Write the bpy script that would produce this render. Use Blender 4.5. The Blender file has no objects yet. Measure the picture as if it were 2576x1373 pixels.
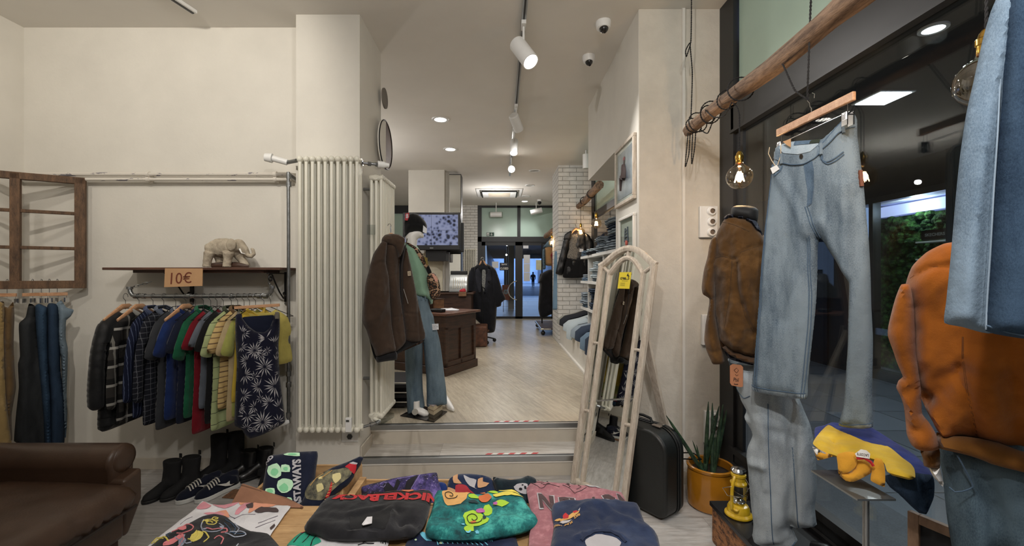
import bpy, bmesh, math, random
import numpy as np
from mathutils import Vector, Matrix, Euler, noise
from mathutils.geometry import delaunay_2d_cdt
PI = math.pi
random.seed(7)
SC = bpy.context.scene
COL = SC.collection

# ------------------------------------------------------------------ camera, world, exposure
F, CX, CY, CH = 1080.0, 1260.0, 692.0, 1.5        # focal length and vanishing point in pixels of a 2576 x 1373 frame; eye height in m
CAM = Vector((0, 0, CH))
cd = bpy.data.cameras.new('camera'); cam = bpy.data.objects.new('camera', cd); COL.objects.link(cam)
cam.location = CAM; cam.rotation_euler = (PI / 2, 0, 0)
cd.sensor_width = 36; cd.sensor_fit = 'HORIZONTAL'; cd.lens = F / 2576 * 36
cd.shift_x = (1288 - CX) / 2576; cd.shift_y = (CY - 686.5) / 2576
cd.clip_start = 0.05; cd.clip_end = 200
SC.camera = cam
SC.view_settings.view_transform = 'Standard'; SC.view_settings.look = 'None'
SC.view_settings.gamma = 1.0; SC.view_settings.use_curve_mapping = False
SC.view_settings.exposure = 0.08
w = bpy.data.worlds.new('dusk'); SC.world = w; w.use_nodes = True
w.node_tree.nodes['Background'].inputs[0].default_value = (0.32, 0.45, 0.80, 1)
w.node_tree.nodes['Background'].inputs[1].default_value = 0.8

H = 3.42          # ceiling
ZF = 0.30         # raised floor of the back room
YB, YC, YP = 3.33, 3.164, 3.72     # left back wall, column front, column rear
XW = 1.58         # shop window plane
YD = 11.9         # far doors

def light(name, kind, loc, power, color=(1, .93, .82), target=None, size=.05, cone=110, blend=.6):
    ld = bpy.data.lights.new(name, kind); o = bpy.data.objects.new(name, ld); COL.objects.link(o)
    o.location = loc; ld.energy = power; ld.color = color
    if kind in ('SPOT', 'POINT'): ld.shadow_soft_size = size
    if kind == 'SPOT':
        ld.spot_size = math.radians(cone); ld.spot_blend = blend
    if kind == 'AREA': ld.size = size
    if target is not None:
        o.rotation_euler = (Vector(target) - Vector(loc)).to_track_quat('-Z', 'Y').to_euler()
    return o
WARM = (1.0, .93, .83); NEU = (1.0, .96, .92)
# track spots of the front room (their rail runs behind the camera) and of the back room
light('track_spot_light', 'SPOT', (-1.7, 1.0, 3.25), 100, WARM, (-2.75, 3.3, 2.6), .05, 88, .5)
light('track_spot_light', 'SPOT', (-0.2, 1.2, 3.2), 16, NEU, (-1.3, 3.2, 1.5), .05, 120)
light('track_spot_light', 'SPOT', (0.35, -0.6, 3.2), 75, NEU, (0.2, 2.6, 0.6), .05, 120)
light('track_spot_light', 'SPOT', (-0.3, 0.1, 3.2), 70, NEU, (1.3, 2.4, 1.2), .05, 120)
light('track_spot_light', 'SPOT', (0.3, 0.3, 3.2), 55, (1, .95, .92), (1.4, 1.5, 0.5), .05, 110)
light('room_fill_light', 'POINT', (-1.2, 0.4, 2.6), 6, NEU, None, .05)  # added fill point for the left half, not a track spot
light('room_fill_light', 'POINT', (0.3, 0.4, 2.6), 22, NEU, None, .05)  # added fill point for the right half, hangs without a fixture
# street outside
SKYB = (.55, .68, 1.0)

# ------------------------------------------------------------------ materials
def C(r, g, b): return tuple(((x / 255) / 12.92 if x / 255 <= .04045 else ((x / 255 + .055) / 1.055) ** 2.4) for x in (r, g, b)) + (1,)
MATS = {}
class NT:
    def __init__(s, name):
        s.m = bpy.data.materials.new(name); s.m.use_nodes = True; s.t = s.m.node_tree; s.n = s.t.nodes
        s.b = s.n['Principled BSDF']; s.out = s.n['Material Output']
    def node(s, kind, **kw):
        n = s.n.new(kind)
        for k, v in kw.items():
            if k.startswith('i_'): n.inputs[k[2:].replace('_', ' ')].default_value = v
            else: setattr(n, k, v)
        return n
    def link(s, a, b): s.t.links.new(a, b)
    def coord(s, kind='Object', scale=(1, 1, 1), rot=(0, 0, 0)):
        tc = s.node('ShaderNodeTexCoord'); mp = s.node('ShaderNodeMapping')
        mp.inputs['Scale'].default_value = scale; mp.inputs['Rotation'].default_value = rot
        s.link(tc.outputs[kind], mp.inputs[0]); return mp.outputs[0]
    def noise(s, vec, scale=5, detail=4, rough=.6):
        n = s.node('ShaderNodeTexNoise'); n.inputs['Scale'].default_value = scale
        n.inputs['Detail'].default_value = detail; n.inputs['Roughness'].default_value = rough
        s.link(vec, n.inputs['Vector']); return n.outputs['Fac']
    def ramp(s, fac, stops, interp='LINEAR'):
        r = s.node('ShaderNodeValToRGB'); r.color_ramp.interpolation = interp
        e = r.color_ramp.elements
        while len(e) < len(stops): e.new(.5)
        for i, (p, c) in enumerate(stops): e[i].position = p; e[i].color = c
        s.link(fac, r.inputs[0]); return r.outputs[0]
    def mix(s, fac, a, b, blend='MIX'):
        m = s.node('ShaderNodeMix', data_type='RGBA', blend_type=blend)
        for sock, v in ((m.inputs[0], fac), (m.inputs[6], a), (m.inputs[7], b)):
            if hasattr(v, 'links') or isinstance(v, bpy.types.NodeSocket): s.link(v, sock)
            else: sock.default_value = v
        return m.outputs[2]
    def math(s, op, a, b=0.0, c=None):
        m = s.node('ShaderNodeMath', operation=op)
        for sock, v in zip(m.inputs, (a, b) if c is None else (a, b, c)):
            if isinstance(v, bpy.types.NodeSocket): s.link(v, sock)
            else: sock.default_value = v
        return m.outputs[0]
    def xyz(s, vec):
        n = s.node('ShaderNodeSeparateXYZ'); s.link(vec, n.inputs[0]); return n.outputs
    def bump(s, h, strength=.3, dist=.01):
        b = s.node('ShaderNodeBump'); b.inputs['Strength'].default_value = strength; b.inputs['Distance'].default_value = dist
        s.link(h, b.inputs['Height']); s.link(b.outputs[0], s.b.inputs['Normal'])
    def col(s, c):
        if isinstance(c, bpy.types.NodeSocket): s.link(c, s.b.inputs['Base Color'])
        else: s.b.inputs['Base Color'].default_value = c

def mat(name, c, rough=.6, metal=0.0, var=.08, scale=8, bump=0.0, bscale=60, spec=.5, coat=0, emit=None, es=0, coord='Object', c2=None):
    if name in MATS: return MATS[name]
    n = NT(name); v = n.coord(coord)
    f = n.noise(v, scale)
    d = tuple(x * (1 - var * 1.6) for x in c[:3]) + (1,); l = tuple(min(1, x * (1 + var)) for x in c[:3]) + (1,)
    if c2: l = c2; d = c
    n.col(n.ramp(f, [(.3, d), (.7, l)]))
    n.b.inputs['Roughness'].default_value = rough; n.b.inputs['Metallic'].default_value = metal
    n.b.inputs['Specular IOR Level'].default_value = spec
    if coat: n.b.inputs['Coat Weight'].default_value = coat; n.b.inputs['Coat Roughness'].default_value = .1
    if bump: n.bump(n.noise(v, bscale, 6), bump, .01)
    if emit: n.b.inputs['Emission Color'].default_value = emit; n.b.inputs['Emission Strength'].default_value = es
    MATS[name] = n.m; return n.m

def fabric(name, c, c2=None, scale=6, bump=.35, rough=.92, mott=.12, fine=900, fold=2.2):
    if name in MATS: return MATS[name]
    n = NT(name); v = n.coord('UV'); o = n.coord('Object')
    f = n.noise(o, scale, 5, .65)
    c2 = c2 or tuple(min(1, x * (1 + mott * 2)) for x in c[:3]) + (1,)
    a = n.ramp(f, [(.32, tuple(x * (1 - mott) for x in c[:3]) + (1,)), (.5, c), (.7, c2)])
    n.col(n.mix(.25, a, n.ramp(n.noise(o, fine, 2), [(.3, (.35, .35, .35, 1)), (.7, (1, 1, 1, 1))]), 'MULTIPLY'))
    n.b.inputs['Roughness'].default_value = rough; n.b.inputs['Specular IOR Level'].default_value = .2
    n.b.inputs['Sheen Weight'].default_value = .15
    h = n.math('ADD', n.noise(o, 38, 5), n.math('MULTIPLY', n.noise(o, 500, 2), .35))
    h = n.math('ADD', h, n.math('MULTIPLY', n.math('ABSOLUTE', n.math('SUBTRACT', n.noise(n.coord('UV', (1, .5, 1), (0, 0, .35)), 8, 2, .5), .5)), fold * 2.4))
    n.bump(h, bump, .006)
    MATS[name] = n.m; return n.m

def denim(name, base, light, spread=.5):
    if name in MATS: return MATS[name]
    n = NT(name); o = n.coord('Object'); u = n.coord('UV', (1, .22, 1)); u2 = n.coord('UV', (1, .35, 1))
    big = n.noise(u, 7, 4, .7); fine = n.noise(u2, 420, 3, .8)
    f = n.math('ADD', n.math('MULTIPLY', big, .75), n.math('MULTIPLY', fine, .45))
    n.col(n.ramp(f, [(.42, base), (.58 + spread * .15, light)]))
    n.b.inputs['Roughness'].default_value = .95; n.b.inputs['Specular IOR Level'].default_value = .15
    n.bump(n.math('ADD', n.math('ADD', n.noise(o, 30, 5), n.math('MULTIPLY', fine, .4)), n.math('MULTIPLY', n.math('ABSOLUTE', n.math('SUBTRACT', n.noise(n.coord('UV', (1, .4, 1)), 7, 2, .5), .5)), 5.0)), .4, .006)
    MATS[name] = n.m; return n.m

def stripes(name, c, lines, bump=.3):
    """lines: list of (axis 0/1, period m, width fraction, colour, factor) drawn in garment UV metres"""
    if name in MATS: return MATS[name]
    n = NT(name); uv = n.xyz(n.coord('UV')); o = n.coord('Object'); col = c
    cur = n.ramp(n.noise(o, 9, 4), [(.3, tuple(x * .85 for x in c[:3]) + (1,)), (.7, c)])
    for ax, per, wd, cc, fac in lines:
        fr = n.math('FRACT', n.math('ADD', n.math('DIVIDE', uv[ax], per), 10.0))
        m = n.math('MULTIPLY', n.math('LESS_THAN', fr, wd), fac)
        cur = n.mix(m, cur, cc)
    n.col(cur); n.b.inputs['Roughness'].default_value = .9; n.b.inputs['Specular IOR Level'].default_value = .2
    n.bump(n.noise(o, 40, 5), bump, .006)
    MATS[name] = n.m; return n.m

def wood(name, c, c2, scale=(1, 12, 12), rough=.55, bump=.2, sc=3, coat=0):
    if name in MATS: return MATS[name]
    n = NT(name); v = n.coord('Object', scale)
    f = n.noise(v, sc, 8, .65); g = n.noise(v, sc * 6, 3)
    n.col(n.ramp(n.math('ADD', n.math('MULTIPLY', f, .75), n.math('MULTIPLY', g, .25)), [(.36, c), (.62, c2)]))
    n.b.inputs['Roughness'].default_value = rough
    if coat: n.b.inputs['Coat Weight'].default_value = coat
    n.bump(n.math('ADD', f, g), bump, .004)
    MATS[name] = n.m; return n.m

def planks(name, a, b, pl=(1.2, .19), rot=0, rough=.35, zc=None):
    n = NT(name); v = n.coord('Object', (1, 1, 1), (0, 0, rot))
    br = n.node('ShaderNodeTexBrick'); n.link(v, br.inputs['Vector'])
    br.inputs['Scale'].default_value = 1; br.inputs['Brick Width'].default_value = pl[0]; br.inputs['Row Height'].default_value = pl[1]
    br.inputs['Mortar Size'].default_value = .0012; br.inputs['Mortar Smooth'].default_value = .3; br.offset = .37
    br.inputs['Color1'].default_value = (0, 0, 0, 1); br.inputs['Color2'].default_value = (1, 1, 1, 1); br.inputs['Mortar'].default_value = (.1, .1, .1, 1)
    gv = n.coord('Object', (1, 1, 1), (0, 0, rot)); mp = n.node('ShaderNodeMapping'); mp.inputs['Scale'].default_value = (1.2, 9, 1); n.link(gv, mp.inputs[0])
    off = n.node('ShaderNodeVectorMath', operation='ADD'); n.link(mp.outputs[0], off.inputs[0]); n.link(br.outputs['Color'], off.inputs[1])
    g = n.noise(off.outputs[0], 4, 8, .7)
    tone = n.ramp(g, [(.33, a), (.62, b)])
    tone = n.mix(.10, tone, br.outputs['Color'], 'OVERLAY')
    seam = n.mix(n.math('MULTIPLY', br.outputs['Fac'], .65), tone, tuple(x * .45 for x in a[:3]) + (1,))
    n.col(seam); n.b.inputs['Roughness'].default_value = rough
    n.bump(g, .06, .002)
    MATS[name] = n.m; return n.m

def brick(name):
    n = NT(name); v = n.coord('UV')
    br = n.node('ShaderNodeTexBrick'); n.link(v, br.inputs['Vector']); br.inputs['Scale'].default_value = 1
    br.inputs['Brick Width'].default_value = .24; br.inputs['Row Height'].default_value = .075; br.inputs['Mortar Size'].default_value = .006; br.inputs['Mortar Smooth'].default_value = .5
    wv = n.noise(v, 9, 5)
    n.col(n.mix(br.outputs['Fac'], n.ramp(wv, [(.3, C(205, 203, 198)), (.7, C(226, 224, 219))]), C(176, 173, 168)))
    n.b.inputs['Roughness'].default_value = .8
    h = n.math('ADD', n.math('MULTIPLY', br.outputs['Fac'], -1.0), n.math('MULTIPLY', wv, .5))
    n.bump(h, .9, .02); MATS[name] = n.m; return n.m

def glass(name, tint=(1, 1, 1, 1), refl=.9, rough=0.0, ior=1.45):
    if name in MATS: return MATS[name]
    n = NT(name); n.n.remove(n.b)
    tr = n.node('ShaderNodeBsdfTransparent'); tr.inputs[0].default_value = tint
    gl = n.node('ShaderNodeBsdfGlossy'); gl.inputs['Roughness'].default_value = rough; gl.inputs['Color'].default_value = (refl, refl, refl, 1)
    fr = n.node('ShaderNodeFresnel'); ge = n.node('ShaderNodeNewGeometry'); n.link(n.math('ADD', n.math('MULTIPLY', ge.outputs['Backfacing'], 1 / ior - ior), ior), fr.inputs[0])
    mx = n.node('ShaderNodeMixShader'); n.link(fr.outputs[0], mx.inputs[0]); n.link(tr.outputs[0], mx.inputs[1]); n.link(gl.outputs[0], mx.inputs[2])
    n.link(mx.outputs[0], n.out.inputs[0]); MATS[name] = n.m; return n.m

def emis(name, c, s):
    if name in MATS: return MATS[name]
    n = NT(name); n.b.inputs['Base Color'].default_value = c
    n.b.inputs['Emission Color'].default_value = c; n.b.inputs['Emission Strength'].default_value = s
    MATS[name] = n.m; return n.m

M_wall = mat('white_plaster', C(217, 213, 204), .9, var=.03, scale=3, bump=.08, bscale=45, spec=.2)
M_rough = mat('rough_plaster', C(205, 199, 188), .95, var=.06, scale=5, bump=.5, bscale=22, spec=.1)
M_ceil = mat('ceiling_paint', C(226, 222, 215), .95, var=.02, scale=2, spec=.1)
M_trim = mat('white_trim', C(222, 218, 210), .5, var=.03)
M_rad = mat('radiator_enamel', C(222, 219, 205), .28, var=.02, spec=.5)
M_floor = planks('pale_laminate', C(152, 148, 143), C(186, 183, 180), (1.25, .19), 0, .4)
M_floor2 = planks('beige_laminate', C(162, 151, 132), C(194, 184, 165), (1.25, .19), PI / 2 - .35, .34)
M_step = planks('step_laminate', C(166, 160, 152), C(204, 200, 194), (1.25, .5), 0, .35)
M_riser = mat('riser_laminate', C(196, 188, 174), .5, var=.05, scale=6)
M_alu = mat('brushed_aluminium', C(170, 172, 172), .35, .9, var=.05)
M_steel = mat('galvanised_pipe', C(140, 142, 143), .35, .9, var=.15, scale=30)
M_chrome = mat('chrome', C(215, 215, 215), .12, 1.0, var=.02)
M_brass = mat('brass', C(205, 165, 80), .2, 1.0, var=.05)
M_black = mat('black_metal', C(22, 22, 24), .45, .3, var=.1)
M_anth = mat('anthracite_frame', C(42, 43, 45), .45, .2, var=.05)
M_brick = brick('white_brick')
M_glass = glass('window_glass', (.93, .96, .95, 1), .9)
M_mirror = mat('mirror_silver', C(235, 238, 236), .015, 1.0, var=0)
M_white = mat('white_plastic', C(228, 228, 226), .4, var=.02)
M_blackp = mat('black_plastic', C(16, 16, 18), .4, var=.05)
M_green = mat('green_film', C(172, 196, 184), .25, var=.03, scale=2)
M_dwood = wood('dark_walnut', C(38, 24, 18), C(78, 52, 38), (2, 2, 14), .4)
M_frame = wood('weathered_brown_wood', C(62, 44, 30), C(112, 84, 60), (2, 14, 2), .7, .4, 5)
M_shelf = wood('dark_shelf_board', C(58, 38, 30), C(100, 68, 54), (1, 14, 14), .5)
M_log = wood('log_wood', C(70, 52, 40), C(146, 120, 98), (9, 1.3, 9), .8, .8, 5)
M_hang = wood('hanger_beech', C(176, 128, 92), C(208, 164, 128), (2, 8, 8), .45)
M_board = wood('pine_board', C(156, 120, 78), C(196, 160, 114), (1.5, 8, 8), .6)
M_distress = wood('distressed_cream_wood', C(172, 158, 142), C(212, 202, 188), (9, 9, 1.5), .75, .25, 6)
M_cardb = mat('cardboard', C(146, 104, 80), .85, var=.1, scale=10)
M_skin = mat('mannequin_white', C(232, 230, 226), .35, var=.01)

# ------------------------------------------------------------------ object helpers
LOC = {}
def tag(o, label=None, cat=None, group=None, kind=None):
    if label: o['label'] = label
    if cat: o['category'] = cat
    if group: o['group'] = group
    if kind: o['kind'] = kind
    return o
def thing(name, label, cat, loc, group=None):
    o = bpy.data.objects.new(name, None); COL.objects.link(o); o.location = loc; o.empty_display_size = .05
    LOC[o.name] = Vector(loc); return tag(o, label, cat, group, 'thing')
def link_mesh(name, verts, faces, mats, parent=None, uvs=None, midx=None, smooth=True, angle=35, bevel=0, recalc=True, segs=2):
    off = LOC.get(parent.name, Vector((0, 0, 0))) if parent else Vector((0, 0, 0))
    me = bpy.data.meshes.new(name)
    me.from_pydata([tuple(Vector(v) - off) for v in verts], [], faces)
    if uvs is not None:
        ul = me.uv_layers.new(name='UVMap')
        vi = np.empty(len(me.loops), dtype=np.int32); me.loops.foreach_get('vertex_index', vi)
        ul.data.foreach_set('uv', np.asarray(uvs, dtype=np.float32)[vi].ravel())
    if not isinstance(mats, (list, tuple)): mats = [mats]
    for m in mats: me.materials.append(m)
    if midx is not None: me.polygons.foreach_set('material_index', midx)
    if recalc:
        bm = bmesh.new(); bm.from_mesh(me); bmesh.ops.recalc_face_normals(bm, faces=bm.faces); bm.to_mesh(me); bm.free()
    if smooth:
        me.shade_smooth() if hasattr(me, 'shade_smooth') else None
        me.set_sharp_from_angle(angle=math.radians(angle))
    me.update()
    o = bpy.data.objects.new(name, me); COL.objects.link(o)
    if parent: o.parent = parent
    LOC[o.name] = off
    if bevel:
        b = o.modifiers.new('soft', 'BEVEL'); b.width = bevel; b.segments = segs; b.limit_method = 'ANGLE'; b.angle_limit = math.radians(40)
    return o

class MB:
    def __init__(s): s.v = []; s.f = []; s.mi = []; s.pc = []
    def add(s, vs, fs, mi=0):
        k = len(s.v); s.pc.append((k, len(s.f))); s.v += [Vector(v) for v in vs]; s.f += [tuple(i + k for i in f) for f in fs]; s.mi += [mi] * len(fs); return s
    def box(s, c, d, rot=None, mi=0):
        x, y, z = [k / 2 for k in d]
        R = rot if isinstance(rot, Matrix) else (Euler(rot).to_matrix() if rot else Matrix.Identity(3))
        vs = [Vector(c) + R @ Vector((a * x, b * y, e * z)) for a in (-1, 1) for b in (-1, 1) for e in (-1, 1)]
        return s.add(vs, [(0, 1, 3, 2), (4, 6, 7, 5), (0, 4, 5, 1), (2, 3, 7, 6), (0, 2, 6, 4), (1, 5, 7, 3)], mi)
    def bb(s, x0, x1, y0, y1, z0, z1, mi=0): return s.box(((x0 + x1) / 2, (y0 + y1) / 2, (z0 + z1) / 2), (abs(x1 - x0), abs(y1 - y0), abs(z1 - z0)), None, mi)
    def beam(s, a, b, wdt, hgt, up=(0, 0, 1), mi=0):
        a, b = Vector(a), Vector(b); d = (b - a); L = d.length; d.normalize()
        r = d.cross(Vector(up)).normalized(); u = r.cross(d)
        R = Matrix((r, d, u)).transposed()
        return s.box((a + b) / 2, (wdt, L, hgt), R, mi)
    def tube(s, pts, r, n=10, caps=True, mi=0, flat=None, closed=False):
        pts = [Vector(p) for p in pts]; m = len(pts)
        rs = r if isinstance(r, (list, tuple)) else [r] * m
        rings = []; ref = None
        for i, p in enumerate(pts):
            if closed: t = (pts[(i + 1) % m] - pts[i - 1])
            else: t = (pts[min(i + 1, m - 1)] - pts[max(i - 1, 0)])
            if t.length < 1e-9: t = Vector((0, 0, 1))
            t.normalize()
            if ref is None:
                ref = Vector((0, 0, 1)) if abs(t.z) < .9 else Vector((1, 0, 0))
            a = ref - t * ref.dot(t)
            if a.length < 1e-4: a = t.orthogonal()
            a.normalize(); b = t.cross(a); ref = a
            fa, fb = flat if flat else (1, 1)
            rings.append([p + (a * math.cos(2 * PI * k / n) * fa + b * math.sin(2 * PI * k / n) * fb) * rs[i] for k in range(n)])
        vs = [v for R_ in rings for v in R_]
        fs = [(i * n + k, i * n + (k + 1) % n, (i + 1) * n + (k + 1) % n, (i + 1) * n + k) for i in range(m - 1) for k in range(n)]
        if closed: fs += [((m - 1) * n + k, (m - 1) * n + (k + 1) % n, (k + 1) % n, k) for k in range(n)]
        elif caps: fs += [tuple(range(n))[::-1], tuple((m - 1) * n + k for k in range(n))]
        return s.add(vs, fs, mi)
    def cyl(s, a, b, r, r2=None, n=16, mi=0): return s.tube([a, b], [r, r if r2 is None else r2], n, True, mi)
    def lathe(s, prof, c=(0, 0, 0), n=28, axis=None, mi=0, ang=2 * PI):
        R = Matrix.Identity(3) if axis is None else Vector((0, 0, 1)).rotation_difference(Vector(axis)).to_matrix()
        full = abs(ang - 2 * PI) < 1e-6; cols = n if full else n + 1
        vs = [Vector(c) + R @ Vector((r * math.cos(ang * k / n), r * math.sin(ang * k / n), z)) for r, z in prof for k in range(cols)]
        fs = []
        for i in range(len(prof) - 1):
            for k in range(n if full else n):
                k2 = (k + 1) % cols
                fs.append((i * cols + k, i * cols + k2, (i + 1) * cols + k2, (i + 1) * cols + k))
        return s.add(vs, fs, mi)
    def ball(s, c, r, sc=(1, 1, 1), n=16, mi=0, axis=None):
        m = n // 2
        return s.lathe([(max(1e-5, r * math.sin(PI * i / m)) , -r * math.cos(PI * i / m) ) for i in range(m + 1)], c, n, axis, mi) if sc == (1, 1, 1) else s._ell(c, r, sc, n, mi)
    def _ell(s, c, r, sc, n, mi):
        m = n // 2; c = Vector(c)
        vs = [c + Vector((r * sc[0] * max(1e-4, math.sin(PI * i / m)) * math.cos(2 * PI * k / n), r * sc[1] * max(1e-4, math.sin(PI * i / m)) * math.sin(2 * PI * k / n), -r * sc[2] * math.cos(PI * i / m))) for i in range(m + 1) for k in range(n)]
        return s.add(vs, [(i * n + k, i * n + (k + 1) % n, (i + 1) * n + (k + 1) % n, (i + 1) * n + k) for i in range(m) for k in range(n)], mi)
    def prism(s, pts, ext, mi=0):
        pts = [Vector(p) for p in pts]; e = Vector(ext); n = len(pts)
        return s.add(pts + [p + e for p in pts], [tuple(range(n)), tuple(range(2 * n - 1, n - 1, -1))] + [(k, (k + 1) % n, n + (k + 1) % n, n + k) for k in range(n)], mi)
    def build(s, name, mats, parent=None, smooth=True, bevel=0, angle=35, uvs=None, segs=2):
        return link_mesh(name, s.v, s.f, mats, parent, uvs, s.mi, smooth, angle, bevel, True, segs)

def each(mb, name, mats, parent, **k):
    ends = mb.pc[1:] + [(len(mb.v), len(mb.f))]
    for (v0, f0), (v1, f1) in zip(mb.pc, ends): link_mesh(name, mb.v[v0:v1], [tuple(i - v0 for i in f) for f in mb.f[f0:f1]], mats, parent, None, None, k.get('smooth', True), 35, k.get('bevel', 0), True, k.get('segs', 2))
MB.each = each
def P(px, py, Y): return Vector(((px - CX) * Y / F, Y, CH - (py - CY) * Y / F))
def ray(px, py): return Vector(((px - CX) / F, 1.0, -(py - CY) / F))
def onz(px, py, z):
    Y = (CH - z) * F / (py - CY); return Vector(((px - CX) * Y / F, Y, z))
def onx(px, py, X):
    Y = X * F / (px - CX); return Vector((X, Y, CH - (py - CY) * Y / F))
def crop(pts, x0, y0, s): return [(x0 + a / s, y0 + b / s) for a, b in pts]

class Plane:
    def __init__(s, o, n, up=(0, 0, 1)):
        s.o = Vector(o); s.n = Vector(n).normalized(); s.u = Vector(up).cross(s.n).normalized(); s.v = s.n.cross(s.u)
    def px(s, x, y):
        d = ray(x, y); t = (s.o - CAM).dot(s.n) / d.dot(s.n); q = CAM + d * t - s.o
        return (q.dot(s.u), q.dot(s.v))
    def pt(s, u, v, h=0.0): return s.o + s.u * u + s.v * v + s.n * h
    def world(s, x, y, h=0): return s.pt(*s.px(x, y), h)
def facing(x, y, Y, turn=0.0, tilt=0.0):
    """plane through the point seen at (x, y) at depth Y, turned towards the eye"""
    o = P(x, y, Y); d = Vector((-o.x, -o.y, 0)).normalized()
    d = Matrix.Rotation(turn, 3, 'Z') @ d; d.z = tilt
    return Plane(o, d)

def catmull(pts, h, closed=True, smooth=True):
    pts = np.asarray(pts, float); out = []; m = len(pts)
    for i in range(m if closed else m - 1):
        p1, p2 = pts[i], pts[(i + 1) % m]
        p0 = pts[i - 1] if (closed or i > 0) else p1; p3 = pts[(i + 2) % m] if (closed or i < m - 2) else p2
        L = np.linalg.norm(p2 - p1); k = max(1, int(round(L / h)))
        for j in range(k):
            t = j / k
            if smooth and L > 0:
                # limited tension so that corners keep close to the traced points
                m1 = (p2 - p0) * .35 * min(1, L / (np.linalg.norm(p1 - p0) + 1e-9) * 1.2); m2 = (p3 - p1) * .35 * min(1, L / (np.linalg.norm(p3 - p2) + 1e-9) * 1.2)
                a = (2 * t**3 - 3 * t**2 + 1) * p1 + (t**3 - 2 * t**2 + t) * m1 + (-2 * t**3 + 3 * t**2) * p2 + (t**3 - t**2) * m2
            else: a = p1 + (p2 - p1) * t
            out.append(a)
    if not closed: out.append(pts[-1])
    return np.array(out)
def seg_dist(P_, poly, closed=True):
    """distance of points P_ (n,2) to a polyline"""
    A = poly; B = np.roll(poly, -1, 0)
    if not closed: A = poly[:-1]; B = poly[1:]
    best = np.full(len(P_), 1e9)
    for a, b in zip(A, B):
        ab = b - a; L = ab.dot(ab) + 1e-12
        t = np.clip(((P_ - a) @ ab) / L, 0, 1)
        d = np.hypot(*(P_ - a - t[:, None] * ab).T)
        best = np.minimum(best, d)
    return best
def inside(P_, poly):
    x, y = P_[:, 0], P_[:, 1]; r = np.zeros(len(P_), bool); m = len(poly)
    for i in range(m):
        x1, y1 = poly[i]; x2, y2 = poly[(i + 1) % m]
        c = ((y1 > y) != (y2 > y)); 
        with np.errstate(divide='ignore', invalid='ignore'):
            r ^= c & (x < (x2 - x1) * (y - y1) / (y2 - y1 + 1e-15) + x1)
    return r
class Surf:
    def __init__(s, plane, outline, T, R, creases, wr, h0=0.0):
        s.pl, s.out, s.T, s.R, s.wr, s.h0 = plane, outline, T, R, wr, h0; s.cr = creases
    def height(s, UV, T=None, R=None, sign=1):
        T = s.T if T is None else T; R = s.R if R is None else R
        d = seg_dist(UV, s.out) * inside(UV, s.out)
        t = np.clip(d / R, 0, 1); hgt = T * np.sqrt(np.clip(1 - (1 - t) ** 2, 0, 1))
        fade = np.clip(d / .02, 0, 1)
        for poly, amp, wid in s.cr:
            hgt = hgt + sign * amp * np.exp(-(seg_dist(UV, poly, False) / wid) ** 2) * fade
        amp, su, sv = s.wr
        if amp:
            sd = (hash(round(s.out[0][0] * 1000)) % 97)
            hgt = hgt + amp * fade * np.array([noise.fractal(Vector((u * su, v * sv, sd)), .8, 2.0, 4) for u, v in UV])
        return hgt + s.h0
    def at(s, UV, off=0.0):
        UV = np.asarray(UV, float); hh = s.height(UV)
        return [s.pl.pt(u, v, k + off) for (u, v), k in zip(UV, hh)]
    def atpx(s, pts, off=0.0): return s.at([s.pl.px(*p) for p in pts], off)

def tri(outline, h, jitter=0.0):
    n = len(outline); lo = outline.min(0); hi = outline.max(0)
    gx = np.arange(lo[0] + h / 2, hi[0], h); gy = np.arange(lo[1] + h / 2, hi[1], h * .87)
    g = np.array([(x + (h / 2 if j % 2 else 0), y) for j, y in enumerate(gy) for x in gx]) if len(gx) and len(gy) else np.zeros((0, 2))
    if len(g):
        g = g[inside(g, outline)]
    if len(g):
        g = g[seg_dist(g, outline) > h * .5]
    allp = [Vector(p) for p in outline] + [Vector(p) for p in g]
    v, e, f, *_ = delaunay_2d_cdt(allp, [(i, (i + 1) % n) for i in range(n)], [], 1, 1e-6)
    return np.array([tuple(p) for p in v]), [tuple(t) for t in f]

def inflate(name, outline, plane, mats, parent=None, T=.03, R=.05, Tb=None, Rb=None, h=.015, creases=(), wr=(0, 1, 1), uv=False, smooth=True, h0=0.0, back=True, angle=60):
    """closed cloth volume over a traced outline: rises to T over the distance R from its edge, Tb/Rb behind"""
    cv = (lambda p: p) if uv else (lambda p: plane.px(*p))
    o = catmull([cv(p) for p in outline], h, True, smooth)
    cr = [(catmull([cv(p) for p in poly], .02, False), a, max(wd, h * 1.05)) for poly, a, wd in creases]
    s = Surf(plane, o, T, R, cr, wr, h0)
    V, Fc = tri(o, h)
    hf = s.height(V); 
    edge = seg_dist(V, o) < 1e-6
    Tb = T if Tb is None else Tb; Rb = R if Rb is None else Rb
    d = seg_dist(V, o); t = np.clip(d / Rb, 0, 1); hb = h0 - Tb * np.sqrt(np.clip(1 - (1 - t) ** 2, 0, 1))
    vs = [plane.pt(u, v, k) for (u, v), k in zip(V, hf)]; fs = list(Fc); uvs = [tuple(p) for p in V]
    if back:
        mp = {}
        for i, (p, k) in enumerate(zip(V, hb)):
            if edge[i]: mp[i] = i
            else: mp[i] = len(vs); vs.append(plane.pt(p[0], p[1], k)); uvs.append(tuple(p))
        fs += [tuple(mp[i] for i in reversed(f)) for f in Fc]
    ob = link_mesh(name, vs, fs, mats, parent, uvs, None, True, angle, 0, True)
    return ob, s

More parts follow.
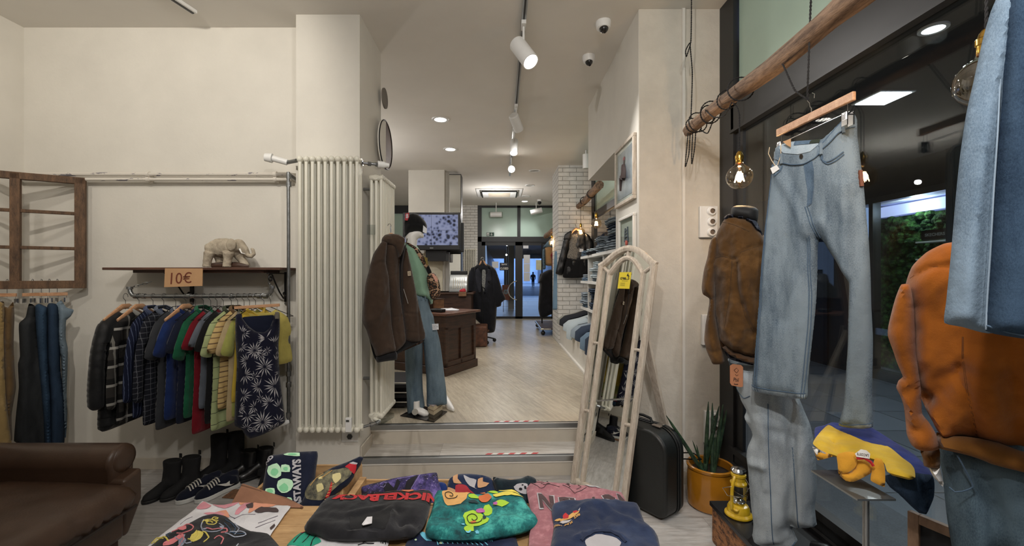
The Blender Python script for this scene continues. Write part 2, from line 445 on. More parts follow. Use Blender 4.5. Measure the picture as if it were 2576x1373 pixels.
def decal(name, polys, surf, m, parent, off=.0015, h=.02, uv=False, smooth=False, thick=0):
    """flat print or sewn patch that lies on a cloth surface"""
    vs, fs, uvs = [], [], []
    for pl in polys:
        q = [p if uv else surf.pl.px(*p) for p in pl]
        o = catmull(q, h, True, smooth)
        V, Fc = tri(o, h); k = len(vs)
        vs += surf.at(V, off); uvs += [tuple(p) for p in V]; fs += [tuple(i + k for i in f) for f in Fc]
    ob = link_mesh(name, vs, fs, m, parent, uvs, None, True, 60, 0, False)
    return ob
def line_on(name, lines, surf, m, parent, r=.0012, off=.0008, h=.015, uv=False, n=5):
    mb = MB()
    for pl in lines:
        q = catmull([p if uv else surf.pl.px(*p) for p in pl], h, False)
        mb.tube(surf.at(q, off), r, n)
    return mb.build(name, m, parent)
_fc = {}
def text_mesh(txt, bold=.0, shear=0):
    cu = bpy.data.curves.new('t', 'FONT'); cu.body = txt; cu.size = 1; cu.offset = bold; cu.shear = shear; cu.resolution_u = 3
    o = bpy.data.objects.new('t', cu); COL.objects.link(o)
    dg = bpy.context.evaluated_depsgraph_get(); me = bpy.data.meshes.new_from_object(o.evaluated_get(dg))
    V = np.array([tuple(v.co)[:2] for v in me.vertices]); Fc = [tuple(p.vertices) for p in me.polygons]
    bpy.data.objects.remove(o); bpy.data.curves.remove(cu); bpy.data.meshes.remove(me)
    lo, hi = V.min(0), V.max(0); return (V - lo) / (hi - lo), Fc
def bil(q, a, b):
    q = [np.array(k, float) for k in q]
    return q[0] * (1 - a) * (1 - b) + q[1] * a * (1 - b) + q[2] * a * b + q[3] * (1 - a) * b
def text_quad(name, txt, quad, place, m, parent, bold=.02, kind=None):
    """lettering spread over a quad (bottom-left, bottom-right, top-right, top-left); place maps 2D quad points to 3D"""
    V, Fc = text_mesh(txt, bold); Q = np.array([bil(quad, a, b) for a, b in V])
    o = link_mesh(name, place(Q), Fc, m, parent, None, None, False, recalc=False)
    return o
# ================================================================== ROOM
def struct(mb, name, m, bevel=0, **k):
    o = mb.build(name, m, None, bevel=bevel, smooth=False, **k); o['kind'] = 'structure'; return o
T_ = .1
struct(MB().bb(-3.8, XW + .1, -2.0, 3.45, -.1, 0), 'floor', M_floor)
struct(MB().bb(-6.0, 1.62, 3.59, YD + .6, ZF - .12, ZF - .001), 'floor_back_room', M_floor2)
struct(MB().bb(-6.0, XW + .12, -2.0, YD + .1, H, H + .1), 'ceiling', M_ceil)
struct(MB().bb(-3.8, -3.70, -2.0, YB + .1, 0, H), 'wall_left', M_wall)
struct(MB().bb(-3.70, -1.50, YB, YB + .1, 0, H), 'wall_back', M_wall)
struct(MB().bb(-3.8, XW, -2.1, -2.0, 0, H), 'wall_rear', M_wall)
struct(MB().bb(-1.51, -1.04, YC, YP, 0, H), 'wall_column', M_wall)
struct(MB().bb(1.0, 1.62, 3.10, YP, 0, H), 'wall_right', M_rough)
struct(MB().bb(1.0, 1.62, YP, 4.91, 2.58, H).bb(.996, 1.0, 3.104, YP, 0, H), 'wall_header', M_wall)
# trunking strip and faint joint on the right pier
struct(MB().bb(1.305, 1.325, 3.085, 3.10, .09, H), 'trim_1', M_trim)
# base boards
struct(MB().bb(-3.69, -1.51, YB - .015, YB, 0, .085), 'baseboard_back', M_riser, .002)
struct(MB().bb(-1.51, -1.04, YC - .014, YC, 0, .085), 'baseboard_column', M_riser, .002)
struct(MB().bb(-3.70, -3.685, -2, YB, 0, .085), 'baseboard_left', M_riser, .002)
struct(MB().bb(1.0, 1.58, 3.086, 3.10, 0, .085), 'baseboard_right', M_riser, .002)
# steps, turned a little like in the shop
def quadprism(mb, a, b, c, d, z0, z1): return mb.prism([(a[0], a[1], z0), (b[0], b[1], z0), (c[0], c[1], z0), (d[0], d[1], z0)], (0, 0, z1 - z0))
SL = lambda y: ((-1.04, y), (1.02, y + .075))
def stair(y, z, y2, nm):
    a, b = SL(y); c, d = SL(y2)
    struct(quadprism(MB(), a, b, d, c, max(0, z - .3), z - .006), nm + '_riser', M_riser)
    a, b = SL(y - .0); c, d = SL(y2)
    struct(quadprism(MB(), a, b, d, c, z - .006, z), nm + '_tread', M_step if z < .2 else M_floor2)
    # aluminium nosing with a black groove
    a, b = SL(y - .012); c, d = SL(y + .03)
    mb = quadprism(MB(), a, b, d, c, z - .035, z + .003)
    struct(mb, nm + '_nosing', M_alu, .002)
    a, b = SL(y + .012); c, d = SL(y + .022)
    struct(quadprism(MB(), a, b, d, c, z + .003, z + .0045), nm + '_groove', M_blackp)
    a, b = SL(y - .006); c, d = SL(y)
    struct(quadprism(MB(), a, b, d, c, z - .045 - .004, z - .035), nm + '_cove', M_trim)
stair(3.165, .148, 3.48, 'trim_2'); 
stair(3.435, ZF, 3.60, 'trim_3')
# side skirting of the steps (left)
mb = MB(); mb.prism([(-1.036, 3.16, .0), (-1.036, 3.16, .235), (-1.036, 3.43, .235), (-1.036, 3.43, .0)], (.012, 0, 0)); struct(mb, 'baseboard_step', M_riser)
# red and white warning tape on both treads
M_red = mat('warning_red', C(196, 40, 44), .5); M_wt = mat('warning_white', C(232, 230, 226), .5)
def tape(x0, x1, yl, z, nred, lab):
    t = thing('warning_tape', lab, 'warning tape', (x0, yl, z), None)
    yy = lambda x: yl + (x + 1.04) * .0364
    n = 9; L = x1 - x0
    for mm, nm, par in ((M_wt, 'white_stripe', 0), (M_red, 'red_stripe', 1)):
        mb = MB()
        for i in range(n):
            if (i % 2 == 0) != (par == 1): continue
            a = x0 + L * i / n; b = x0 + L * (i + 1) / n
            mb.prism([(a, yy(a), z), (b, yy(b), z), (b + .02, yy(b) + .025, z), (a + .02, yy(a) + .025, z)], (0, 0, .0008))
        mb.build(nm, mm, t, smooth=False)
tape(-.12, .27, 3.20, .1485, 3, 'red and white striped tape on the lower step')
tape(-.06, .30, 3.47, ZF + .0005, 3, 'red and white striped tape on the edge of the upper step')

# ---- back room shell
struct(MB().bb(-6.1, -6.0, YB, YD, 0, H), 'wall_back_room_left', M_wall)
struct(MB().bb(-6.0, -3.7, YB + .05, YB + .1, 0, H), 'wall_back_room_front', M_wall)
# left white pillar with panel joints
struct(MB().bb(-1.69, -1.28, 7.85, 8.4, ZF, H), 'wall_pillar_left', M_wall)
struct(MB().bb(-1.28, -1.03, 7.83, 8.4, ZF, H), 'wall_pillar_left_panel', M_wall)
struct(MB().bb(-1.03, -.96, 8.0, 8.4, ZF, H), 'wall_pillar_left_edge', M_trim)
t = thing('mirror_strip', 'tall narrow mirror strip on the pillar edge behind the television', 'mirror', (-.88, 7.9, ZF))
MB().bb(-.95, -.745, 7.96, 8.0, 1.2, 3.36).build('mirror_glass', M_mirror, t, smooth=False)
MB().bb(-.745, -.735, 7.95, 8.25, 1.2, 3.37).bb(-.955, -.735, 7.95, 8.0, 3.36, 3.37).build('frame', M_anth, t, smooth=False)
# far wall: brick strip, black frame with glass doors, green film fanlights
def uvbox(name, x0, x1, y0, y1, z0, z1, m):
    mb = MB().bb(x0, x1, y0, y1, z0, z1); me = None
    vs, fs, uv = [], [], []
    for f in mb.f:
        k = len(vs); pts = [mb.v[i] for i in f]; nrm = (pts[1] - pts[0]).cross(pts[2] - pts[0])
        ax = max(range(3), key=lambda i: abs(nrm[i]))
        vs += pts; fs.append(tuple(range(k, k + 4)))
        uv += [((p.y if ax == 0 else p.x), (p.z if ax != 2 else p.y)) for p in pts]
    o = link_mesh(name, vs, fs, m, None, uv, None, False, recalc=False); o['kind'] = 'structure'; return o
uvbox('wall_brick_far', -1.05, -.64, YD - .1, YD + .1, ZF, H, M_brick)
uvbox('wall_brick_right', 1.005, 1.66, 7.5, 8.35, ZF, H, M_brick)
struct(MB().bb(-.64, -.53, YD - .08, YD, ZF, H).bb(1.5, 1.62, YD - .08, YD, ZF, H).bb(-.64, 1.62, YD - .08, YD, 2.42, 2.56).bb(.455, .54, YD - .06, YD, 2.56, H).bb(-.64, 1.62, YD - .06, YD, H - .06, H), 'wall_far_frame', M_anth)
struct(MB().bb(-.53, .455, YD - .03, YD - .02, 2.56, H - .06).bb(.54, 1.5, YD - .03, YD - .02, 2.56, H - .06), 'window_1', M_green)
def gdoor(nm, x0, x1, hx):
    o = MB().bb(x0, x0 + .10, YD - .05, YD, ZF, 2.42).bb(x1 - .10, x1, YD - .05, YD, ZF, 2.42).bb(x0, x1, YD - .05, YD, 2.32, 2.42).bb(x0, x1, YD - .05, YD, ZF, ZF + .06).build(nm, M_anth, None, smooth=False)
    o['kind'] = 'structure'
    MB().bb(x0 + .1, x1 - .1, YD - .03, YD - .02, ZF + .06, 2.32).build('window_pane', M_glass, o, smooth=False)
    if hx:
        pts = [(hx - .27 * math.sin(a) * 1.0, YD - .1, ZF + .78 + .26 * math.cos(a)) for a in np.linspace(.15, PI - .15, 14)]
        MB().tube([(hx - .02, YD - .03, pts[0][2])] + pts + [(hx - .02, YD - .03, pts[-1][2])], .016, 8).build('door_handle', M_chrome, o)
    return o
gdoor('door_1', -.53, .50, .47); gdoor('door_2', .50, 1.5, None)
# far left glazing of the back room (green film over dark band)
struct(MB().bb(-6, -1.05, YD - .08, YD, 3.2, H).bb(-6, -1.05, YD - .07, YD, 2.42, 2.56).bb(-6, -1.05, YD, YD + .05, 0, .9), 'wall_far_left', M_anth)
struct(MB().bb(-6, -1.05, YD - .03, YD - .02, 2.56, 3.2), 'window_2', M_green)
struct(MB().bb(-6, -1.05, YD - .03, YD - .02, .9, 2.42), 'window_3', M_glass)
# right side of the back room beyond the brick pier
struct(MB().bb(1.62, 1.72, 8.35, YD, ZF, H), 'wall_right_far', M_wall)

# ---- big shop window along the right side
ZT0, ZT1, ZS = 2.47, 2.67, .30
struct(MB().bb(XW, XW + .07, 2.92, 3.10, 0, H), 'wall_window_post', M_anth)
struct(MB().bb(XW, XW + .06, -2.0, 2.95, ZT0, ZT1).bb(XW - .012, XW, -2.0, 2.95, ZT0, ZT0 + .018), 'wall_window_transom', M_anth)
struct(MB().bb(XW + .005, XW + .05, -2.0, 2.95, 0, ZS).bb(XW - .02, XW, -2, 2.92, ZS - .10, ZS - .07).bb(XW - .01, XW + .05, -2.0, 2.95, ZS - .01, ZS + .03), 'wall_window_sill', M_anth)
struct(MB().bb(XW + .02, XW + .04, 2.84, 2.92, ZS, ZT0), 'wall_window_mullion', M_anth)
struct(MB().bb(XW + .03, XW + .04, -2.0, 2.90, ZT1, H), 'window_4', M_green)
struct(MB().bb(XW + .03, XW + .038, -2.0, 2.88, ZS, ZT0), 'window_5', M_glass)
# window of the back room behind the shelves
struct(MB().bb(XW, XW + .06, 7.30, 7.5, ZF, H).bb(XW, XW + .06, YP, 7.4, ZT0, ZT0 + .10).bb(XW, XW + .06, YP, 7.4, ZF, ZF + .5), 'wall_back_window_frame', M_anth)
struct(MB().bb(XW + .03, XW + .035, YP, 7.3, ZT0 + .1, H), 'window_6', M_green)
struct(MB().bb(XW + .03, XW + .035, YP, 7.3, ZF + .5, ZT0), 'window_7', M_glass)

# ================================================================== OUTSIDE (covered passage at dusk)
M_gran = mat('granite_paving', C(66, 72, 80), .5, var=.3, scale=120, bump=.2, bscale=200)
def tiles(name, a, b, tw, th, rough=.35):
    n = NT(name); v = n.coord('Object'); br = n.node('ShaderNodeTexBrick'); n.link(v, br.inputs['Vector'])
    br.inputs['Scale'].default_value = 1; br.inputs['Brick Width'].default_value = tw; br.inputs['Row Height'].default_value = th; br.inputs['Mortar Size'].default_value = .006; br.offset = 0
    br.inputs['Color1'].default_value = a; br.inputs['Color2'].default_value = b; br.inputs['Mortar'].default_value = C(30, 32, 36)
    n.col(n.mix(.4, br.outputs['Color'], n.ramp(n.noise(v, 150, 3), [(.3, (.3, .3, .3, 1)), (.7, (1.4, 1.4, 1.4, 1))]), 'MULTIPLY')); n.b.inputs['Roughness'].default_value = rough
    MATS[name] = n.m; return n.m
M_tile = tiles('passage_tiles', C(78, 84, 94), C(96, 104, 116), .6, .6)
struct(MB().bb(XW + .9, 8.2, -6, 14, -.12, -.02), 'road', M_tile)
struct(MB().bb(XW + .07, XW + .9, -6, YD + .6, -.1, .02), 'pavement', M_gran)
n = NT('shadow_banded_paving'); v_ = n.coord('Object', (.12, 1, 1)); n.col(n.ramp(n.noise(v_, .9, 3, .6), [(.42, C(58, 66, 80)), (.56, C(122, 136, 156))])); n.b.inputs['Roughness'].default_value = .35  # shadow bands across the street, painted into the paving colour
struct(MB().bb(-8, 14, YD + .6, 75, .05, .17), 'street', n.m)
M_soffit = mat('passage_ceiling', C(58, 59, 60), .9, var=.05, scale=2)
struct(MB().bb(XW + .1, 8, -6, 14, 3.05, 3.15).bb(XW + .1, XW + .35, -6, 14, 2.85, 3.05), 'ceiling_passage', M_soffit)
struct(MB().bb(-6, 7, YD + .4, 44, 3.2, 3.3), 'ceiling_far_passage', mat('far_passage_ceiling', C(120, 122, 128), .8))
M_fac = mat('dark_facade', C(34, 35, 38), .35, var=.08, scale=2)
XO = 5.5
fac = MB()
for y0, y1, z0, z1 in ((-6, 5.28, -.1, 3.05), (6.62, 14, -.1, 3.05), (5.28, 6.62, 2.56, 3.05), (5.28, 6.62, -.1, .12), (6.35, 6.42, .12, 2.56)):
    fac.bb(XO, XO + .12, y0, y1, z0, z1)
struct(fac, 'wall_opposite_facade', M_fac)
struct(MB().bb(XO - .03, XO, 4.0, 4.05, 0, 3.05).bb(XO - .03, XO, 5.2, 5.28, 0, 3.05).bb(XO - .03, XO, 7.2, 7.28, 0, 3.05).bb(XO - .03, XO, 2.5, 2.55, 0, 3.05), 'trim_5', M_black)
struct(MB().bb(XO + .02, XO + .03, 5.28, 6.62, .12, 2.56), 'window_8', M_glass)
def moss_mat():
    n = NT('green_moss'); v = n.coord('Object')
    vo = n.node('ShaderNodeTexVoronoi'); vo.inputs['Scale'].default_value = 16; n.link(v, vo.inputs['Vector'])
    n.col(n.ramp(n.math('ADD', vo.outputs['Distance'], n.math('MULTIPLY', n.noise(v, 30, 5), .35)), [(.15, C(80, 132, 62)), (.85, C(18, 52, 24))])); n.b.inputs['Roughness'].default_value = .95
    n.bump(n.noise(v, 50, 4), 1, .04); return n.m
M_moss = moss_mat()
# moss wall: many round cushions in one panel
random.seed(3); mm = MB(); mm.bb(XO + .34, XO + .4, 5.3, 6.6, .1, 2.36)
for i in range(420):
    r = random.uniform(.035, .075); mm._ell((XO + .34, random.uniform(5.32, 6.6), random.uniform(.35, 2.33)), r, (.9, 1, 1), 8, 0)
t = thing('moss_wall', 'panel of green moss inside the shop window across the passage', 'moss wall', (XO + .34, 5.9, .1)); mm.build('moss', M_moss, t)
struct(MB().bb(XO + .12, XO + 1.2, 5.2, 6.75, 2.56, 2.62).bb(XO + .42, XO + .46, 5.2, 6.75, 0, 2.6), 'wall_opposite_shop', mat('shop_white', C(205, 210, 225), .6))
t = thing('light_panel', 'bluish white ceiling light band above the moss wall across the passage', 'light panel', (XO + .25, 5.9, 2.5)); MB().bb(XO + .3, XO + .36, 5.3, 6.6, 2.38, 2.53).build('diffuser', emis('blue_band', C(190, 200, 255), .9), t, smooth=False)
t = thing('shop_sign', 'small black sign on the moss wall across the passage', 'sign', (XO + .2, 5.62, 2.02))
MB().bb(XO + .18, XO + .22, 5.44, 5.80, 1.97, 2.10).build('board', M_blackp, t, smooth=False)
text_quad('lettering', 'SKECHERS', [(5.75, 2.015), (5.49, 2.015), (5.49, 2.055), (5.75, 2.055)], lambda Q: [Vector((XO + .178, a, b)) for a, b in Q], mat('sign_grey', C(150, 150, 150), .5), t)
for k, z in enumerate((1.93, 1.70)):
    t = thing('display_shelf', ['small pale shelf right under the black sign', 'small pale shelf with a grey shoe under the black sign'][k], 'shelf', (XO + .2, 5.6, z)); MB().bb(XO + .10, XO + .3, 5.42, 5.80, z, z + .02).build('board', M_white, t, smooth=False)
mb = MB(); mb.tube([(XO + .2, 5.48, 1.755), (XO + .2, 5.55, 1.765), (XO + .2, 5.64, 1.78), (XO + .2, 5.70, 1.80)], [.02, .035, .04, .035], 10, flat=(.8, 1))
tag(mb.build('sneaker', mat('grey_sneaker', C(70, 74, 84), .7)), 'grey sneaker on the shelf across the passage', 'shoe')
# passage ceiling lights
for (px, py, kind, lab) in ((2348, 70, 'round', 'round recessed light in the dark passage ceiling'), (2220, 245, 'square', 'square recessed light further along the passage ceiling')):
    Y = (3.05 - CH) * F / (CY - py); X = (px - CX) * Y / F
    t = thing('passage_light', lab, 'ceiling light', (X, Y, 3.05))
    if kind == 'round':
        MB().lathe([(.075, 0), (.075, -.012), (.055, -.012), (.055, 0)], (X, Y, 3.05)).build('frame', M_white, t)
        MB().cyl((X, Y, 3.045), (X, Y, 3.04), .055).build('diffuser', emis('passage_lamp', C(235, 240, 250), 9), t)
    else:
        MB().box((X, Y, 3.045), (.30, .30, .01)).build('frame', M_white, t, smooth=False); MB().box((X, Y, 3.038), (.26, .26, .006)).build('diffuser', emis('passage_lamp', C(235, 240, 250), 9), t, smooth=False)
    light('passage_lamp_and_fill_light', 'SPOT', (X, Y, 3.0), 60, (.9, .95, 1), (X, Y, 0), .05, 150)
light('passage_lamp_and_fill_light', 'SPOT', (3.4, 1.0, 2.9), 60, (.9, .95, 1), (3.4, 1, 0), .05, 150)  # added spot without a fixture, brightens the near passage
light('passage_lamp_and_fill_light', 'SPOT', (4.2, 4.6, 2.9), 60, (.9, .95, 1), (4.2, 4.6, 0), .05, 150)  # added spot without a fixture, brightens the opposite facade side
light('passage_lamp_and_fill_light', 'POINT', (XO + .2, 5.9, 2.45), 7, (.85, 1, .9), None, .05)
light('street_fill_light', 'AREA', (2.4, 24, 3.1), 420, (.42, .6, 1), (2.4, 22, 0), 9)  # added area lamp below the far passage ceiling, brightens the street
light('street_fill_light', 'AREA', (3, 58, 9.0), 4200, (.5, .68, 1), (3, 66, 1), 8)  # added area lamp, brightens the far end wall
# the far passage seen through the doors: side walls, lights, bright end, a walker
struct(MB().bb(-1.0, -.8, YD + 1.2, 70, .1, 3.2).bb(6, 6.2, YD + .8, 70, .1, 3.2), 'wall_far_passage', mat('far_shopfronts', C(60, 66, 78), .4, var=.6, scale=.8))
struct(MB().bb(-6, 14, 72, 72.2, .1, 6), 'wall_far_end', mat('far_facade', C(150, 175, 215), .7, var=.25, scale=.35))
for i in range(5): struct(MB().bb(.30, .52, 17 + i * 6, 17.3 + i * 6, .17, 3.2), 'wall_far_column', M_fac)
for k in range(6):
    y = 13.4 + k * 2.6; x = (-.55, .45, -.5, .5, -.4, .6)[k]
    t = thing('far_downlight', 'small lit downlight in the passage ceiling beyond the glass doors', 'ceiling light', (x, y, 3.2), 'downlights beyond the glass doors')
    MB().cyl((x, y, 3.2), (x, y, 3.185), .13).build('diffuser', emis('far_lamp', C(240, 244, 255), 5), t)
pm = MB(); X0, Y0 = 3.75, 50.0
pt = thing('person', 'person in a dark coat walking away beyond the glass doors', 'person', (X0, Y0, .17))
pm.tube([(X0, Y0, .95), (X0, Y0, 1.15), (X0, Y0, 1.4), (X0, Y0, 1.58), (X0, Y0, 1.64)], [.19, .17, .22, .17, .06], 12, flat=(1, .7))
pm.tube([(X0 - .08, Y0, 1.0), (X0 - .09, Y0, .6), (X0 - .08, Y0 - .05, .18)], [.1, .07, .05], 8); pm.tube([(X0 + .08, Y0, 1.0), (X0 + .09, Y0 + .1, .6), (X0 + .1, Y0 + .15, .2)], [.1, .07, .05], 8)
pm.tube([(X0 - .22, Y0, 1.52), (X0 - .27, Y0, 1.25), (X0 - .24, Y0 - .08, 1.0)], [.06, .05, .04], 8); pm.tube([(X0 + .22, Y0, 1.52), (X0 + .27, Y0, 1.25), (X0 + .24, Y0 - .08, 1.0)], [.06, .05, .04], 8)
pm._ell((X0, Y0, 1.76), .12, (.85, .95, 1.1), 12, 0)
pm.build('body', mat('dark_coat', C(24, 26, 32), .9), pt)
# door signs and papers
def paper(px0, py0, px1, py1, col, lab, nm='paper_notice', cat='notice', txts=(), side=-.012):
    a = P(px0, py1, YD); b = P(px1, py0, YD)
    t = thing(nm, lab, cat, (a.x, YD - .03 + side, a.z)); MB().bb(a.x, b.x, YD - .034 + side, YD - .032 + side, a.z, b.z).build('sheet', col, t, smooth=False)
    for tx, q, mm in txts:
        text_quad('lettering', tx, [(a.x + (b.x - a.x) * u, a.z + (b.z - a.z) * v) for u, v in q], lambda Q: [Vector((p, YD - .036 + side, r)) for p, r in Q], mm, t)
M_paper = mat('paper', C(214, 216, 220), .8, var=.03); M_slate = mat('sign_slate', C(36, 42, 58), .6); M_cream = mat('lettering_cream', C(232, 230, 220), .6)
paper(1316, 611, 1329, 625, M_paper, 'small white paper at the top of the right glass door')
paper(1317, 641, 1333, 663, M_paper, 'white sheet on the right glass door, topmost of three in a column')
paper(1317, 663.5, 1333, 685, M_paper, 'white sheet on the right glass door, middle of three in a column')
paper(1317, 685.5, 1333, 707, M_paper, 'white sheet on the right glass door, lowest of three in a column')
paper(1348, 654, 1365, 679, mat('yellow_paper', C(206, 206, 176), .8), 'pale yellow sheet on the right glass door')
paper(1238, 658, 1254, 674, M_paper, 'white sheet beside the closed sign on the left glass door')
paper(1257, 661, 1280, 680, M_slate, 'dark hanging sign reading Sorry we are CLOSED on the left glass door', 'door_sign', 'sign',
      [('Sorry', [(.2, .62), (.8, .68), (.8, .95), (.2, .9)], M_cream), ('CLOSED', [(.06, .12), (.94, .12), (.94, .4), (.06, .4)], M_cream)])
a = P(1224, 594, YD)
t = thing('exit_sign', 'small green emergency exit sign on the fanlight over the left door', 'sign', (a.x, YD - .04, a.z))
MB().bb(a.x, a.x + .21, YD - .046, YD - .04, a.z, a.z + .10).build('panel', mat('exit_green', C(28, 70, 56), .5), t, smooth=False)
MB().bb(a.x + .012, a.x + .075, YD - .048, YD - .046, a.z + .012, a.z + .088).tube([(a.x + .14, YD - .048, a.z + .085), (a.x + .14, YD - .048, a.z + .035)], .006, 6).tube([(a.x + .115, YD - .048, a.z + .05), (a.x + .14, YD - .048, a.z + .02), (a.x + .165, YD - .048, a.z + .05)], .006, 6).build('arrow', M_white, t)
MB().tube([(a.x + .05, YD - .05, a.z + .075), (a.x + .045, YD - .05, a.z + .05), (a.x + .03, YD - .05, a.z + .02)], .006, 6).tube([(a.x + .045, YD - .05, a.z + .05), (a.x + .06, YD - .05, a.z + .02)], .005, 6).build('running_figure', mat('exit_green', C(28, 70, 56), .5), t)
# sandwich board and rack outside the left door
t = thing('street_board', 'small orange and white board standing outside the left door', 'sign board', (.28, 15.5, .17))
MB().bb(.05, .32, 15.5, 15.53, .6, 1.15).build('panel', mat('orange_sign', C(210, 96, 60), .6), t, smooth=False); MB().lathe([(.02, 0), (.09, 0), (.09, .01), (.02, .01)], (.18, 15.49, .9), 16, (0, 1, 0)).build('mark', M_white, t); MB().bb(.08, .1, 15.5, 15.52, .17, .6).bb(.27, .29, 15.5, 15.52, .17, .6).build('leg', M_black, t, smooth=False)

# ================================================================== CEILING FIXTURES
def ceil_pt(px, py): return onz(px, py, H) if False else Vector(((px - CX) * ((H - CH) * F / (CY - py)) / F, (H - CH) * F / (CY - py), H))
XT = .17
t = thing('ceiling_track', 'long black and chrome lighting track down the middle of the ceiling', 'lighting track', (XT, 5.6, H))
MB().bb(XT - .018, XT + .018, 1.2, 8.2, H - .03, H).build('rail', M_alu, t, smooth=False)
MB().bb(XT - .007, XT + .007, 1.25, 8.15, H - .032, H - .03).build('slot', M_blackp, t, smooth=False)
M_lampon = emis('lamp_on', (1, .93, .82, 1), 14)
def spot(Y, d, L, r, lab, on=True, x=XT, zc=None, top=H - .03, power=30, lit=True):
    t = thing('track_spotlight', lab, 'spotlight', (x, Y, top), None)
    d = Vector(d).normalized(); c = Vector((x, Y, zc if zc else top - .16))
    MB().box((x, Y, top - .015), (.035, .1, .03)).build('adapter', M_white, t, bevel=.003)
    side = d.cross(Vector((0, 0, 1))); side = side.normalized() if side.length > .01 else Vector((1, 0, 0))
    MB().tube([(x, Y, top - .02), (x, Y, c.z + .05)] + [c], .009, 8).build('arm', M_white, t)
    a, b = c - d * L / 2, c + d * L / 2
    mb = MB(); mb.lathe([(.001, 0), (r * .8, 0), (r, .012), (r, L), (r * .9, L), (r * .9, L - .012), (.001, L - .012)], a, 24, d); mb.build('housing', M_white, t)
    k = MB(); k.lathe([(.001, 0), (r * .86, 0)], b - d * .008, 24, d); k.build('lens', M_lampon if on else M_blackp, t)
    if lit: light('spot_lamp_light', 'SPOT', b + d * .03, power, NEU, b + d, .03, 100)
    return t
spot(3.22, (.42, -.42, -.80), .24, .062, 'large white track spotlight nearest the camera, lamp lit', zc=3.17, x=.17, power=45)
spot(4.78, (.35, .75, -.55), .20, .055, 'white track spotlight seen from behind, middle of the ceiling track', on=False, zc=3.20, power=45)
spot(5.55, (-.06, -.45, -.9), .22, .05, 'lit white track spotlight pointing at the camera, beyond the other two', zc=3.16, power=40)
t = thing('track_spotlight', 'far track lamp shining straight at the camera as a glare', 'spotlight', (XT, 6.9, H - .03))
MB().tube([(XT, 6.9, H - .03), (XT, 6.9, 3.24)], .01, 8).build('arm', M_white, t); MB().lathe([(.001, 0), (.05, 0), (.055, .16), (.05, .16), (.045, .15)], (XT, 7.0, 3.26), 20, (0, -.9, -.42)).build('housing', M_white, t)
MB().ball((XT, 6.86, 3.19), .047, n=16).build('lens', emis('glare_lamp', (1, .95, .88, 1), 40), t)
light('spot_lamp_light', 'SPOT', (XT, 6.75, 3.15), 45, NEU, (XT, 4.5, .6), .04, 110)
for (px, py, on, lab) in ((1108, 300, 1, 'lit recessed ceiling downlight nearest the radiator column'), (1133, 375, 1, 'lit recessed ceiling downlight beyond the nearest one'),
                       (1345, 429, 0, 'unlit recessed downlight nearest, right of the air vent'), (1333, 466, 0, 'unlit recessed downlight right beside the air vent'),
                       (1323, 493, 0, 'unlit recessed downlight just beyond the air vent'), (1320, 506, 1, 'small lit downlight nearest the glass doors')):
    c = ceil_pt(px, py); r = .10
    t = thing('ceiling_downlight', lab, 'ceiling light', c)
    MB().lathe([(r * .72, .0), (r * .74, -.008), (r, -.010), (r * 1.08, 0)], c).build('trim_ring', M_white, t)
    MB().lathe([(.001, -.002), (r * .73, -.002)], c).build('lamp', emis('downlight_on', (1, .95, .86, 1), 12) if on else mat('lamp_glass_off', C(190, 185, 176), .3), t)
    if on: light('downlight_light', 'SPOT', c - Vector((0, 0, .04)), 34, NEU, c - Vector((0, 0, 2)), .06, 140)
light('back_room_light', 'POINT', (-2.6, 6.0, 2.8), 55, NEU, None, .03)
light('back_room_light', 'POINT', (-.1, 9.6, 2.9), 26, NEU, None, .03)
for (px, py, s, lab) in ((1518, 55, 1.0, 'white dome security camera on the ceiling, nearest one'), (1481, 141, .95, 'white dome security camera on the ceiling, second from the front')):
    c = ceil_pt(px, py); r = .057 * s
    t = thing('dome_camera', lab, 'security camera', c)
    MB().lathe([(.001, 0), (r, 0), (r * 1.02, -.02), (r * .9, -.05), (r * .6, -.06), (.001, -.06)], c).build('housing', M_white, t)
    MB().ball(c - Vector((0, .012, .055)), r * .62, n=18).build('dome', mat('dome_smoke', C(18, 18, 20), .08, var=.02, coat=1), t)
    MB().cyl(c - Vector((0, .03, .085)), c - Vector((0, .042, .098)), .012).build('lens', M_black, t)
c = ceil_pt(1366, 519)
t = thing('bullet_camera', 'tiny white security camera near the ceiling by the far doors', 'security camera', (.98, 10.9, H)); MB().ball((.98, 10.9, 3.34), .05, n=12).build('dome', M_blackp, t); MB().lathe([(.001, 0), (.06, 0), (.06, -.05), (.001, -.05)], (.98, 10.9, H), 16).build('housing', M_white, t)
# ceiling cassette
c = ceil_pt(1256, 484)
t = thing('ceiling_air_vent', 'white air conditioning cassette in the ceiling before the doors', 'air vent', c)
MB().box(c - Vector((0, 0, .008)), (1.05, .95, .016)).build('panel', M_white, t, bevel=.006)
MB().box(c - Vector((0, 0, .03)), (.84, .74, .05)).build('cover', M_white, t, bevel=.02)
mb = MB()
for k in range(9): mb.box(c + Vector((0, -.24 + k * .06, -.058)), (.5, .03, .006))
mb.build('grille', mat('grille_cream', C(196, 186, 168), .6), t, smooth=False)
MB().box(c + Vector((0, -.36, -.045)), (.8, .03, .03)).box(c + Vector((.4, 0, -.045)), (.03, .7, .03)).box(c + Vector((-.4, 0, -.045)), (.03, .7, .03)).build('slot', M_blackp, t, smooth=False)
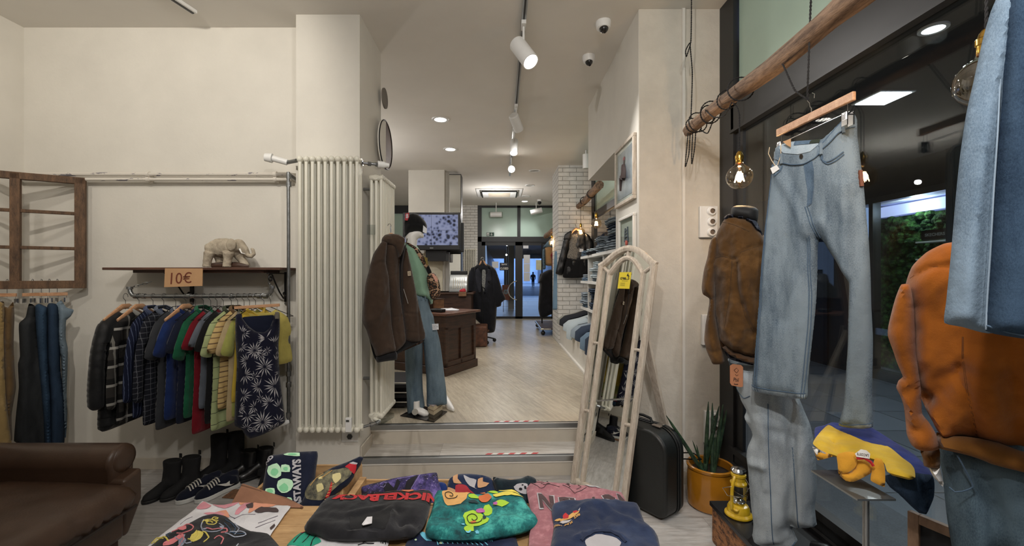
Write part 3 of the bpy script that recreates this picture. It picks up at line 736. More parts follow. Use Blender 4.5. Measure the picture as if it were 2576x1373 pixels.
# two spots over the doors
for (px, py, lab) in ((1248, 535, 'white spotlight over the left glass door'), (1349, 530, 'white spotlight over the right glass door')):
    p = P(px, py, 11.4)
    t = thing('door_spotlight', lab, 'spotlight', (p.x, 11.4, H))
    MB().tube([(p.x, 11.4, H), (p.x, 11.4, p.z)], .012, 8).build('arm', M_white, t); MB().cyl(p + Vector((-.15, 0, -.05)), p + Vector((.15, -.02, .02 if px > 1300 else -.05)), .07, n=18).build('housing', M_white, t)
p = P(1248, 518, 11.0); 
# ceiling fixture at the upper left
t = thing('linear_ceiling_light', 'slim white linear light on the ceiling above the left wall', 'ceiling light', (-2.2, 3.1, H))
MB().beam((-2.32, 2.7, H - .012), (-2.225, 3.12, H - .012), .05, .024).build('housing', M_white, t, bevel=.003)
MB().beam((-2.32, 2.7, H - .026), (-2.228, 3.11, H - .026), .018, .004).build('slot', M_blackp, t, smooth=False)
light('glow_on_wall', 'SPOT', (-2.9, 1.6, 3.3), 22, WARM, (-2.9, 3.3, 2.5), .05, 110)  # added spot for the wall glow, separate from the linear fixture
# ================================================================== LEFT WALL SIDE
# old window frame hung across the corner
A = Vector((-3.17, 3.28, 0)); B = Vector((-3.95, 2.80, 0)); dv = (B - A).normalized(); dn = Vector((-dv.y, dv.x, 0)); dn = dn if dn.y < 0 else -dn
t = thing('old_sash_frame', 'old brown wooden window sash without glass hung across the left corner', 'window frame', (-3.4, 3.15, 1.4))
z0, z1 = 1.405, 2.235; st = .055
def fp(s, z): return A + dv * s + Vector((0, 0, z))
wf = MB(); WL = .745
for s in (0.03, .372, .715): wf.beam(fp(s, z0), fp(s, z1), .062 if s != .372 else .052, .04, dn) 
wf.each('stile', M_frame, t, bevel=.003)
wf = MB(); wf.beam(fp(0, z1 - .02), fp(WL, z1 - .02), .04, .05); wf.beam(fp(0, z0 + .025), fp(WL, z0 + .025), .05, .058); wf.each('rail', M_frame, t, bevel=.003)
wf = MB()
for z in (1.70, 1.965): wf.beam(fp(0, z), fp(WL, z), .022, .024)
wf.each('glazing_bar', M_frame, t, bevel=.003)

def hook(mb, top, d=(0, 1, 0), r=.022, drop=.07, th=.0018):
    """wire hook hanging from a rail at top; opens in direction d"""
    d = Vector(d).normalized(); top = Vector(top); c = top - Vector((0, 0, r * .0)) - Vector((0, 0, r - .004))
    pts = [c + (d * math.cos(a) + Vector((0, 0, 1)) * math.sin(a)) * r for a in np.linspace(-.2, PI * 1.25, 14)]
    pts += [c - Vector((0, 0, r * 1.3)), c - Vector((0, 0, drop))]
    return mb.tube(pts, th, 6)
def clip_hanger(mb_loc, ax, half, lab, grp, zbar, dh=(0, 1, 0), par=None):
    """thing: clip hanger: wooden bar, hook, two clips; mb_loc top of the hook"""
    top = Vector(mb_loc); ax = Vector(ax).normalized()
    t = thing('clip_hanger', lab, 'hanger', top, grp)
    hook(MB(), top, dh, .02, top.z - zbar).build('hook', M_steel, t)
    c = Vector((top.x, top.y, zbar))
    MB().beam(c - ax * half, c + ax * half, .012, .024).build('bar', M_hang, t, bevel=.002)
    for s in (-1, 1):
        p = c + ax * half * .9 * s
        MB().tube([p, p - Vector((0, 0, .03))], .0015, 6).box(p - Vector((0, 0, .045)), (.012, .03, .035)).build('clip', M_chrome, t, smooth=False)
    return t
# trousers on the frame
M_dk = denim('black_denim', C(24, 26, 28), C(46, 48, 50)); M_nv = denim('navy_denim', C(24, 38, 56), C(52, 72, 94)); M_nv2 = denim('indigo_denim', C(22, 34, 50), C(44, 60, 80)); M_lb = denim('washed_blue_denim', C(70, 86, 100), C(118, 134, 146))
M_bg = fabric('khaki_cotton', C(150, 126, 82), C(176, 150, 104)); M_br = fabric('brown_cotton', C(104, 82, 54))
sc = 2.04; K = lambda pts: crop(pts, 0, 700, sc)
def trouser(nm, lab, outline, Y, m, cr=(), T=.035, turn=0, grp=None, tiltn=0, wb=None):
    xs = [p[0] for p in outline]; ys = [p[1] for p in outline]; cx = sum(xs) / len(xs)
    pl = facing(cx, min(ys), Y, turn); b = pl.world(cx, max(ys))
    t = thing(nm, lab, 'trousers', b, grp)
    o, s = inflate('legs', outline, pl, m, t, T=T, R=.05, creases=cr, wr=(.012, 14, 3), h=.014)
    if wb: 
        w_, _ = inflate('waistband', wb, pl, m, t, T=T * .6 + .012, R=.02, Tb=.02, Rb=.02, h=.012, wr=(.006, 20, 20))
    return t
G = 'trousers clipped under the old window sash'
v = lambda a: K(a)
trouser('trousers', 'khaki trousers at the left edge, clipped under the window sash', K([(-60, 130), (20, 120), (18, 300), (30, 600), (60, 905), (-60, 915)]), 2.93, M_bg, [(K([(-20, 150), (-10, 880)]), -.02, .03)])
trouser('trousers', 'brown and tan patched trousers beside the khaki pair', K([(14, 140), (40, 150), (68, 120), (74, 200), (70, 340), (76, 480), (82, 560), (60, 700), (62, 830), (30, 850), (15, 400)]), 3.00, M_br, [(K([(35, 190), (45, 420), (30, 640)]), .015, .03), (K([(55, 360), (75, 440)]), -.02, .02)])
trouser('jeans', 'black jeans, leftmost dark pair under the window sash', K([(150, 128), (178, 140), (186, 200), (188, 290), (210, 430), (232, 560), (238, 700), (236, 878), (172, 884), (112, 890), (98, 850), (72, 836), (82, 700), (96, 560), (92, 440), (102, 400), (98, 300), (98, 230), (130, 200), (140, 160)]), 3.02, M_dk, [(K([(150, 230), (130, 500), (120, 860)]), .02, .03), (K([(175, 200), (200, 600), (215, 860)]), -.015, .02)])
trouser('jeans', 'dark blue jeans between the black and the indigo pairs', K([(180, 140), (200, 130), (225, 140), (245, 150), (248, 400), (262, 600), (268, 868), (232, 868), (222, 700), (196, 400), (186, 280)]), 3.06, M_nv, [(K([(225, 170), (236, 500), (244, 860)]), .015, .02)])
trouser('jeans', 'indigo jeans, second pair from the right under the window sash', K([(240, 150), (250, 128), (285, 130), (300, 150), (306, 300), (312, 480), (330, 640), (328, 855), (262, 862), (258, 600), (244, 400)]), 3.10, M_nv2, [(K([(262, 180), (272, 500), (290, 850)]), .015, .025)])
trouser('jeans', 'faded blue jeans with a ripped knee, rightmost pair under the sash', K([(286, 135), (312, 112), (326, 128), (342, 150), (378, 162), (362, 196), (340, 215), (338, 310), (348, 360), (346, 480), (342, 600), (346, 700), (338, 818), (326, 815), (318, 600), (312, 420), (294, 300), (296, 200)]), 3.14, M_lb, [(K([(318, 160), (320, 400), (330, 780)]), .012, .02)], T=.03)
for x, y, ax in ((18, 728, (1, .2, 0)), (82, 728, (.3, 1, 0)), (104, 728, (1, .3, 0)), (124, 728, (.4, 1, 0)), (144, 728, (.6, .8, 0))):
    i = (18, 82, 104, 124, 144).index(x)
    s_ = (Vector((x - CX, 0, 0)).x / F); 
    # depth of the sash rail at this place
    Yr = (A.y * dv.x - A.x * dv.y) / (dv.x - s_ * dv.y) if abs(dv.x - s_ * dv.y) > 1e-6 else 3.1
    p = P(x, 714, Yr); p.z = z0 + .062
    clip_hanger(p + dn * .0, ax, .055, ['beech clip hanger over the brown patched trousers, leftmost on the sash', 'beech clip hanger over the black jeans on the sash', 'broad beech clip hanger over the dark blue jeans', 'beech clip hanger over the indigo jeans', 'beech clip hanger over the faded jeans, rightmost on the sash'][i], 'clip hangers on the window sash', p.z - .108, dn)

# heating pipes along the wall
def flaky():
    n = NT('flaking_pipe_paint'); v = n.coord('Object', (.5, 1, 2))
    n.col(n.ramp(n.noise(v, 14, 5, .6), [(.60, C(214, 208, 198)), (.62, C(128, 124, 130))])); n.b.inputs['Roughness'].default_value = .5; return n.m
M_flk = flaky()
t = thing('heating_pipes', 'pair of flaking white heating pipes running along the left wall', 'pipes', (-2.5, 3.28, 2.2))
zt, zl = CH + (CY - 438) * 3.27 / F, CH + (CY - 448) * 3.27 / F
MB().tube([(-3.7, 3.275, zt), (-1.62, 3.275, zt), (-1.565, 3.26, zt - .01), (-1.555, 3.25, zt - .05)], .0155, 12).build('upper_pipe', M_flk, t)
MB().tube([(-3.7, 3.275, zl - .008), (-1.60, 3.275, zl - .008)], .0135, 12).build('lower_pipe', M_flk, t)
mb = MB()
for x in (-2.69, -1.72): mb.cyl((x - .012, 3.275, zt), (x + .012, 3.275, zt), .021).cyl((x - .012, 3.275, zl - .008), (x + .012, 3.275, zl - .008), .018).beam((x, 3.30, zl - .03), (x, 3.30, zt + .02), .02, .02, (0, 1, 0))
mb.build('pipe_clamp', M_flk, t)
MB().tube([(-1.545, 3.12, zt - .02), (-1.548, 3.13, 1.8), (-1.548, 3.13, .47), (-1.548, 3.13, .42)], .012, 12).build('riser_pipe', M_steel, t)
mb = MB()
for z in (zt - .03, zt - .09, .80, .72, .50): mb.cyl((-1.547, 3.13, z), (-1.547, 3.13, z - .035), .019, n=8)
mb.cyl((-1.547, 3.25, zt - .05), (-1.547, 3.12, zt - .03), .014)
mb.each('fitting', M_steel, t)
MB().cyl((-1.55, 3.12, zt + .05), (-1.65, 3.10, zt + .075), .022).cyl((-1.65, 3.10, zt + .075), (-1.70, 3.09, zt + .08), .035, .028).build('thermostat_valve', M_white, t, bevel=.003)
MB().cyl((-1.46, 3.07, zt + .05), (-1.55, 3.12, zt + .05), .014).build('connector', M_steel, t)
MB().cyl((-1.548, 3.13, .435), (-1.60, 3.08, .425), .018).build('drain_cap', M_white, t)

# radiators
def radiator(name, lab, base, ax, dp, nsec, pitch, z0, z1, ntube, r=.0125):
    ax = Vector(ax); dp = Vector(dp); base = Vector(base)
    t = thing(name, lab, 'radiator', (base.x, base.y, z0))
    for k in range(nsec):
        mb = MB(); c = base + ax * (k + .5) * pitch
        for j in range(ntube):
            q = c + dp * ((j - (ntube - 1) / 2) * .036)
            mb.tube([Vector((q.x, q.y, z)) for z in (z0 + .03, z0 + .05, z1 - .05, z1 - .03)], r, 12)
        span = (ntube - 1) / 2 * .036
        for z, s in ((z0 + .03, -1), (z1 - .03, 1)):
            pts = [c - dp * (span + .002), c + dp * (span + .002)]
            mb.tube([Vector((p.x, p.y, z)) for p in (pts[0] , c, pts[1])], [.021, .025, .021], 14)
            mb._ell((pts[0].x, pts[0].y, z + s * .004), .021, (1, 1, 1.1), 12, 0); mb._ell((pts[1].x, pts[1].y, z + s * .004), .021, (1, 1, 1.1), 12, 0)
            mb.cyl(Vector((c.x, c.y, z)) - ax * pitch * .52, Vector((c.x, c.y, z)) + ax * pitch * .52, .019, n=14)
        mb.build('section', M_rad, t)
    return t
R1 = radiator('tall_radiator', 'tall cream column radiator on the front of the white column', (-1.440, 3.065, 0), (1, 0, 0), (0, 1, 0), 10, .0447, .385, 2.345, 3)
mb = MB(); zz = 2.30
mb.cyl((-.99, 3.065, zz), (-.985, 3.065, zz), .02).cyl((-.985, 3.065, zz), (-.90, 3.1, zz), .0095).cyl((-.955, 3.08, zz), (-.935, 3.09, zz), .016, n=8).cyl((-.905, 3.10, zz), (-.885, 3.11, zz), .016, n=8); mb.build('upper_connector', M_steel, R1)
MB().cyl((-.89, 3.10, zz), (-.845, 3.12, zz), .026, .024, n=20).cyl((-.845, 3.12, zz), (-.815, 3.13, zz), .019, .015, n=20).build('thermostat_head', M_white, R1, bevel=.002)
MB().cyl((-.99, 3.065, .415), (-.90, 3.13, .425), .0095).cyl((-.945, 3.10, .42), (-.925, 3.115, .42), .017, n=8).cyl((-.91, 3.12, .425), (-.89, 3.15, .43), .014, n=8).build('lower_connector', M_steel, R1)
hm_ = MB().bb(-1.09, -1.048, 3.005, 3.028, .40, .50).build('heat_meter', M_white, R1, bevel=.003)
MB().bb(-1.084, -1.062, 3.0035, 3.006, .472, .487).build('meter_display', mat('lcd_grey', C(70, 74, 70), .3), hm_, smooth=False)
MB().cyl((-.993, 3.065, .415), (-.980, 3.065, .415), .024, n=8).build('end_plug', M_rad, R1)
R2 = radiator('tall_radiator', 'tall cream column radiator on the side of the column, behind the brown jacket', (-.935, 3.20, 0), (0, 1, 0), (1, 0, 0), 9, .0447, .42, 2.26, 3)
MB().cyl((-.935, 3.20, .45), (-.935, 3.16, .445), .024, n=10).cyl((-.935, 3.16, .445), (-.885, 3.15, .43), .012).build('valve', M_rad, R2)
MB().cyl((-1.04, 3.25, 2.15), (-.97, 3.25, 2.15), .012).cyl((-1.04, 3.25, .72), (-.97, 3.25, .72), .012).each('wall_bracket', M_steel, R2)
# double socket low on the column
t = thing('power_socket', 'small white power socket low on the column under the radiator', 'socket', (-1.12, YC, .31))
MB().bb(-1.17, -1.05, YC - .008, YC, .275, .355).build('plate', M_white, t, bevel=.002); MB().lathe([(.001, 0), (.021, 0), (.021, .004), (.001, .004)], (-1.11, YC - .012, .315), 6, (0, -1, 0)).build('outlet', mat('socket_grey', C(60, 60, 60), .5), t)
# clear guard at the stair edge
t = thing('door_stop', 'clear plastic guard on the edge of the upper step beside the radiator', 'guard', (-.99, 3.5, ZF))
MB().prism([(-1.02, 3.44, ZF + .004), (-.95, 3.43, ZF + .004), (-.90, 3.62, ZF + .004), (-.96, 3.64, ZF + .004)], (0, 0, .035)).build('block', glass('clear_plastic', (.85, .87, .87, 1), .8), t, smooth=False)

# round discs on the far edge of the column
t = thing('round_disc', 'large round disc with a brown and a white half at the column edge', 'wall disc', (-.985, 3.70, 2.6))
zc = CH + (CY - 365) * 3.7 / F; n_ = 40; r = .205
half = lambda a0, a1, cy, cz, r: [(-1.035 + .03, cy + r * math.cos(a), cz + r * math.sin(a)) for a in np.linspace(a0, a1, 24)]
MB().prism(half(PI / 2, 3 * PI / 2, 3.70, zc, r), (.014, 0, 0)).build('white_half', M_wall, t, smooth=False)
MB().prism(half(-PI / 2, PI / 2, 3.70, zc, r), (.014, 0, 0)).build('brown_half', wood('disc_brown', C(70, 46, 34), C(96, 66, 50), (3, 3, 3)), t, smooth=False)
MB().tube([(-1.035 + .045, 3.70 + r * math.cos(a), zc + r * math.sin(a)) for a in np.linspace(0, 2 * PI, 40)[:-1]], .005, 6, closed=True).build('rim', M_black, t)
zc2 = CH + (CY - 250) * 3.72 / F
t = thing('round_disc', 'small grey disc high on the column edge above the brown one', 'wall disc', (-.985, 3.72, zc2))
MB().prism([(-1.035 + .028, 3.70 + .085 * math.cos(a), zc2 + .085 * math.sin(a)) for a in np.linspace(0, 2 * PI, 30)[:-1]], (.012, 0, 0)).build('disc', mat('disc_grey', C(112, 106, 98), .7), t, smooth=False)

# shelf with wrought brackets, rail, price card, elephant
t = thing('wooden_shelf', 'dark wooden wall shelf on black scrolled iron brackets over the clothes rail', 'shelf', (-2.4, 3.3, 1.54))
zs = CH + (CY - 677) * 3.1 / F
MB().bb(-2.825, -1.565, 3.04, 3.325, zs - .006, zs + .012).build('board', M_shelf, t, bevel=.003, smooth=False)
MB().bb(-2.64, -1.70, 3.08, 3.30, zs - .026, zs - .006).build('under_board', M_shelf, t, smooth=False)
for x in (-2.39, -1.63):
    mb = MB(); xx = x if x < -2 else -1.66
    mb.bb(xx - .013, xx + .013, 3.315, 3.328, zs - .25, zs - .02); mb.bb(xx - .011, xx + .011, 3.06, 3.32, zs - .034, zs - .026)
    def scroll(c, r0, r1, a0, a1): return [(xx, c[0] + (r0 + (r1 - r0) * i / 19) * math.cos(a0 + (a1 - a0) * i / 19), c[1] + (r0 + (r1 - r0) * i / 19) * math.sin(a0 + (a1 - a0) * i / 19)) for i in range(20)]
    s1 = scroll((3.095, zs - .065), .008, .034, 5.5 * PI / 2, .2)
    s2 = scroll((3.285, zs - .19), .03, .007, -PI / 2 - .3, -PI / 2 + 4.6 + .2)
    mb.tube(s1, .0055, 6); mb.tube([s1[-1], (xx, 3.16, zs - .10), (xx, 3.22, zs - .17), s2[0]], .0055, 6); mb.tube(s2, .0055, 6)
    mb.build('bracket', M_black, t)
    MB().cyl((xx, 3.314, zs - .26), (xx, 3.33, zs - .26), .012).build('screw', M_steel, t)
yr = 3.03; xa, xb = -2.62, -1.615; zr = CH + (CY - 745) * yr / F
t = thing('clothes_rail', 'galvanised pipe rail hanging from chains under the wall shelf', 'clothes rail', (-2.1, yr, zr))
MB().tube([(xa, yr, zr + .055), (xa + .004, yr, zr + .03), (xa + .02, yr, zr + .008), (xa + .05, yr, zr), (-2.1, yr, zr), (xb - .05, yr, zr + .005), (xb - .02, yr, zr + .014), (xb - .003, yr, zr + .035), (xb, yr, zr + .06)], .0135, 14).build('pipe', M_steel, t)
mb = MB()
for x in (xa + .045, xa + .10, -2.2, -1.9, xb - .045, xb - .09): mb.cyl((x - .012, yr, zr + .001), (x + .012, yr, zr + .001), .018, n=10)
mb.cyl((xa, yr, zr + .05), (xa, yr, zr + .068), .02, n=10).cyl((xb, yr, zr + .055), (xb, yr, zr + .075), .02, n=10); mb.each('fitting', M_steel, t)
def chain(a, b, n):
    a, b = Vector(a), Vector(b); mb = MB(); d = (b - a) / n; u = d.normalized()
    s1 = u.cross(Vector((0, 1, 0))).normalized(); s2 = u.cross(s1)
    for i in range(n):
        c = a + d * (i + .5); s = s1 if i % 2 else s2
        mb.tube([c + u * math.cos(q) * d.length * .68 + s * math.sin(q) * .0075 for q in np.linspace(0, 2 * PI, 13)[:-1]], .0018, 5, closed=True)
    return mb
chain((xa + .002, yr, zr + .06), (-2.50, 3.07, zs - .09), 5).build('chain', M_steel, t); chain((xb - .003, yr, zr + .065), (-1.68, 3.10, zs - .09), 5).build('chain', M_steel, t)
t = thing('price_card', 'brown cardboard price card reading 10€ hanging from the shelf edge', 'price card', (-2.25, 3.03, 1.47))
q = [P(414, 722, 3.03), P(510, 719, 3.03), P(510.5, 675, 3.03), P(416, 674.5, 3.03)]
cd_ = MB().prism(q, (0, -.004, 0)).build('card', mat('card_brown', C(186, 146, 106), .8, var=.05), t, smooth=False)
mk = mat('marker_brown', C(110, 52, 34), .7)
q2 = [(q[0].x + .045, q[0].z + .02), (q[1].x - .075, q[1].z + .022), (q[2].x - .075, q[2].z - .026), (q[3].x + .045, q[3].z - .026)]
text_quad('lettering', '10€', q2, lambda Q: [Vector((a, 3.0245, b)) for a, b in Q], mk, cd_, 0)
# elephant
M_el = mat('elephant_stone', C(140, 129, 112), .85, var=.2, scale=18, bump=.6, bscale=70, c2=C(196, 184, 164))
ex, ey, ez = P(566, 673, 3.12).x, 3.14, zs + .012
t = thing('elephant_figurine', 'carved stone elephant figurine with raised trunk on the wall shelf', 'elephant figurine', (ex, ey, ez))
def fuse(name, mb, m, parent, vox=.006, sm=6, disp=0, dscale=20):
    me = bpy.data.meshes.new('f'); me.from_pydata([tuple(v) for v in mb.v], [], mb.f); bm = bmesh.new(); bm.from_mesh(me); bmesh.ops.recalc_face_normals(bm, faces=bm.faces); bm.to_mesh(me); bm.free()
    o = bpy.data.objects.new('f', me); COL.objects.link(o)
    r_ = o.modifiers.new('r', 'REMESH'); r_.mode = 'VOXEL'; r_.voxel_size = vox
    s_ = o.modifiers.new('s', 'SMOOTH'); s_.iterations = sm; s_.factor = .6
    dg = bpy.context.evaluated_depsgraph_get(); m2 = bpy.data.meshes.new_from_object(o.evaluated_get(dg))
    vs = [v.co.copy() for v in m2.vertices]; ns = [v.normal.copy() for v in m2.vertices]; fs = [tuple(p.vertices) for p in m2.polygons]
    if disp: vs = [v + n * disp * noise.fractal(v * dscale, .8, 2, 3) for v, n in zip(vs, ns)]
    bpy.data.objects.remove(o); bpy.data.meshes.remove(me); bpy.data.meshes.remove(m2)
    return link_mesh(name, vs, fs, m, parent, None, None, True, 180, 0, False)
E = lambda x, z, y=0: Vector((ex + x, ey + y, ez + z))
mb = MB()
mb.tube([E(-.125, .085), E(-.115, .13), E(-.06, .145), E(0, .15), E(.05, .145), E(.075, .13)], [.03, .055, .068, .066, .055, .04], 18, flat=(1, .85))
mb._ell(E(.085, .162), .048, (1, .8, 1), 16, 0)
mb.tube([E(.105, .16), E(.135, .125), E(.155, .09), E(.18, .082), E(.2, .10), E(.19, .135), E(.175, .14)], [.034, .026, .02, .016, .014, .012, .009], 12)
for (x, y, x2, x3) in ((-.105, -.03, -.12, -.125), (-.085, .035, -.075, -.07), (.035, -.034, .028, .022), (.055, .034, .095, .115)):
    mb.tube([E(x, .11, y), E(x2, .055, y), E(x3, .02, y), E(x3, .004, y)], [.038, .028, .027, .03], 14)
mb.tube([E(-.135, .12), E(-.15, .10), E(-.148, .075)], [.008, .006, .01], 8)
fuse('body', mb, M_el, t, .006, 4, .002, 60)
for s in (-1, 1):
    mb = MB(); c = E(.062, .165, s * .05); mb._ell(c, .042, (.85, .22, 1.05), 14, 0); mb.build('ear', M_el, t)
MB().tube([E(.11, .135, -.025), E(.13, .105, -.035), E(.155, .10, -.035)], [.007, .005, .002], 8).build('tusk', M_skin, t)
MB().tube([E(-.10, .012, -.01), E(-.03, .016), E(.06, .012), E(.13, .006), E(.16, .01)], [.022, .026, .03, .022, .01], 10, flat=(1, .6)).build('base', M_dwood, t)

# ------------------------------------------------------------------ clothes on the rail
def shirt_outline(w, L, kind, sl=.30, coll=.075):
    sh = -.075
    if kind == 'tee': sleeve = [(w * .86, sh), (w + .055, -sl * .95), (w - .045, -sl * 1.06), (w - .06, -.20)]
    elif kind == 'long': sleeve = [(w * .84, sh), (w + .02, -.25), (w + .045, -.50), (w + .035, -sl - .32), (w - .035, -sl - .33), (w - .045, -.45), (w - .055, -.22)]
    else: sleeve = [(w * .70, sh + .01), (w * .80, -.16), (w - .06, -.22)]
    right = [(coll, 0)] + sleeve + [(w - .055, -L * .6), (w - .04, -L + .02), (w * .3, -L)]
    left = [(-a, b) for a, b in reversed(right)]
    return right + left + [(-coll * .6, -.02), (coll * .6, -.02)]
GAR = 'clothes on the pipe rail under the shelf'
def hanger(t_name, top, ax, lab, wooden, w=.2):
    top = Vector(top); ax = Vector(ax)
    t = thing('clothes_hanger', lab, 'hanger', top)
    side = Vector((0, 0, 1)).cross(ax); hook(MB(), top + Vector((0, 0, .016)), ax, .022, .09, .0019).build('hook', M_steel, t)
    c = top - Vector((0, 0, .075))
    arms = [c - ax * w - Vector((0, 0, .075)), c - ax * w * .55 - Vector((0, 0, .035)), c - ax * .03 + Vector((0, 0, .004)), c + ax * .03 + Vector((0, 0, .004)), c + ax * w * .55 - Vector((0, 0, .035)), c + ax * w - Vector((0, 0, .075))]
    if wooden: MB().tube(arms, [.010, .016, .019, .019, .016, .010], 10, flat=(1, .6)).build('shoulder_bar', M_hang, t)
    else: MB().tube(arms + [arms[0]], .0024, 6).build('wire', M_black, t)
    return t
def garment(nm, lab, x, m, kind='tee', w=.24, L=.74, turn=0.0, T=.022, sl=.26, wooden=False, hlab=None, coll=None, dy=0, dz=0, seed=0, dx=0):
    random.seed(seed + int(-x * 100))
    n = Matrix.Rotation(turn, 3, 'Z') @ Vector((1, 0, 0)); top = Vector((x, yr + dy, zr - .095 + dz)); 
    pl = Plane(top, n); ax = pl.u
    hanger(nm, (x, yr, zr), ax, hlab or ('black wire hanger holding the ' + lab.split(',')[0]), wooden, min(.19, w - .03))
    t = thing(nm, lab, 'clothing', top - Vector((0, 0, L)), GAR)
    cr = []
    for k in range(5):
        u0 = random.uniform(-w * .7, w * .7); cr.append(([(u0, -.12), (u0 + random.uniform(-.04, .04), -L * .6), (u0 + random.uniform(-.06, .06), -L)], random.choice((-1, 1)) * random.uniform(.006, .014), random.uniform(.015, .03)))
    o, s = inflate('body', shirt_outline(w, L, kind, sl), pl, m, t, T=T, R=.05, creases=cr, wr=(.010, 9, 4), uv=True, h=.02)
    if coll:
        MB().tube([pl.pt(u, v, k) for u, v, k in ((-.07, .0, 0), (-.03, -.045, .035), (.03, -.045, .035), (.07, 0, 0), (.04, .02, -.025), (-.04, .02, -.025))], .011, 8, closed=True, flat=(1.6, .7)).build('collar', coll, t)
    return t, s, pl
px2x = lambda px: (px - CX) * yr / F
W_ = C(206, 206, 206); K_ = C(20, 20, 24)
M_puff = fabric('black_puffer_nylon', C(20, 21, 23), C(34, 35, 37), rough=.5)
M_flan = stripes('grey_black_flannel', C(52, 50, 48), [(0, .12, .45, C(20, 20, 22), .8), (1, .12, .45, C(20, 20, 22), .8), (1, .12, .14, C(190, 188, 182), .55), (0, .12, .1, C(170, 168, 160), .35)])
M_plaid = stripes('navy_plaid', C(34, 40, 56), [(0, .03, .16, C(110, 118, 134), .5), (1, .03, .16, C(110, 118, 134), .4)])
M_nstr = stripes('navy_stripe', C(22, 28, 50), [(0, .02, .2, C(96, 106, 136), .6)])
M_dpl = stripes('dark_check', C(30, 32, 40), [(0, .035, .1, C(120, 122, 130), .5), (1, .035, .1, C(120, 122, 130), .5)])
M_gy = fabric('charcoal_jersey', C(54, 56, 60)); M_bl = fabric('royal_blue_jersey', C(22, 42, 92), C(30, 54, 108)); M_nj = fabric('navy_jersey', C(22, 28, 48))
M_gn = fabric('green_pique', C(24, 92, 62), C(34, 110, 76)); M_rd = fabric('crimson_pique', C(116, 16, 30), C(140, 24, 40)); M_sg = fabric('slate_grey_jersey', C(104, 110, 120)); M_bk = fabric('black_jersey', C(22, 22, 24))
M_lg = stripes('pale_green_stripe', C(168, 180, 132), [(1, .075, .05, C(30, 34, 36), .9)])
M_ty = stripes('tan_stripe', C(206, 178, 122), [(1, .034, .22, C(110, 84, 66), .8), (1, .068, .1, C(60, 46, 40), .5)])
M_be = fabric('beige_pique', C(186, 166, 128), C(206, 186, 148)); M_ol = fabric('lime_pique', C(168, 170, 92)); M_ye = fabric('yellow_cotton', C(206, 176, 66), C(222, 192, 84)); M_yp = fabric('pale_yellow_cotton', C(190, 176, 96))
tp, sp_, plp = garment('puffer_jacket', 'black quilted puffer jacket, leftmost on the pipe rail', px2x(316), M_puff, 'long', .25, .80, .10, .045, .30, True, 'beech hanger at the left end of the rail')
mb = MB()
line_on('quilting', [[(-.24, -z), (0, -z - .01), (.24, -z)] for z in np.arange(.2, .8, .055)], sp_, M_black, tp, .0016, uv=True)
garment('flannel_shirt', 'black and grey checked flannel shirt with light squares', px2x(350), M_flan, 'long', .235, .76, .08, .022, .30, True, 'beech hanger, second from the left end of the rail', coll=M_flan)
garment('plaid_shirt', 'navy shirt with narrow pale stripes beside the flannel shirt', px2x(385), M_nstr, 'long', .22, .72, .06, .02, .26, coll=M_nstr)
garment('plaid_shirt', 'dark checked shirt with fine grey grid', px2x(412), M_dpl, 'long', .22, .77, .02, .02, .26, coll=M_plaid)
garment('polo_shirt', 'charcoal grey short sleeved shirt next to the checked ones', px2x(442), M_gy, 'tee', .22, .80, .02, .02, .30)
garment('t_shirt', 'royal blue short sleeved shirt on a wooden hanger', px2x(468), M_bl, 'tee', .235, .73, 0, .022, .28, True, 'beech hanger over the royal blue shirt', coll=M_bl)
garment('t_shirt', 'navy short sleeved shirt behind the royal blue one', px2x(492), M_nj, 'tee', .22, .76, 0, .02)
garment('polo_shirt', 'bottle green polo shirt left of the crimson one', px2x(512), M_gn, 'tee', .225, .72, -.02, .02, .30, coll=M_gn)
garment('polo_shirt', 'crimson red polo shirt with a long tail', px2x(530), M_rd, 'tee', .215, .83, -.03, .02, .24)
garment('t_shirt', 'slate grey t-shirt between the red and the black ones', px2x(546), M_sg, 'tee', .215, .66, -.03, .018, .22)
garment('t_shirt', 'black t-shirt left of the pale green striped shirt', px2x(562), M_bk, 'tee', .22, .76, -.04, .02, .25)
garment('polo_shirt', 'pale green polo shirt with thin black stripes', px2x(582), M_lg, 'tee', .235, .80, -.06, .022, .28, coll=M_lg)
garment('polo_shirt', 'tan polo shirt with brown stripes', px2x(598), M_ty, 'tee', .225, .66, -.10, .022, .26, coll=M_ty)
garment('polo_shirt', 'plain beige polo shirt with a side slit', px2x(614), M_be, 'tee', .205, .75, -.12, .02, .28)
garment('polo_shirt', 'lime green polo shirt behind the beige one', px2x(628), M_ol, 'tee', .20, .72, -.16, .018, .28)
garment('sleeveless_top', 'bright yellow sleeveless top', px2x(643), M_ye, 'vest', .22, .62, -.35, .02, coll=M_ye)
garment('sleeveless_top', 'pale yellow top next to the bright yellow one', px2x(664), M_yp, 'vest', .22, .40, -.95, .02)
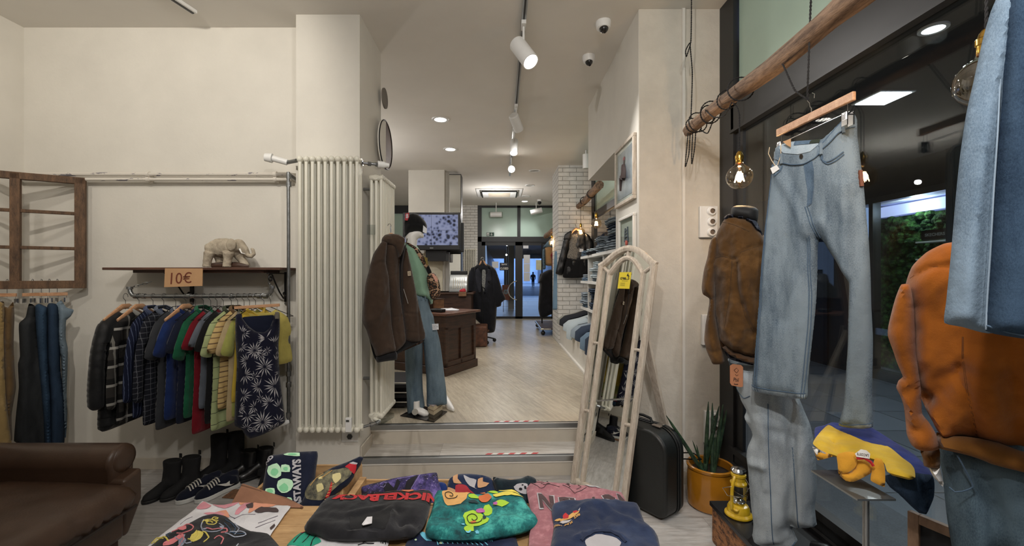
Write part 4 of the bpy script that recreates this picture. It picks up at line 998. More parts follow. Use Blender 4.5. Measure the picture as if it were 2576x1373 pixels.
# floral dress facing the room
K3 = lambda pts: crop(pts, 220, 580, 2.5426)
dpl = facing(655, 800, 2.90, 0.05)
fl = NT('palm_print'); vv = fl.coord('UV')
t = thing('floral_dress', 'navy sleeveless top with white palm leaf print hanging at the front of the rail', 'clothing', dpl.world(655, 1100))
ol = K3([(948, 540), (985, 530), (992, 560), (1030, 610), (1080, 645), (1130, 650), (1165, 620), (1190, 560), (1200, 530), (1228, 525), (1230, 640), (1222, 720), (1228, 900), (1245, 1050), (1262, 1180), (1262, 1225), (1200, 1265), (1120, 1305), (1040, 1328), (1005, 1300), (985, 1270), (942, 1245), (942, 1150), (948, 1000), (955, 850), (946, 700)])
M_dress = fabric('navy_viscose', C(20, 22, 42), C(30, 32, 54))
o, ds = inflate('body', ol, dpl, M_dress, t, T=.035, R=.06, Tb=.03, creases=[(K3([(1010, 620), (1000, 900), (1010, 1250)]), .012, .02), (K3([(1180, 640), (1190, 900), (1200, 1230)]), .012, .02), (K3([(1100, 700), (1090, 1280)]), -.008, .03)], wr=(.008, 9, 4), h=.012)
inflate('back_lining', K3([(985, 560), (1000, 552), (1090, 545), (1190, 540), (1205, 560), (1170, 640), (1090, 665), (1020, 630)]), Plane(dpl.o - dpl.n * .02, dpl.n), M_nj, t, T=.004, R=.01, h=.02)
random.seed(11); leaves = []
us = [p for p in ol]
x0_, x1_, y0_, y1_ = 596, 715, 795, 1095
def palm(cx, cy, r, a0, a1, n):
    for k in range(n):
        a = a0 + (a1 - a0) * k / (n - 1) + random.uniform(-.06, .06); rr = r * random.uniform(.75, 1.05)
        tip = (cx + rr * math.cos(a), cy + rr * math.sin(a)); nx, ny = -math.sin(a), math.cos(a); wd = r * .055
        leaves.append([(cx + r * .12 * math.cos(a), cy + r * .12 * math.sin(a)), (cx + rr * .55 * math.cos(a) + nx * wd, cy + rr * .55 * math.sin(a) + ny * wd), tip, (cx + rr * .55 * math.cos(a) - nx * wd, cy + rr * .55 * math.sin(a) - ny * wd)])
def ok(p): return all(inside(np.array([q]), np.array(ol))[0] for q in p)
for (cx, cy, r, a0, a1, n) in ((610, 835, 22, -2, 1.5, 9), (668, 850, 26, 2.6, 5.2, 10), (690, 860, 22, -2.6, .6, 9), (640, 880, 26, 0, 5.8, 15), (620, 905, 22, 1.8, 5, 9), (665, 920, 28, 0, 6, 14), (694, 905, 18, -2, 1, 8), (615, 940, 24, -1.4, 2.6, 10), (690, 968, 30, 0, 6, 16), (650, 970, 22, 1, 5, 10), (612, 990, 22, -2, 2, 9), (676, 1010, 24, 2.2, 5.6, 9), (700, 1020, 24, -2.6, .8, 9), (660, 1058, 30, 0, 6, 17), (622, 1040, 26, -1, 4, 11), (640, 1020, 18, 1, 5, 8), (655, 890, 20, 0, 6, 11), (606, 870, 18, -1, 2, 7), (705, 935, 18, 2, 5, 8), (640, 945, 16, 0, 6, 9), (603, 1020, 18, -1, 1.5, 7), (685, 1075, 16, 0, 6, 10), (640, 1080, 14, 3, 6.5, 8), (672, 880, 12, 0, 6, 9), (697, 880, 14, -2, 2, 7), (655, 1000, 14, 0, 6, 9), (620, 1072, 18, -3, 1, 8), (700, 1055, 20, -2.4, 2.4, 9)): palm(cx, cy, r, a0, a1, n)
leaves = [l for l in leaves if ok(l)]
decal('palm_print', leaves, ds, mat('print_white', C(176, 174, 178), .9, var=.05), t, .0015, .03)
tt = P(650, 745, 2.93); tt.z = zr + .016
ht = thing('clip_hanger', 'pale beech clip hanger holding the palm print top', 'hanger', tt)
hook(MB(), Vector((tt.x + .03, yr, zr + .016)), (0, 1, 0), .02, .07).build('hook', M_steel, ht)
MB().beam(P(590, 774, 2.90), P(703, 767, 2.90), .014, .02).build('bar', M_hang, ht, bevel=.002)
for x in (601, 697): 
    c = P(x, 793, 2.86); MB().tube([P(x, 770, 2.90), c], .0016, 6).box(c, (.022, .012, .045)).build('clip', M_chrome, ht, bevel=.002)

# ------------------------------------------------------------------ armchair
M_lea = mat('brown_leather', C(72, 53, 41), .38, var=.14, scale=6, bump=.12, bscale=120, spec=.5)
t = thing('leather_armchair', 'worn brown leather armchair with rolled arm in the lower left corner', 'armchair', (-2.35, 1.75, 0))
Z = .56
for yc, nm in ((2.20, 'armrest'), (1.25, 'armrest')):
    mb = MB(); s = 1 if yc > 2 else -1
    prof = [(yc + .085 * math.cos(a) * 1.0, Z - .0 + .075 * math.sin(a)) for a in np.linspace(-.7 if s > 0 else PI + .7, PI + .5 if s > 0 else -.5, 18)]
    prof = [(y, z) for y, z in prof] + [(yc - s * .06, .22), (yc + s * .05, .22)]
    mb.prism([(-2.75, y, z) for y, z in prof], (.82, 0, 0)); mb.build(nm, M_lea, t, bevel=.02, segs=3)
    MB().lathe([(.001, .012), (.045, .010), (.062, .004), (.068, -.004)], (-1.93, yc, Z), 24, (1, 0, 0)).build('scroll_piping', M_lea, t)
mb = MB().bb(-2.75, -1.86, 1.33, 2.13, .20, .36); mb.build('seat_base', M_lea, t, bevel=.025, segs=3)
pl = Plane((-2.25, 1.73, .42), (0, 0, 1), (0, 1, 0))
inflate('seat_cushion', [(-.42, -.40), (.44, -.40), (.46, 0), (.44, .40), (-.42, .40)], pl, M_lea, t, T=.07, R=.12, Tb=.06, Rb=.03, uv=True, h=.03, wr=(.006, 4, 4), h0=-.0)
MB().tube([(-1.80, 1.34, .365), (-1.795, 1.73, .365), (-1.80, 2.12, .365)], .007, 8).build('piping', mat('dark_piping', C(34, 24, 20), .5), t)
MB().bb(-2.95, -2.70, 1.2, 2.28, .2, .95).build('backrest', M_lea, t, bevel=.06, segs=4)
MB().prism([(-1.87, 2.13, .20), (-1.87, 2.16, .20), (-1.87, 2.24, .34), (-1.87, 2.24, .50), (-1.87, 2.13, .48)], (-.1, 0, 0)).build('arm_front', M_lea, t, bevel=.015, segs=3)
for (x, y) in ((-1.92, 2.12), (-1.92, 1.32), (-2.85, 2.15), (-2.85, 1.3)): MB().tube([(x, y, .21), (x + .005, y, .1), (x + .02, y, .002)], [.03, .026, .017], 4).build('leg', M_dwood, t, bevel=.003)

# ------------------------------------------------------------------ shoes on the floor
M_bl_lea = mat('black_leather', C(20, 20, 22), .35, var=.15, scale=20, bump=.15, bscale=60, coat=.2); M_bl_sue = mat('black_suede', C(18, 18, 20), .85, var=.1); M_sole = mat('black_rubber', C(14, 14, 15), .6)
def shoe(kind, lab, pos, rz, L=.28, hgt=.20, up=None, m=None, grp=None, lean=0):
    t = thing(kind, lab, 'shoe', pos, grp); R = Matrix.Rotation(rz, 3, 'Z') @ Matrix.Rotation(lean, 3, 'X'); o = Vector(pos)
    TT = lambda x, y, z: o + R @ Vector((x, y, z))
    # sole outline
    sl = [(-.5, 0), (-.46, .11), (-.3, .125), (-.1, .11), (.12, .15), (.3, .165), (.44, .11), (.5, 0), (.44, -.12), (.28, -.17), (.1, -.14), (-.1, -.105), (-.3, -.12), (-.46, -.1)]
    sl = catmull([(a * L, b * L) for a, b in sl], .01)
    mb = MB(); th = .02 if kind != 'sneaker' else .028
    mb.prism([TT(a, b, .0) for a, b in sl], R @ Vector((0, 0, th))); mb.build('sole', M_sole if kind != 'sneaker' else mat('white_sole', C(200, 200, 196), .6), t, bevel=.004)
    mb = MB(); secs = []
    xs = np.linspace(-.47, .49, 14)
    for x in xs:
        wdt = float(np.interp(x, [-.5, -.45, -.3, -.1, .12, .3, .44, .5], [.03, .10, .12, .11, .145, .16, .11, .03])) * L * .98
        top = float(np.interp(x, [-.5, -.45, -.25, -.1, .05, .2, .35, .46, .5], [.3, .36, .36, .34, .28, .21, .17, .12, .05])) * L
        secs.append([TT(x * L, wdt * math.cos(a), th * .8 + top * max(0, math.sin(a)) ** .7 if a <= PI else th * .8) for a in np.linspace(0, PI, 12)])
    vs = [v for s_ in secs for v in s_]; fs = [(i * 12 + k, i * 12 + k + 1, (i + 1) * 12 + k + 1, (i + 1) * 12 + k) for i in range(13) for k in range(11)]
    fs += [(i * 12, (i + 1) * 12, (i + 1) * 12 + 11, i * 12 + 11) for i in range(13)] + [tuple(range(12)), tuple(13 * 12 + k for k in range(12))]
    mb.add(vs, fs)
    if hgt > .12:
        mb.tube([TT(-.22 * L, 0, .05), TT(-.22 * L, 0, .10), TT(-.24 * L, 0, .15), TT(-.25 * L, 0, hgt)], [.055, .048, .047, .052], 16, flat=(1.25, .8))
        fuse('upper', mb, m or M_bl_lea, t, .007, 5)
        MB().tube([TT(-.25 * L, 0, hgt - .004), TT(-.25 * L, 0, hgt + .002)], [.044, .044], 16, flat=(1.25, .8)).build('opening', mat('shoe_inside', C(10, 10, 11), .9), t)
        MB().box(TT(-.46 * L, 0, hgt + .008), (.006, .02, .03), R).build('pull_tab', m or M_bl_lea, t)
    else:
        mb.tube([TT(-.25 * L, 0, .05), TT(-.24 * L, 0, .09), TT(-.26 * L, 0, hgt)], [.05, .045, .044], 14, flat=(1.35, .8))
        fuse('upper', mb, m or M_bl_lea, t, .007, 4)
    return t, TT, L
def fl_(px, py): v = onz(px, py, 0); return (v.x, v.y, 0.001)
shoe('ankle_boot', 'black suede ankle boot standing leftmost of the shoes by the wall', fl_(410, 1245), -PI / 2 - .25, .27, .21, m=M_bl_sue)
shoe('ankle_boot', 'black ankle boot with pull tab, second from the left', fl_(457, 1240), -PI / 2 - .35, .27, .225, m=M_bl_sue)
for i, (p, rz) in enumerate(((fl_(503, 1246), -PI / 2 - .55), (fl_(548, 1243), -PI / 2 - .50))):
    M_snk = fabric('navy_mesh', C(18, 22, 38), rough=.9)
    t, TT, L = shoe('sneaker', ['navy sneaker with grey laces and white sole, left one of its pair', 'navy sneaker with white swoosh on the side, right one of its pair'][i], p, rz, .29, .105, m=M_snk)
    mb = MB()
    for k in range(5):
        x = .02 + k * .045; z = float(np.interp(x, [-.1, .05, .2, .35], [.34, .28, .21, .17])) * L + .03
        mb.tube([TT(x * L * 1.2, -.035, z - .022), TT(x * L * 1.2, -.018, z - .006), TT(x * L * 1.2, 0, z), TT(x * L * 1.2, .018, z - .006), TT(x * L * 1.2, .035, z - .022)], .0042, 6)
    mb.build('laces', mat('lace_grey', C(196, 192, 184), .8), t)
    sw = [(-.33, .12), (-.31, .20), (-.26, .22), (-.12, .17), (.12, .24), (-.1, .11), (-.22, .075), (-.29, .085)]
    for sd in (1,) if i == 1 else (1,):
        MB().prism([TT(a * L, .125 * L + .002 + (.006 if a > -.1 else 0), b * L + .02) for a, b in sw], Matrix.Rotation(rz, 3, 'Z') @ Vector((0, .003, 0))).build('swoosh', mat('swoosh_white', C(220, 218, 212), .5), t, smooth=False)
shoe('tall_boot', 'tall black boot behind the sneakers', fl_(528, 1203), -PI / 2 - .5, .27, .30, m=M_bl_sue)
shoe('tall_boot', 'tall black suede boot between the tall boot and the shiny shoes', fl_(572, 1200), -PI / 2 - .7, .27, .31, m=M_bl_sue, lean=.12)
shoe('ankle_boot', 'shiny black leather ankle boot, left one of its pair', fl_(602, 1203), -PI / 2 - .8, .27, .19, m=M_bl_lea)
shoe('ankle_boot', 'shiny black leather ankle boot with creases, right one of its pair', fl_(642, 1200), -PI / 2 - .8, .28, .20, m=M_bl_lea)
shoe('black_shoe', 'black shoe half hidden behind the navy lettered shirt', fl_(668, 1222), -PI / 2 + .4, .27, .10, m=M_bl_sue)
t = thing('floor_sticker', 'small brown cardboard scrap lying on the floor beside the box', 'cardboard scrap', onz(590, 1243, 0))
MB().prism([onz(558, 1252, .002), onz(588, 1231, .002), onz(622, 1232, .002), onz(606, 1256, .002)], (0, 0, .003)).build('scrap', mat('scrap_brown', C(120, 84, 58), .8, var=.25, scale=60), t, smooth=False)
# ================================================================== MIDDLE: jacket, mannequin, counter
K6 = lambda pts: crop(pts, 880, 500, 2.367)
M_bj = fabric('brown_canvas', C(62, 48, 38), C(80, 64, 52), 4, .4, mott=.08, fold=4); M_bjin = fabric('black_lining', C(20, 20, 22)); M_cord = fabric('brown_corduroy', C(56, 42, 34))
jp = Plane((-.765, 3.02, 1.4), (.52, -.854, 0))
t = thing('brown_jacket', 'large brown canvas work jacket hanging beside the column radiator', 'jacket', (-.765, 3.02, .92))
inflate('lining', K6([(230, 250), (300, 250), (350, 400), (380, 700), (430, 835), (330, 900), (285, 925), (280, 955), (160, 965), (120, 850), (100, 700), (180, 400)]), Plane(jp.o - jp.n * .035, jp.n), M_bjin, t, T=.03, R=.06, h=.02)
inflate('body', K6([(205, 240), (235, 222), (275, 225), (300, 300), (296, 400), (300, 560), (318, 700), (330, 800), (333, 850), (300, 890), (262, 912), (245, 880), (240, 700), (215, 450), (200, 300)]), jp, M_bj, t, T=.05, R=.08, Tb=.03, h=.009, creases=[(K6([(245, 708), (300, 690)]), -.008, .008), (K6([(300, 700), (275, 770), (285, 850)]), -.008, .007), (K6([(225, 465), (275, 445)]), -.005, .006), (K6([(235, 300), (262, 600)]), .008, .03)], wr=(.014, 7, 4))
inflate('right_front', K6([(322, 270), (338, 290), (350, 340), (372, 440), (395, 560), (420, 680), (440, 770), (448, 800), (446, 832), (412, 850), (362, 850), (332, 838), (324, 760), (306, 620), (300, 500), (302, 400), (312, 330)]), Plane(jp.o - jp.n * .01, jp.n), M_bj, t, T=.045, R=.06, Tb=.03, h=.009, creases=[(K6([(308, 678), (388, 682)]), -.008, .007), (K6([(392, 560), (410, 850)]), -.007, .008), (K6([(340, 450), (360, 670)]), .006, .03), (K6([(335, 790), (420, 800)]), -.004, .006)], wr=(.012, 7, 4))
inflate('sleeve', K6([(196, 250), (222, 262), (215, 380), (232, 470), (240, 620), (250, 760), (268, 860), (272, 905), (222, 920), (160, 938), (140, 890), (118, 840), (98, 780), (75, 728), (84, 600), (92, 510), (110, 440), (122, 390), (140, 330), (165, 290)]), Plane(jp.o + jp.n * .05, jp.n), M_bj, t, T=.065, R=.10, Tb=.05, Rb=.08, h=.009, creases=[(K6([(90, 530), (110, 440), (165, 378), (212, 382)]), -.008, .007), (K6([(80, 730), (150, 690), (232, 560)]), .012, .025), (K6([(130, 860), (200, 700)]), -.010, .02), (K6([(160, 450), (180, 640)]), .01, .03)], wr=(.014, 6, 4))
inflate('cuff', K6([(158, 935), (222, 918), (272, 905), (283, 930), (280, 958), (225, 965), (165, 974), (155, 955)]), Plane(jp.o + jp.n * .05, jp.n), M_bjin, t, T=.04, R=.04, h=.015)
inflate('collar', K6([(190, 262), (192, 235), (210, 215), (245, 208), (290, 212), (326, 234), (328, 262), (318, 310), (300, 350), (292, 400), (285, 330), (262, 290), (225, 270)]), Plane(jp.o + jp.n * .045, jp.n), M_bj, t, T=.035, R=.04, h=.012, wr=(.01, 14, 8), creases=[(K6([(200, 245), (250, 235), (300, 270), (295, 340)]), .012, .012)])
inflate('back_hem', K6([(285, 925), (330, 895), (400, 858), (446, 838), (430, 858), (380, 880), (300, 915)]), jp, M_cord, t, T=.02, R=.02, h=.012)
mb = MB(); mb.tube([jp.world(*p, .06) for p in K6([(325, 240), (312, 300), (300, 360), (296, 420), (298, 520), (300, 600)])], .0035, 6); mb.build('zip', mat('zip_dark', C(24, 20, 20), .5), t)
MB().tube([jp.world(*p, .075) for p in K6([(300, 535), (312, 575), (326, 620)])], .0022, 6).build('pull_cord', mat('cord_grey', C(150, 146, 142), .6), t)
a, b = [jp.world(*p, .055) for p in K6([(330, 430), (348, 458)])]
MB().prism([jp.world(*p, .047) for p in K6([(330, 432), (348, 430), (350, 457), (332, 459)])], jp.n * .003).build('square_label', mat('label_tan', C(186, 170, 146), .8), t, smooth=False)
MB().tube([jp.world(*p, .051) for p in K6([(345, 439), (337, 437), (335, 450), (345, 451), (345, 445), (340, 445)])], .0012, 5).build('label_mark', mat('zip_dark', C(24, 20, 20), .5), t)
ht = thing('clothes_hanger', 'wire hook of the hanger that carries the brown jacket', 'hanger', jp.world(*K6([(238, 205)])[0]))
MB().tube([jp.world(*p, -.005) for p in K6([(246, 215), (246, 190), (243, 175), (248, 158), (240, 148), (230, 150), (227, 160)])], .0022, 8).build('hook', M_chrome, ht)
MB().tube([jp.world(*p, .0) for p in K6([(205, 250), (225, 225), (246, 214), (270, 225), (300, 255)])], [.008, .014, .016, .014, .01], 10).build('shoulder_bar', M_hang, ht)
MB().bb(-.99, -.93, 3.175, 3.18, CH + (CY - 590) * 3.17 / F, CH + (CY - 565) * 3.17 / F).build('radiator_hook', glass('clear_plastic', (.85, .87, .87, 1), .8), ht, smooth=False)

# mannequin in green sweater
M_grn = fabric('mint_sweatshirt', C(140, 176, 152), C(156, 192, 168), mott=.05); M_mj = denim('mannequin_denim', C(66, 82, 96), C(112, 130, 142))
YM = 3.74
t = thing('woman_mannequin', 'white mannequin in green sweatshirt, wide blue jeans and black beanie on the upper floor', 'mannequin', (-.68, YM, ZF))
mp = facing(1060, 700, YM, 0)
inflate('head', K6([(340, 190), (330, 230), (340, 270), (360, 300), (395, 296), (400, 270), (404, 240), (418, 232), (438, 232), (440, 218), (436, 205), (442, 190), (400, 170)]), mp, M_skin, t, T=.06, R=.06, h=.01)
inflate('beanie', K6([(318, 180), (318, 145), (325, 115), (345, 92), (375, 84), (405, 92), (430, 112), (452, 140), (460, 165), (456, 195), (440, 206), (400, 207), (360, 213), (330, 228), (322, 210)]), mp, M_bk, t, T=.10, R=.09, h=.01, wr=(.006, 40, 10), creases=[(K6([(322, 160), (380, 150), (458, 165)]), -.008, .006)])
_, ss = inflate('sweatshirt', K6([(325, 262), (360, 262), (400, 282), (430, 330), (455, 390), (470, 450), (472, 500), (476, 560), (495, 590), (492, 625), (478, 628), (468, 600), (440, 586), (400, 575), (385, 540), (370, 480), (350, 400), (320, 300)]), mp, M_grn, t, T=.11, R=.12, h=.014, wr=(.012, 8, 5), creases=[(K6([(400, 575), (440, 570), (475, 560)]), .015, .012), (K6([(380, 300), (430, 500), (450, 580)]), .008, .03)])
inflate('jeans', K6([(398, 572), (440, 578), (465, 590), (470, 620), (480, 660), (498, 700), (505, 740), (525, 800), (540, 870), (552, 960), (564, 1060), (574, 1140), (577, 1222), (535, 1228), (462, 1238), (458, 1170), (456, 1080), (452, 1020), (447, 960), (436, 850), (432, 1050), (436, 1150), (446, 1232), (436, 1252), (392, 1268), (345, 1280), (338, 1160), (332, 1040), (328, 920), (332, 860), (370, 780), (400, 660)]), mp, M_mj, t, T=.075, R=.07, h=.012, wr=(.012, 9, 3), creases=[(K6([(350, 900), (356, 1270)]), -.004, .006), (K6([(505, 900), (520, 1220)]), .01, .03), (K6([(400, 850), (395, 1260)]), .012, .03), (K6([(432, 620), (440, 720)]), -.008, .008), (K6([(452, 592), (460, 700), (470, 760)]), -.006, .006)])
mb = MB()
for x in (405, 425, 448): mb.tube([mp.world(*p, .075) for p in K6([(x, 578), (x + 2, 600)])], .005, 6)
mb.each('belt_loop', M_mj, t)
for pts, rr, nm in ((K6([(352, 1262), (370, 1268)]), 0, 'foot'),): pass
fz = lambda x, y, h=0: onz(x, y, ZF + h)
def foot(a, b, lift):
    a, b = Vector(a), Vector(b); d = b - a
    mb = MB(); mb.tube([a + Vector((0, 0, .13 + lift)), a + Vector((0, 0, .06 + lift)), a + d * .35 + Vector((0, 0, .04 + lift * .6)), a + d * .75 + Vector((0, 0, .022)), b + Vector((0, 0, .016))], [.034, .036, .04, .038, .014], 14, flat=(.8, 1))
    return mb
f1 = foot(fz(1048, 1046), fz(1078, 1047), 0.0); fuse('foot', f1, M_skin, t, .005, 3)
f2 = foot(fz(1108, 1014), fz(1141, 1036), .05); fuse('foot', f2, M_skin, t, .005, 3)
tagp = [mp.world(*p, .09) for p in K6([(488, 738), (525, 736), (527, 770), (491, 773)])]
MB().prism(tagp, mp.n * .002).build('price_tag', mat('tag_white', C(216, 218, 222), .7), t, smooth=False)
text_quad('tag_writing', 'VITA ALTA\nGAMBA LARGA\nTAGLIA 38', [mp.px(*p) for p in K6([(492, 768), (524, 765), (523, 741), (491, 743)])], lambda Q: [mp.pt(a, b, .0935) for a, b in Q], mat('ink_blue', C(40, 44, 74), .7), t, 0)
lp = [mp.world(*p, .10) for p in K6([(333, 97), (355, 92), (356, 115), (346, 138), (331, 137)])]
MB().prism(lp, mp.n * .003).build('red_label', mat('label_red', C(168, 44, 52), .7), t, smooth=False)
text_quad('label_letter', 'B', [mp.px(*p) for p in K6([(337, 124), (350, 124), (352, 100), (339, 100)])], lambda Q: [mp.pt(a, b, .105) for a, b in Q], mat('tag_white', C(216, 218, 222), .7), t, .02)
MB().prism([mp.world(*p, .11) for p in K6([(437, 166), (459, 186), (456, 214), (434, 205)])], mp.n * .002).build('price_tag', mat('tag_white', C(216, 218, 222), .7), t, smooth=False)
MB().prism([fz(1007, 1046, .002), fz(1092, 1062, .002), fz(1125, 1036, .002), fz(1055, 1020, .002)], (0, 0, .006)).build('base_plate', mat('base_plate_dark', C(40, 38, 38), .12, .3, var=.05), t, smooth=False)
MB().cyl(fz(1044, 1036), fz(1044, 1036, .8), .009).build('support_rod', M_chrome, t)
# scarf-like strap and leopard bag
def leopard():
    n = NT('leopard_print'); v = n.coord('UV'); vo = n.node('ShaderNodeTexVoronoi', feature='F1'); vo.inputs['Scale'].default_value = 34; vo.inputs['Randomness'].default_value = .9
    dv_ = n.node('ShaderNodeVectorMath', operation='ADD'); nz = n.node('ShaderNodeTexNoise'); nz.inputs['Scale'].default_value = 50; n.link(v, nz.inputs['Vector'])
    sc_ = n.node('ShaderNodeVectorMath', operation='SCALE'); sc_.inputs['Scale'].default_value = .018; n.link(nz.outputs['Color'], sc_.inputs[0]); n.link(v, dv_.inputs[0]); n.link(sc_.outputs[0], dv_.inputs[1]); n.link(dv_.outputs[0], vo.inputs['Vector'])
    n.col(n.ramp(vo.outputs['Distance'], [(.0, C(112, 78, 56)), (.28, C(112, 78, 56)), (.34, C(26, 20, 18)), (.5, C(26, 20, 18)), (.56, C(172, 140, 112))], 'CONSTANT')); n.b.inputs['Roughness'].default_value = .85; return n.m
M_leo = leopard()
t = thing('leopard_bag', 'leopard print shoulder bag worn by the green sweatshirt mannequin', 'bag', mp.world(*K6([(510, 590)])[0]))
bp = Plane(mp.o + mp.n * .09, mp.n)
inflate('pouch', K6([(462, 455), (480, 440), (500, 442), (522, 465), (534, 500), (540, 540), (536, 575), (516, 590), (490, 600), (478, 580), (468, 530), (458, 480)]), bp, M_leo, t, T=.045, R=.05, h=.01)
inflate('strap', K6([(328, 258), (350, 262), (380, 278), (410, 300), (432, 330), (450, 365), (468, 395), (465, 420), (450, 415), (436, 392), (420, 365), (400, 330), (380, 300), (350, 275)]), Plane(mp.o + mp.n * .085, mp.n), M_leo, t, T=.014, R=.02, h=.01)
inflate('black_strap', K6([(450, 405), (468, 395), (485, 430), (488, 445), (470, 452), (458, 432)]), Plane(mp.o + mp.n * .088, mp.n), M_bk, t, T=.015, R=.02, h=.01)
MB().prism([bp.world(*p, .03) for p in K6([(440, 345), (462, 352), (465, 400), (455, 385)])], mp.n * .002).build('yellow_tag', mat('tag_yellow', C(120, 104, 40), .7), t, smooth=False)
MB().prism([bp.world(*p, .05) for p in K6([(485, 446), (500, 445), (522, 480), (520, 496), (506, 488)])], mp.n * .002).build('pink_tag', mat('tag_pink', C(214, 160, 140), .7), t, smooth=False)
# books under her heel
for k, (z, c, lab) in enumerate(((0.0085, C(200, 186, 164), 'thick pale book under the mannequin heel, lower of the two'), (.048, C(178, 170, 158), 'book with a dark red cover picture under the mannequin heel, upper of the two'))):
    a, b, c_, d = fz(1076, 1040), fz(1091, 1047), fz(1113, 1031), fz(1096, 1022)
    t = thing('book', lab, 'book', (a.x, a.y, ZF + z))
    mb = MB().prism([p + Vector((0, 0, z)) for p in (a, b, c_, d)], (0, 0, .038)); mb.build('pages', mat('book_pages', C(206, 190, 160), .9), t, smooth=False)
    mb = MB(); cc = (a + b + c_ + d) / 4; q = [cc + (p - cc) * 1.05 for p in (a, b, c_, d)]
    mb.prism([p + Vector((0, 0, z + .036)) for p in q], (0, 0, .003)).build('cover', mat('book_cover', C(120, 80, 84), .5, var=.5, scale=30, c2=C(214, 206, 200)) if k else mat('book_cover2', C(150, 132, 110), .6), t, smooth=False)
# low black rack with steel rods behind the radiator
t = thing('low_rack', 'black low rack with steel rods on the floor behind the radiator', 'rack', (-.92, 4.0, ZF))
mb = MB()
for z in (.02, .10, .19): mb.bb(-1.3, -.84, 3.85, 4.35, ZF + z, ZF + z + .03)
mb.build('shelf', M_black, t, smooth=False); mb = MB()
for z in (.065, .15, .235): mb.cyl((-1.3, 3.84, ZF + z), (-.835, 3.84, ZF + z), .007).cyl((-.835, 3.84, ZF + z), (-.835, 4.3, ZF + z), .007)
mb.build('rod', M_chrome, t)

# counter (turned) --------------------------------------------------
c0 = Vector((-.66, 5.10)); c1 = Vector((-.335, 5.68)); ud = (c1 - c0).normalized(); nd = Vector((ud.y, -ud.x)); # outward normal
ln = (c1 - c0).length; dep = 1.25; zt_ = 1.045
t = thing('shop_counter', 'dark stained panelled wooden shop counter behind the mannequin', 'counter', (-.8, 5.5, ZF))
def CP(s, d, z): p = c0 + ud * s - nd * d; return Vector((p.x, p.y, z))
def cbox(mb, s0, s1, d0, d1, z0, z1): return mb.prism([CP(s0, d0, z0), CP(s1, d0, z0), CP(s1, d1, z0), CP(s0, d1, z0)], (0, 0, z1 - z0))
cbox(MB(), .01, ln - .01, .015, dep, ZF + .02, zt_ - .03).build('carcass', M_dwood, t, smooth=False)
mb = cbox(MB(), -.05, ln + .05, -.05, dep + .05, zt_ - .03, zt_); mb.build('top', wood('counter_top', C(70, 40, 28), C(112, 72, 52), (6, 2, 8), .35, coat=.3), t, bevel=.006)
cbox(MB(), -.02, ln + .02, -.025, dep + .02, ZF, ZF + .10).build('plinth', M_dwood, t, bevel=.008)
mb = MB()
for s0, s1 in ((.0, .05), (ln / 2 - .015, ln / 2 + .015), (ln - .05, ln)): cbox(mb, s0, s1, -.006, .02, ZF + .10, zt_ - .17)
cbox(mb, 0, ln, -.006, .02, zt_ - .20, zt_ - .03); cbox(mb, 0, ln, -.006, .02, ZF + .10, ZF + .16); mb.build('panel_frame', M_dwood, t, bevel=.003)
def LB(s, d, z, sx, sy, sz, nm, m, par, bev=.004):
    return cbox(MB(), s - sx / 2, s + sx / 2, d - sy / 2, d + sy / 2, z, z + sz).build(nm, m, par, bevel=bev)
t = thing('card_reader', 'black card reader lying on the counter edge', 'card reader', CP(.12, .2, zt_)); LB(.12, .2, zt_, .09, .17, .04, 'body', M_blackp, t, .008); LB(.13, .22, zt_ + .04, .06, .07, .004, 'screen', mat('dark_screen', C(50, 56, 62), .2), t, .001)
for k, (s, d, r_) in enumerate(((.40, .22, .1), (.47, .30, .5))):
    t = thing('paper_sheet', ['loose white paper on the counter near the card reader', 'crumpled white paper at the far corner of the counter'][k], 'paper', CP(s, d, zt_))
    pl = Plane(CP(s, d, zt_ + .006 + .004 * k), (0, 0, 1), (math.sin(r_), math.cos(r_), 0)); inflate('sheet', [(-.1, -.07), (.1, -.07), (.1, .07), (-.1, .07)], pl, M_paper, t, T=.004, R=.02, Tb=.004, wr=(.012, 12, 12), uv=True, h=.015)
M_reg = mat('register_blue_grey', C(110, 118, 126), .3, .2, var=.04)
t = thing('cash_register', 'rounded blue grey vintage cash register on a dark wooden drawer on the counter', 'cash register', CP(.30, .75, zt_))
LB(.32, .78, zt_, .42, .42, .14, 'drawer', M_dwood, t, .006); LB(.32, .78, zt_ + .14, .46, .46, .02, 'drawer_top', M_dwood, t, .004)
rc = CP(.32, .60, zt_ + .16); pts = []
prof = [(-.19, 0), (.20, 0), (.21, .08), (.19, .16), (.13, .215), (.06, .235), (.03, .25), (.02, .30), (-.03, .32), (-.07, .30), (-.10, .20), (-.19, .12)]
mb = MB(); nd3 = Vector((nd.x, nd.y, 0)); ud3 = Vector((ud.x, ud.y, 0)); mb.prism([rc + Vector((1, .1, 0)) * a * .9 + Vector((0, 0, b)) for a, b in catmull(prof, .03)], Vector((-.1, 1, 0)) * .3); mb.build('housing', M_reg, t, bevel=.012, segs=3)
MB().lathe([(.10, 0), (.105, .004), (.105, .008), (.10, .012)], rc + Vector((.09, -.01, .105)), 28, (.1, -1, 0)).build('side_disc', M_reg, t)
MB().cyl(rc + Vector((-.03, .12, .32)), rc + Vector((-.03, .12, .37)), .05).build('display_head', M_blackp, t)
t = thing('wooden_box', 'small wooden box on the counter beside the cash register', 'box', CP(.62, .72, zt_)); LB(.60, .62, zt_ , .22, .14, .12, 'body', wood('box_wood', C(96, 66, 44), C(140, 102, 70), (3, 3, 10)), t, .004); LB(.60, .62, zt_ + .12, .23, .15, .012, 'lid', M_dwood, t, .002)
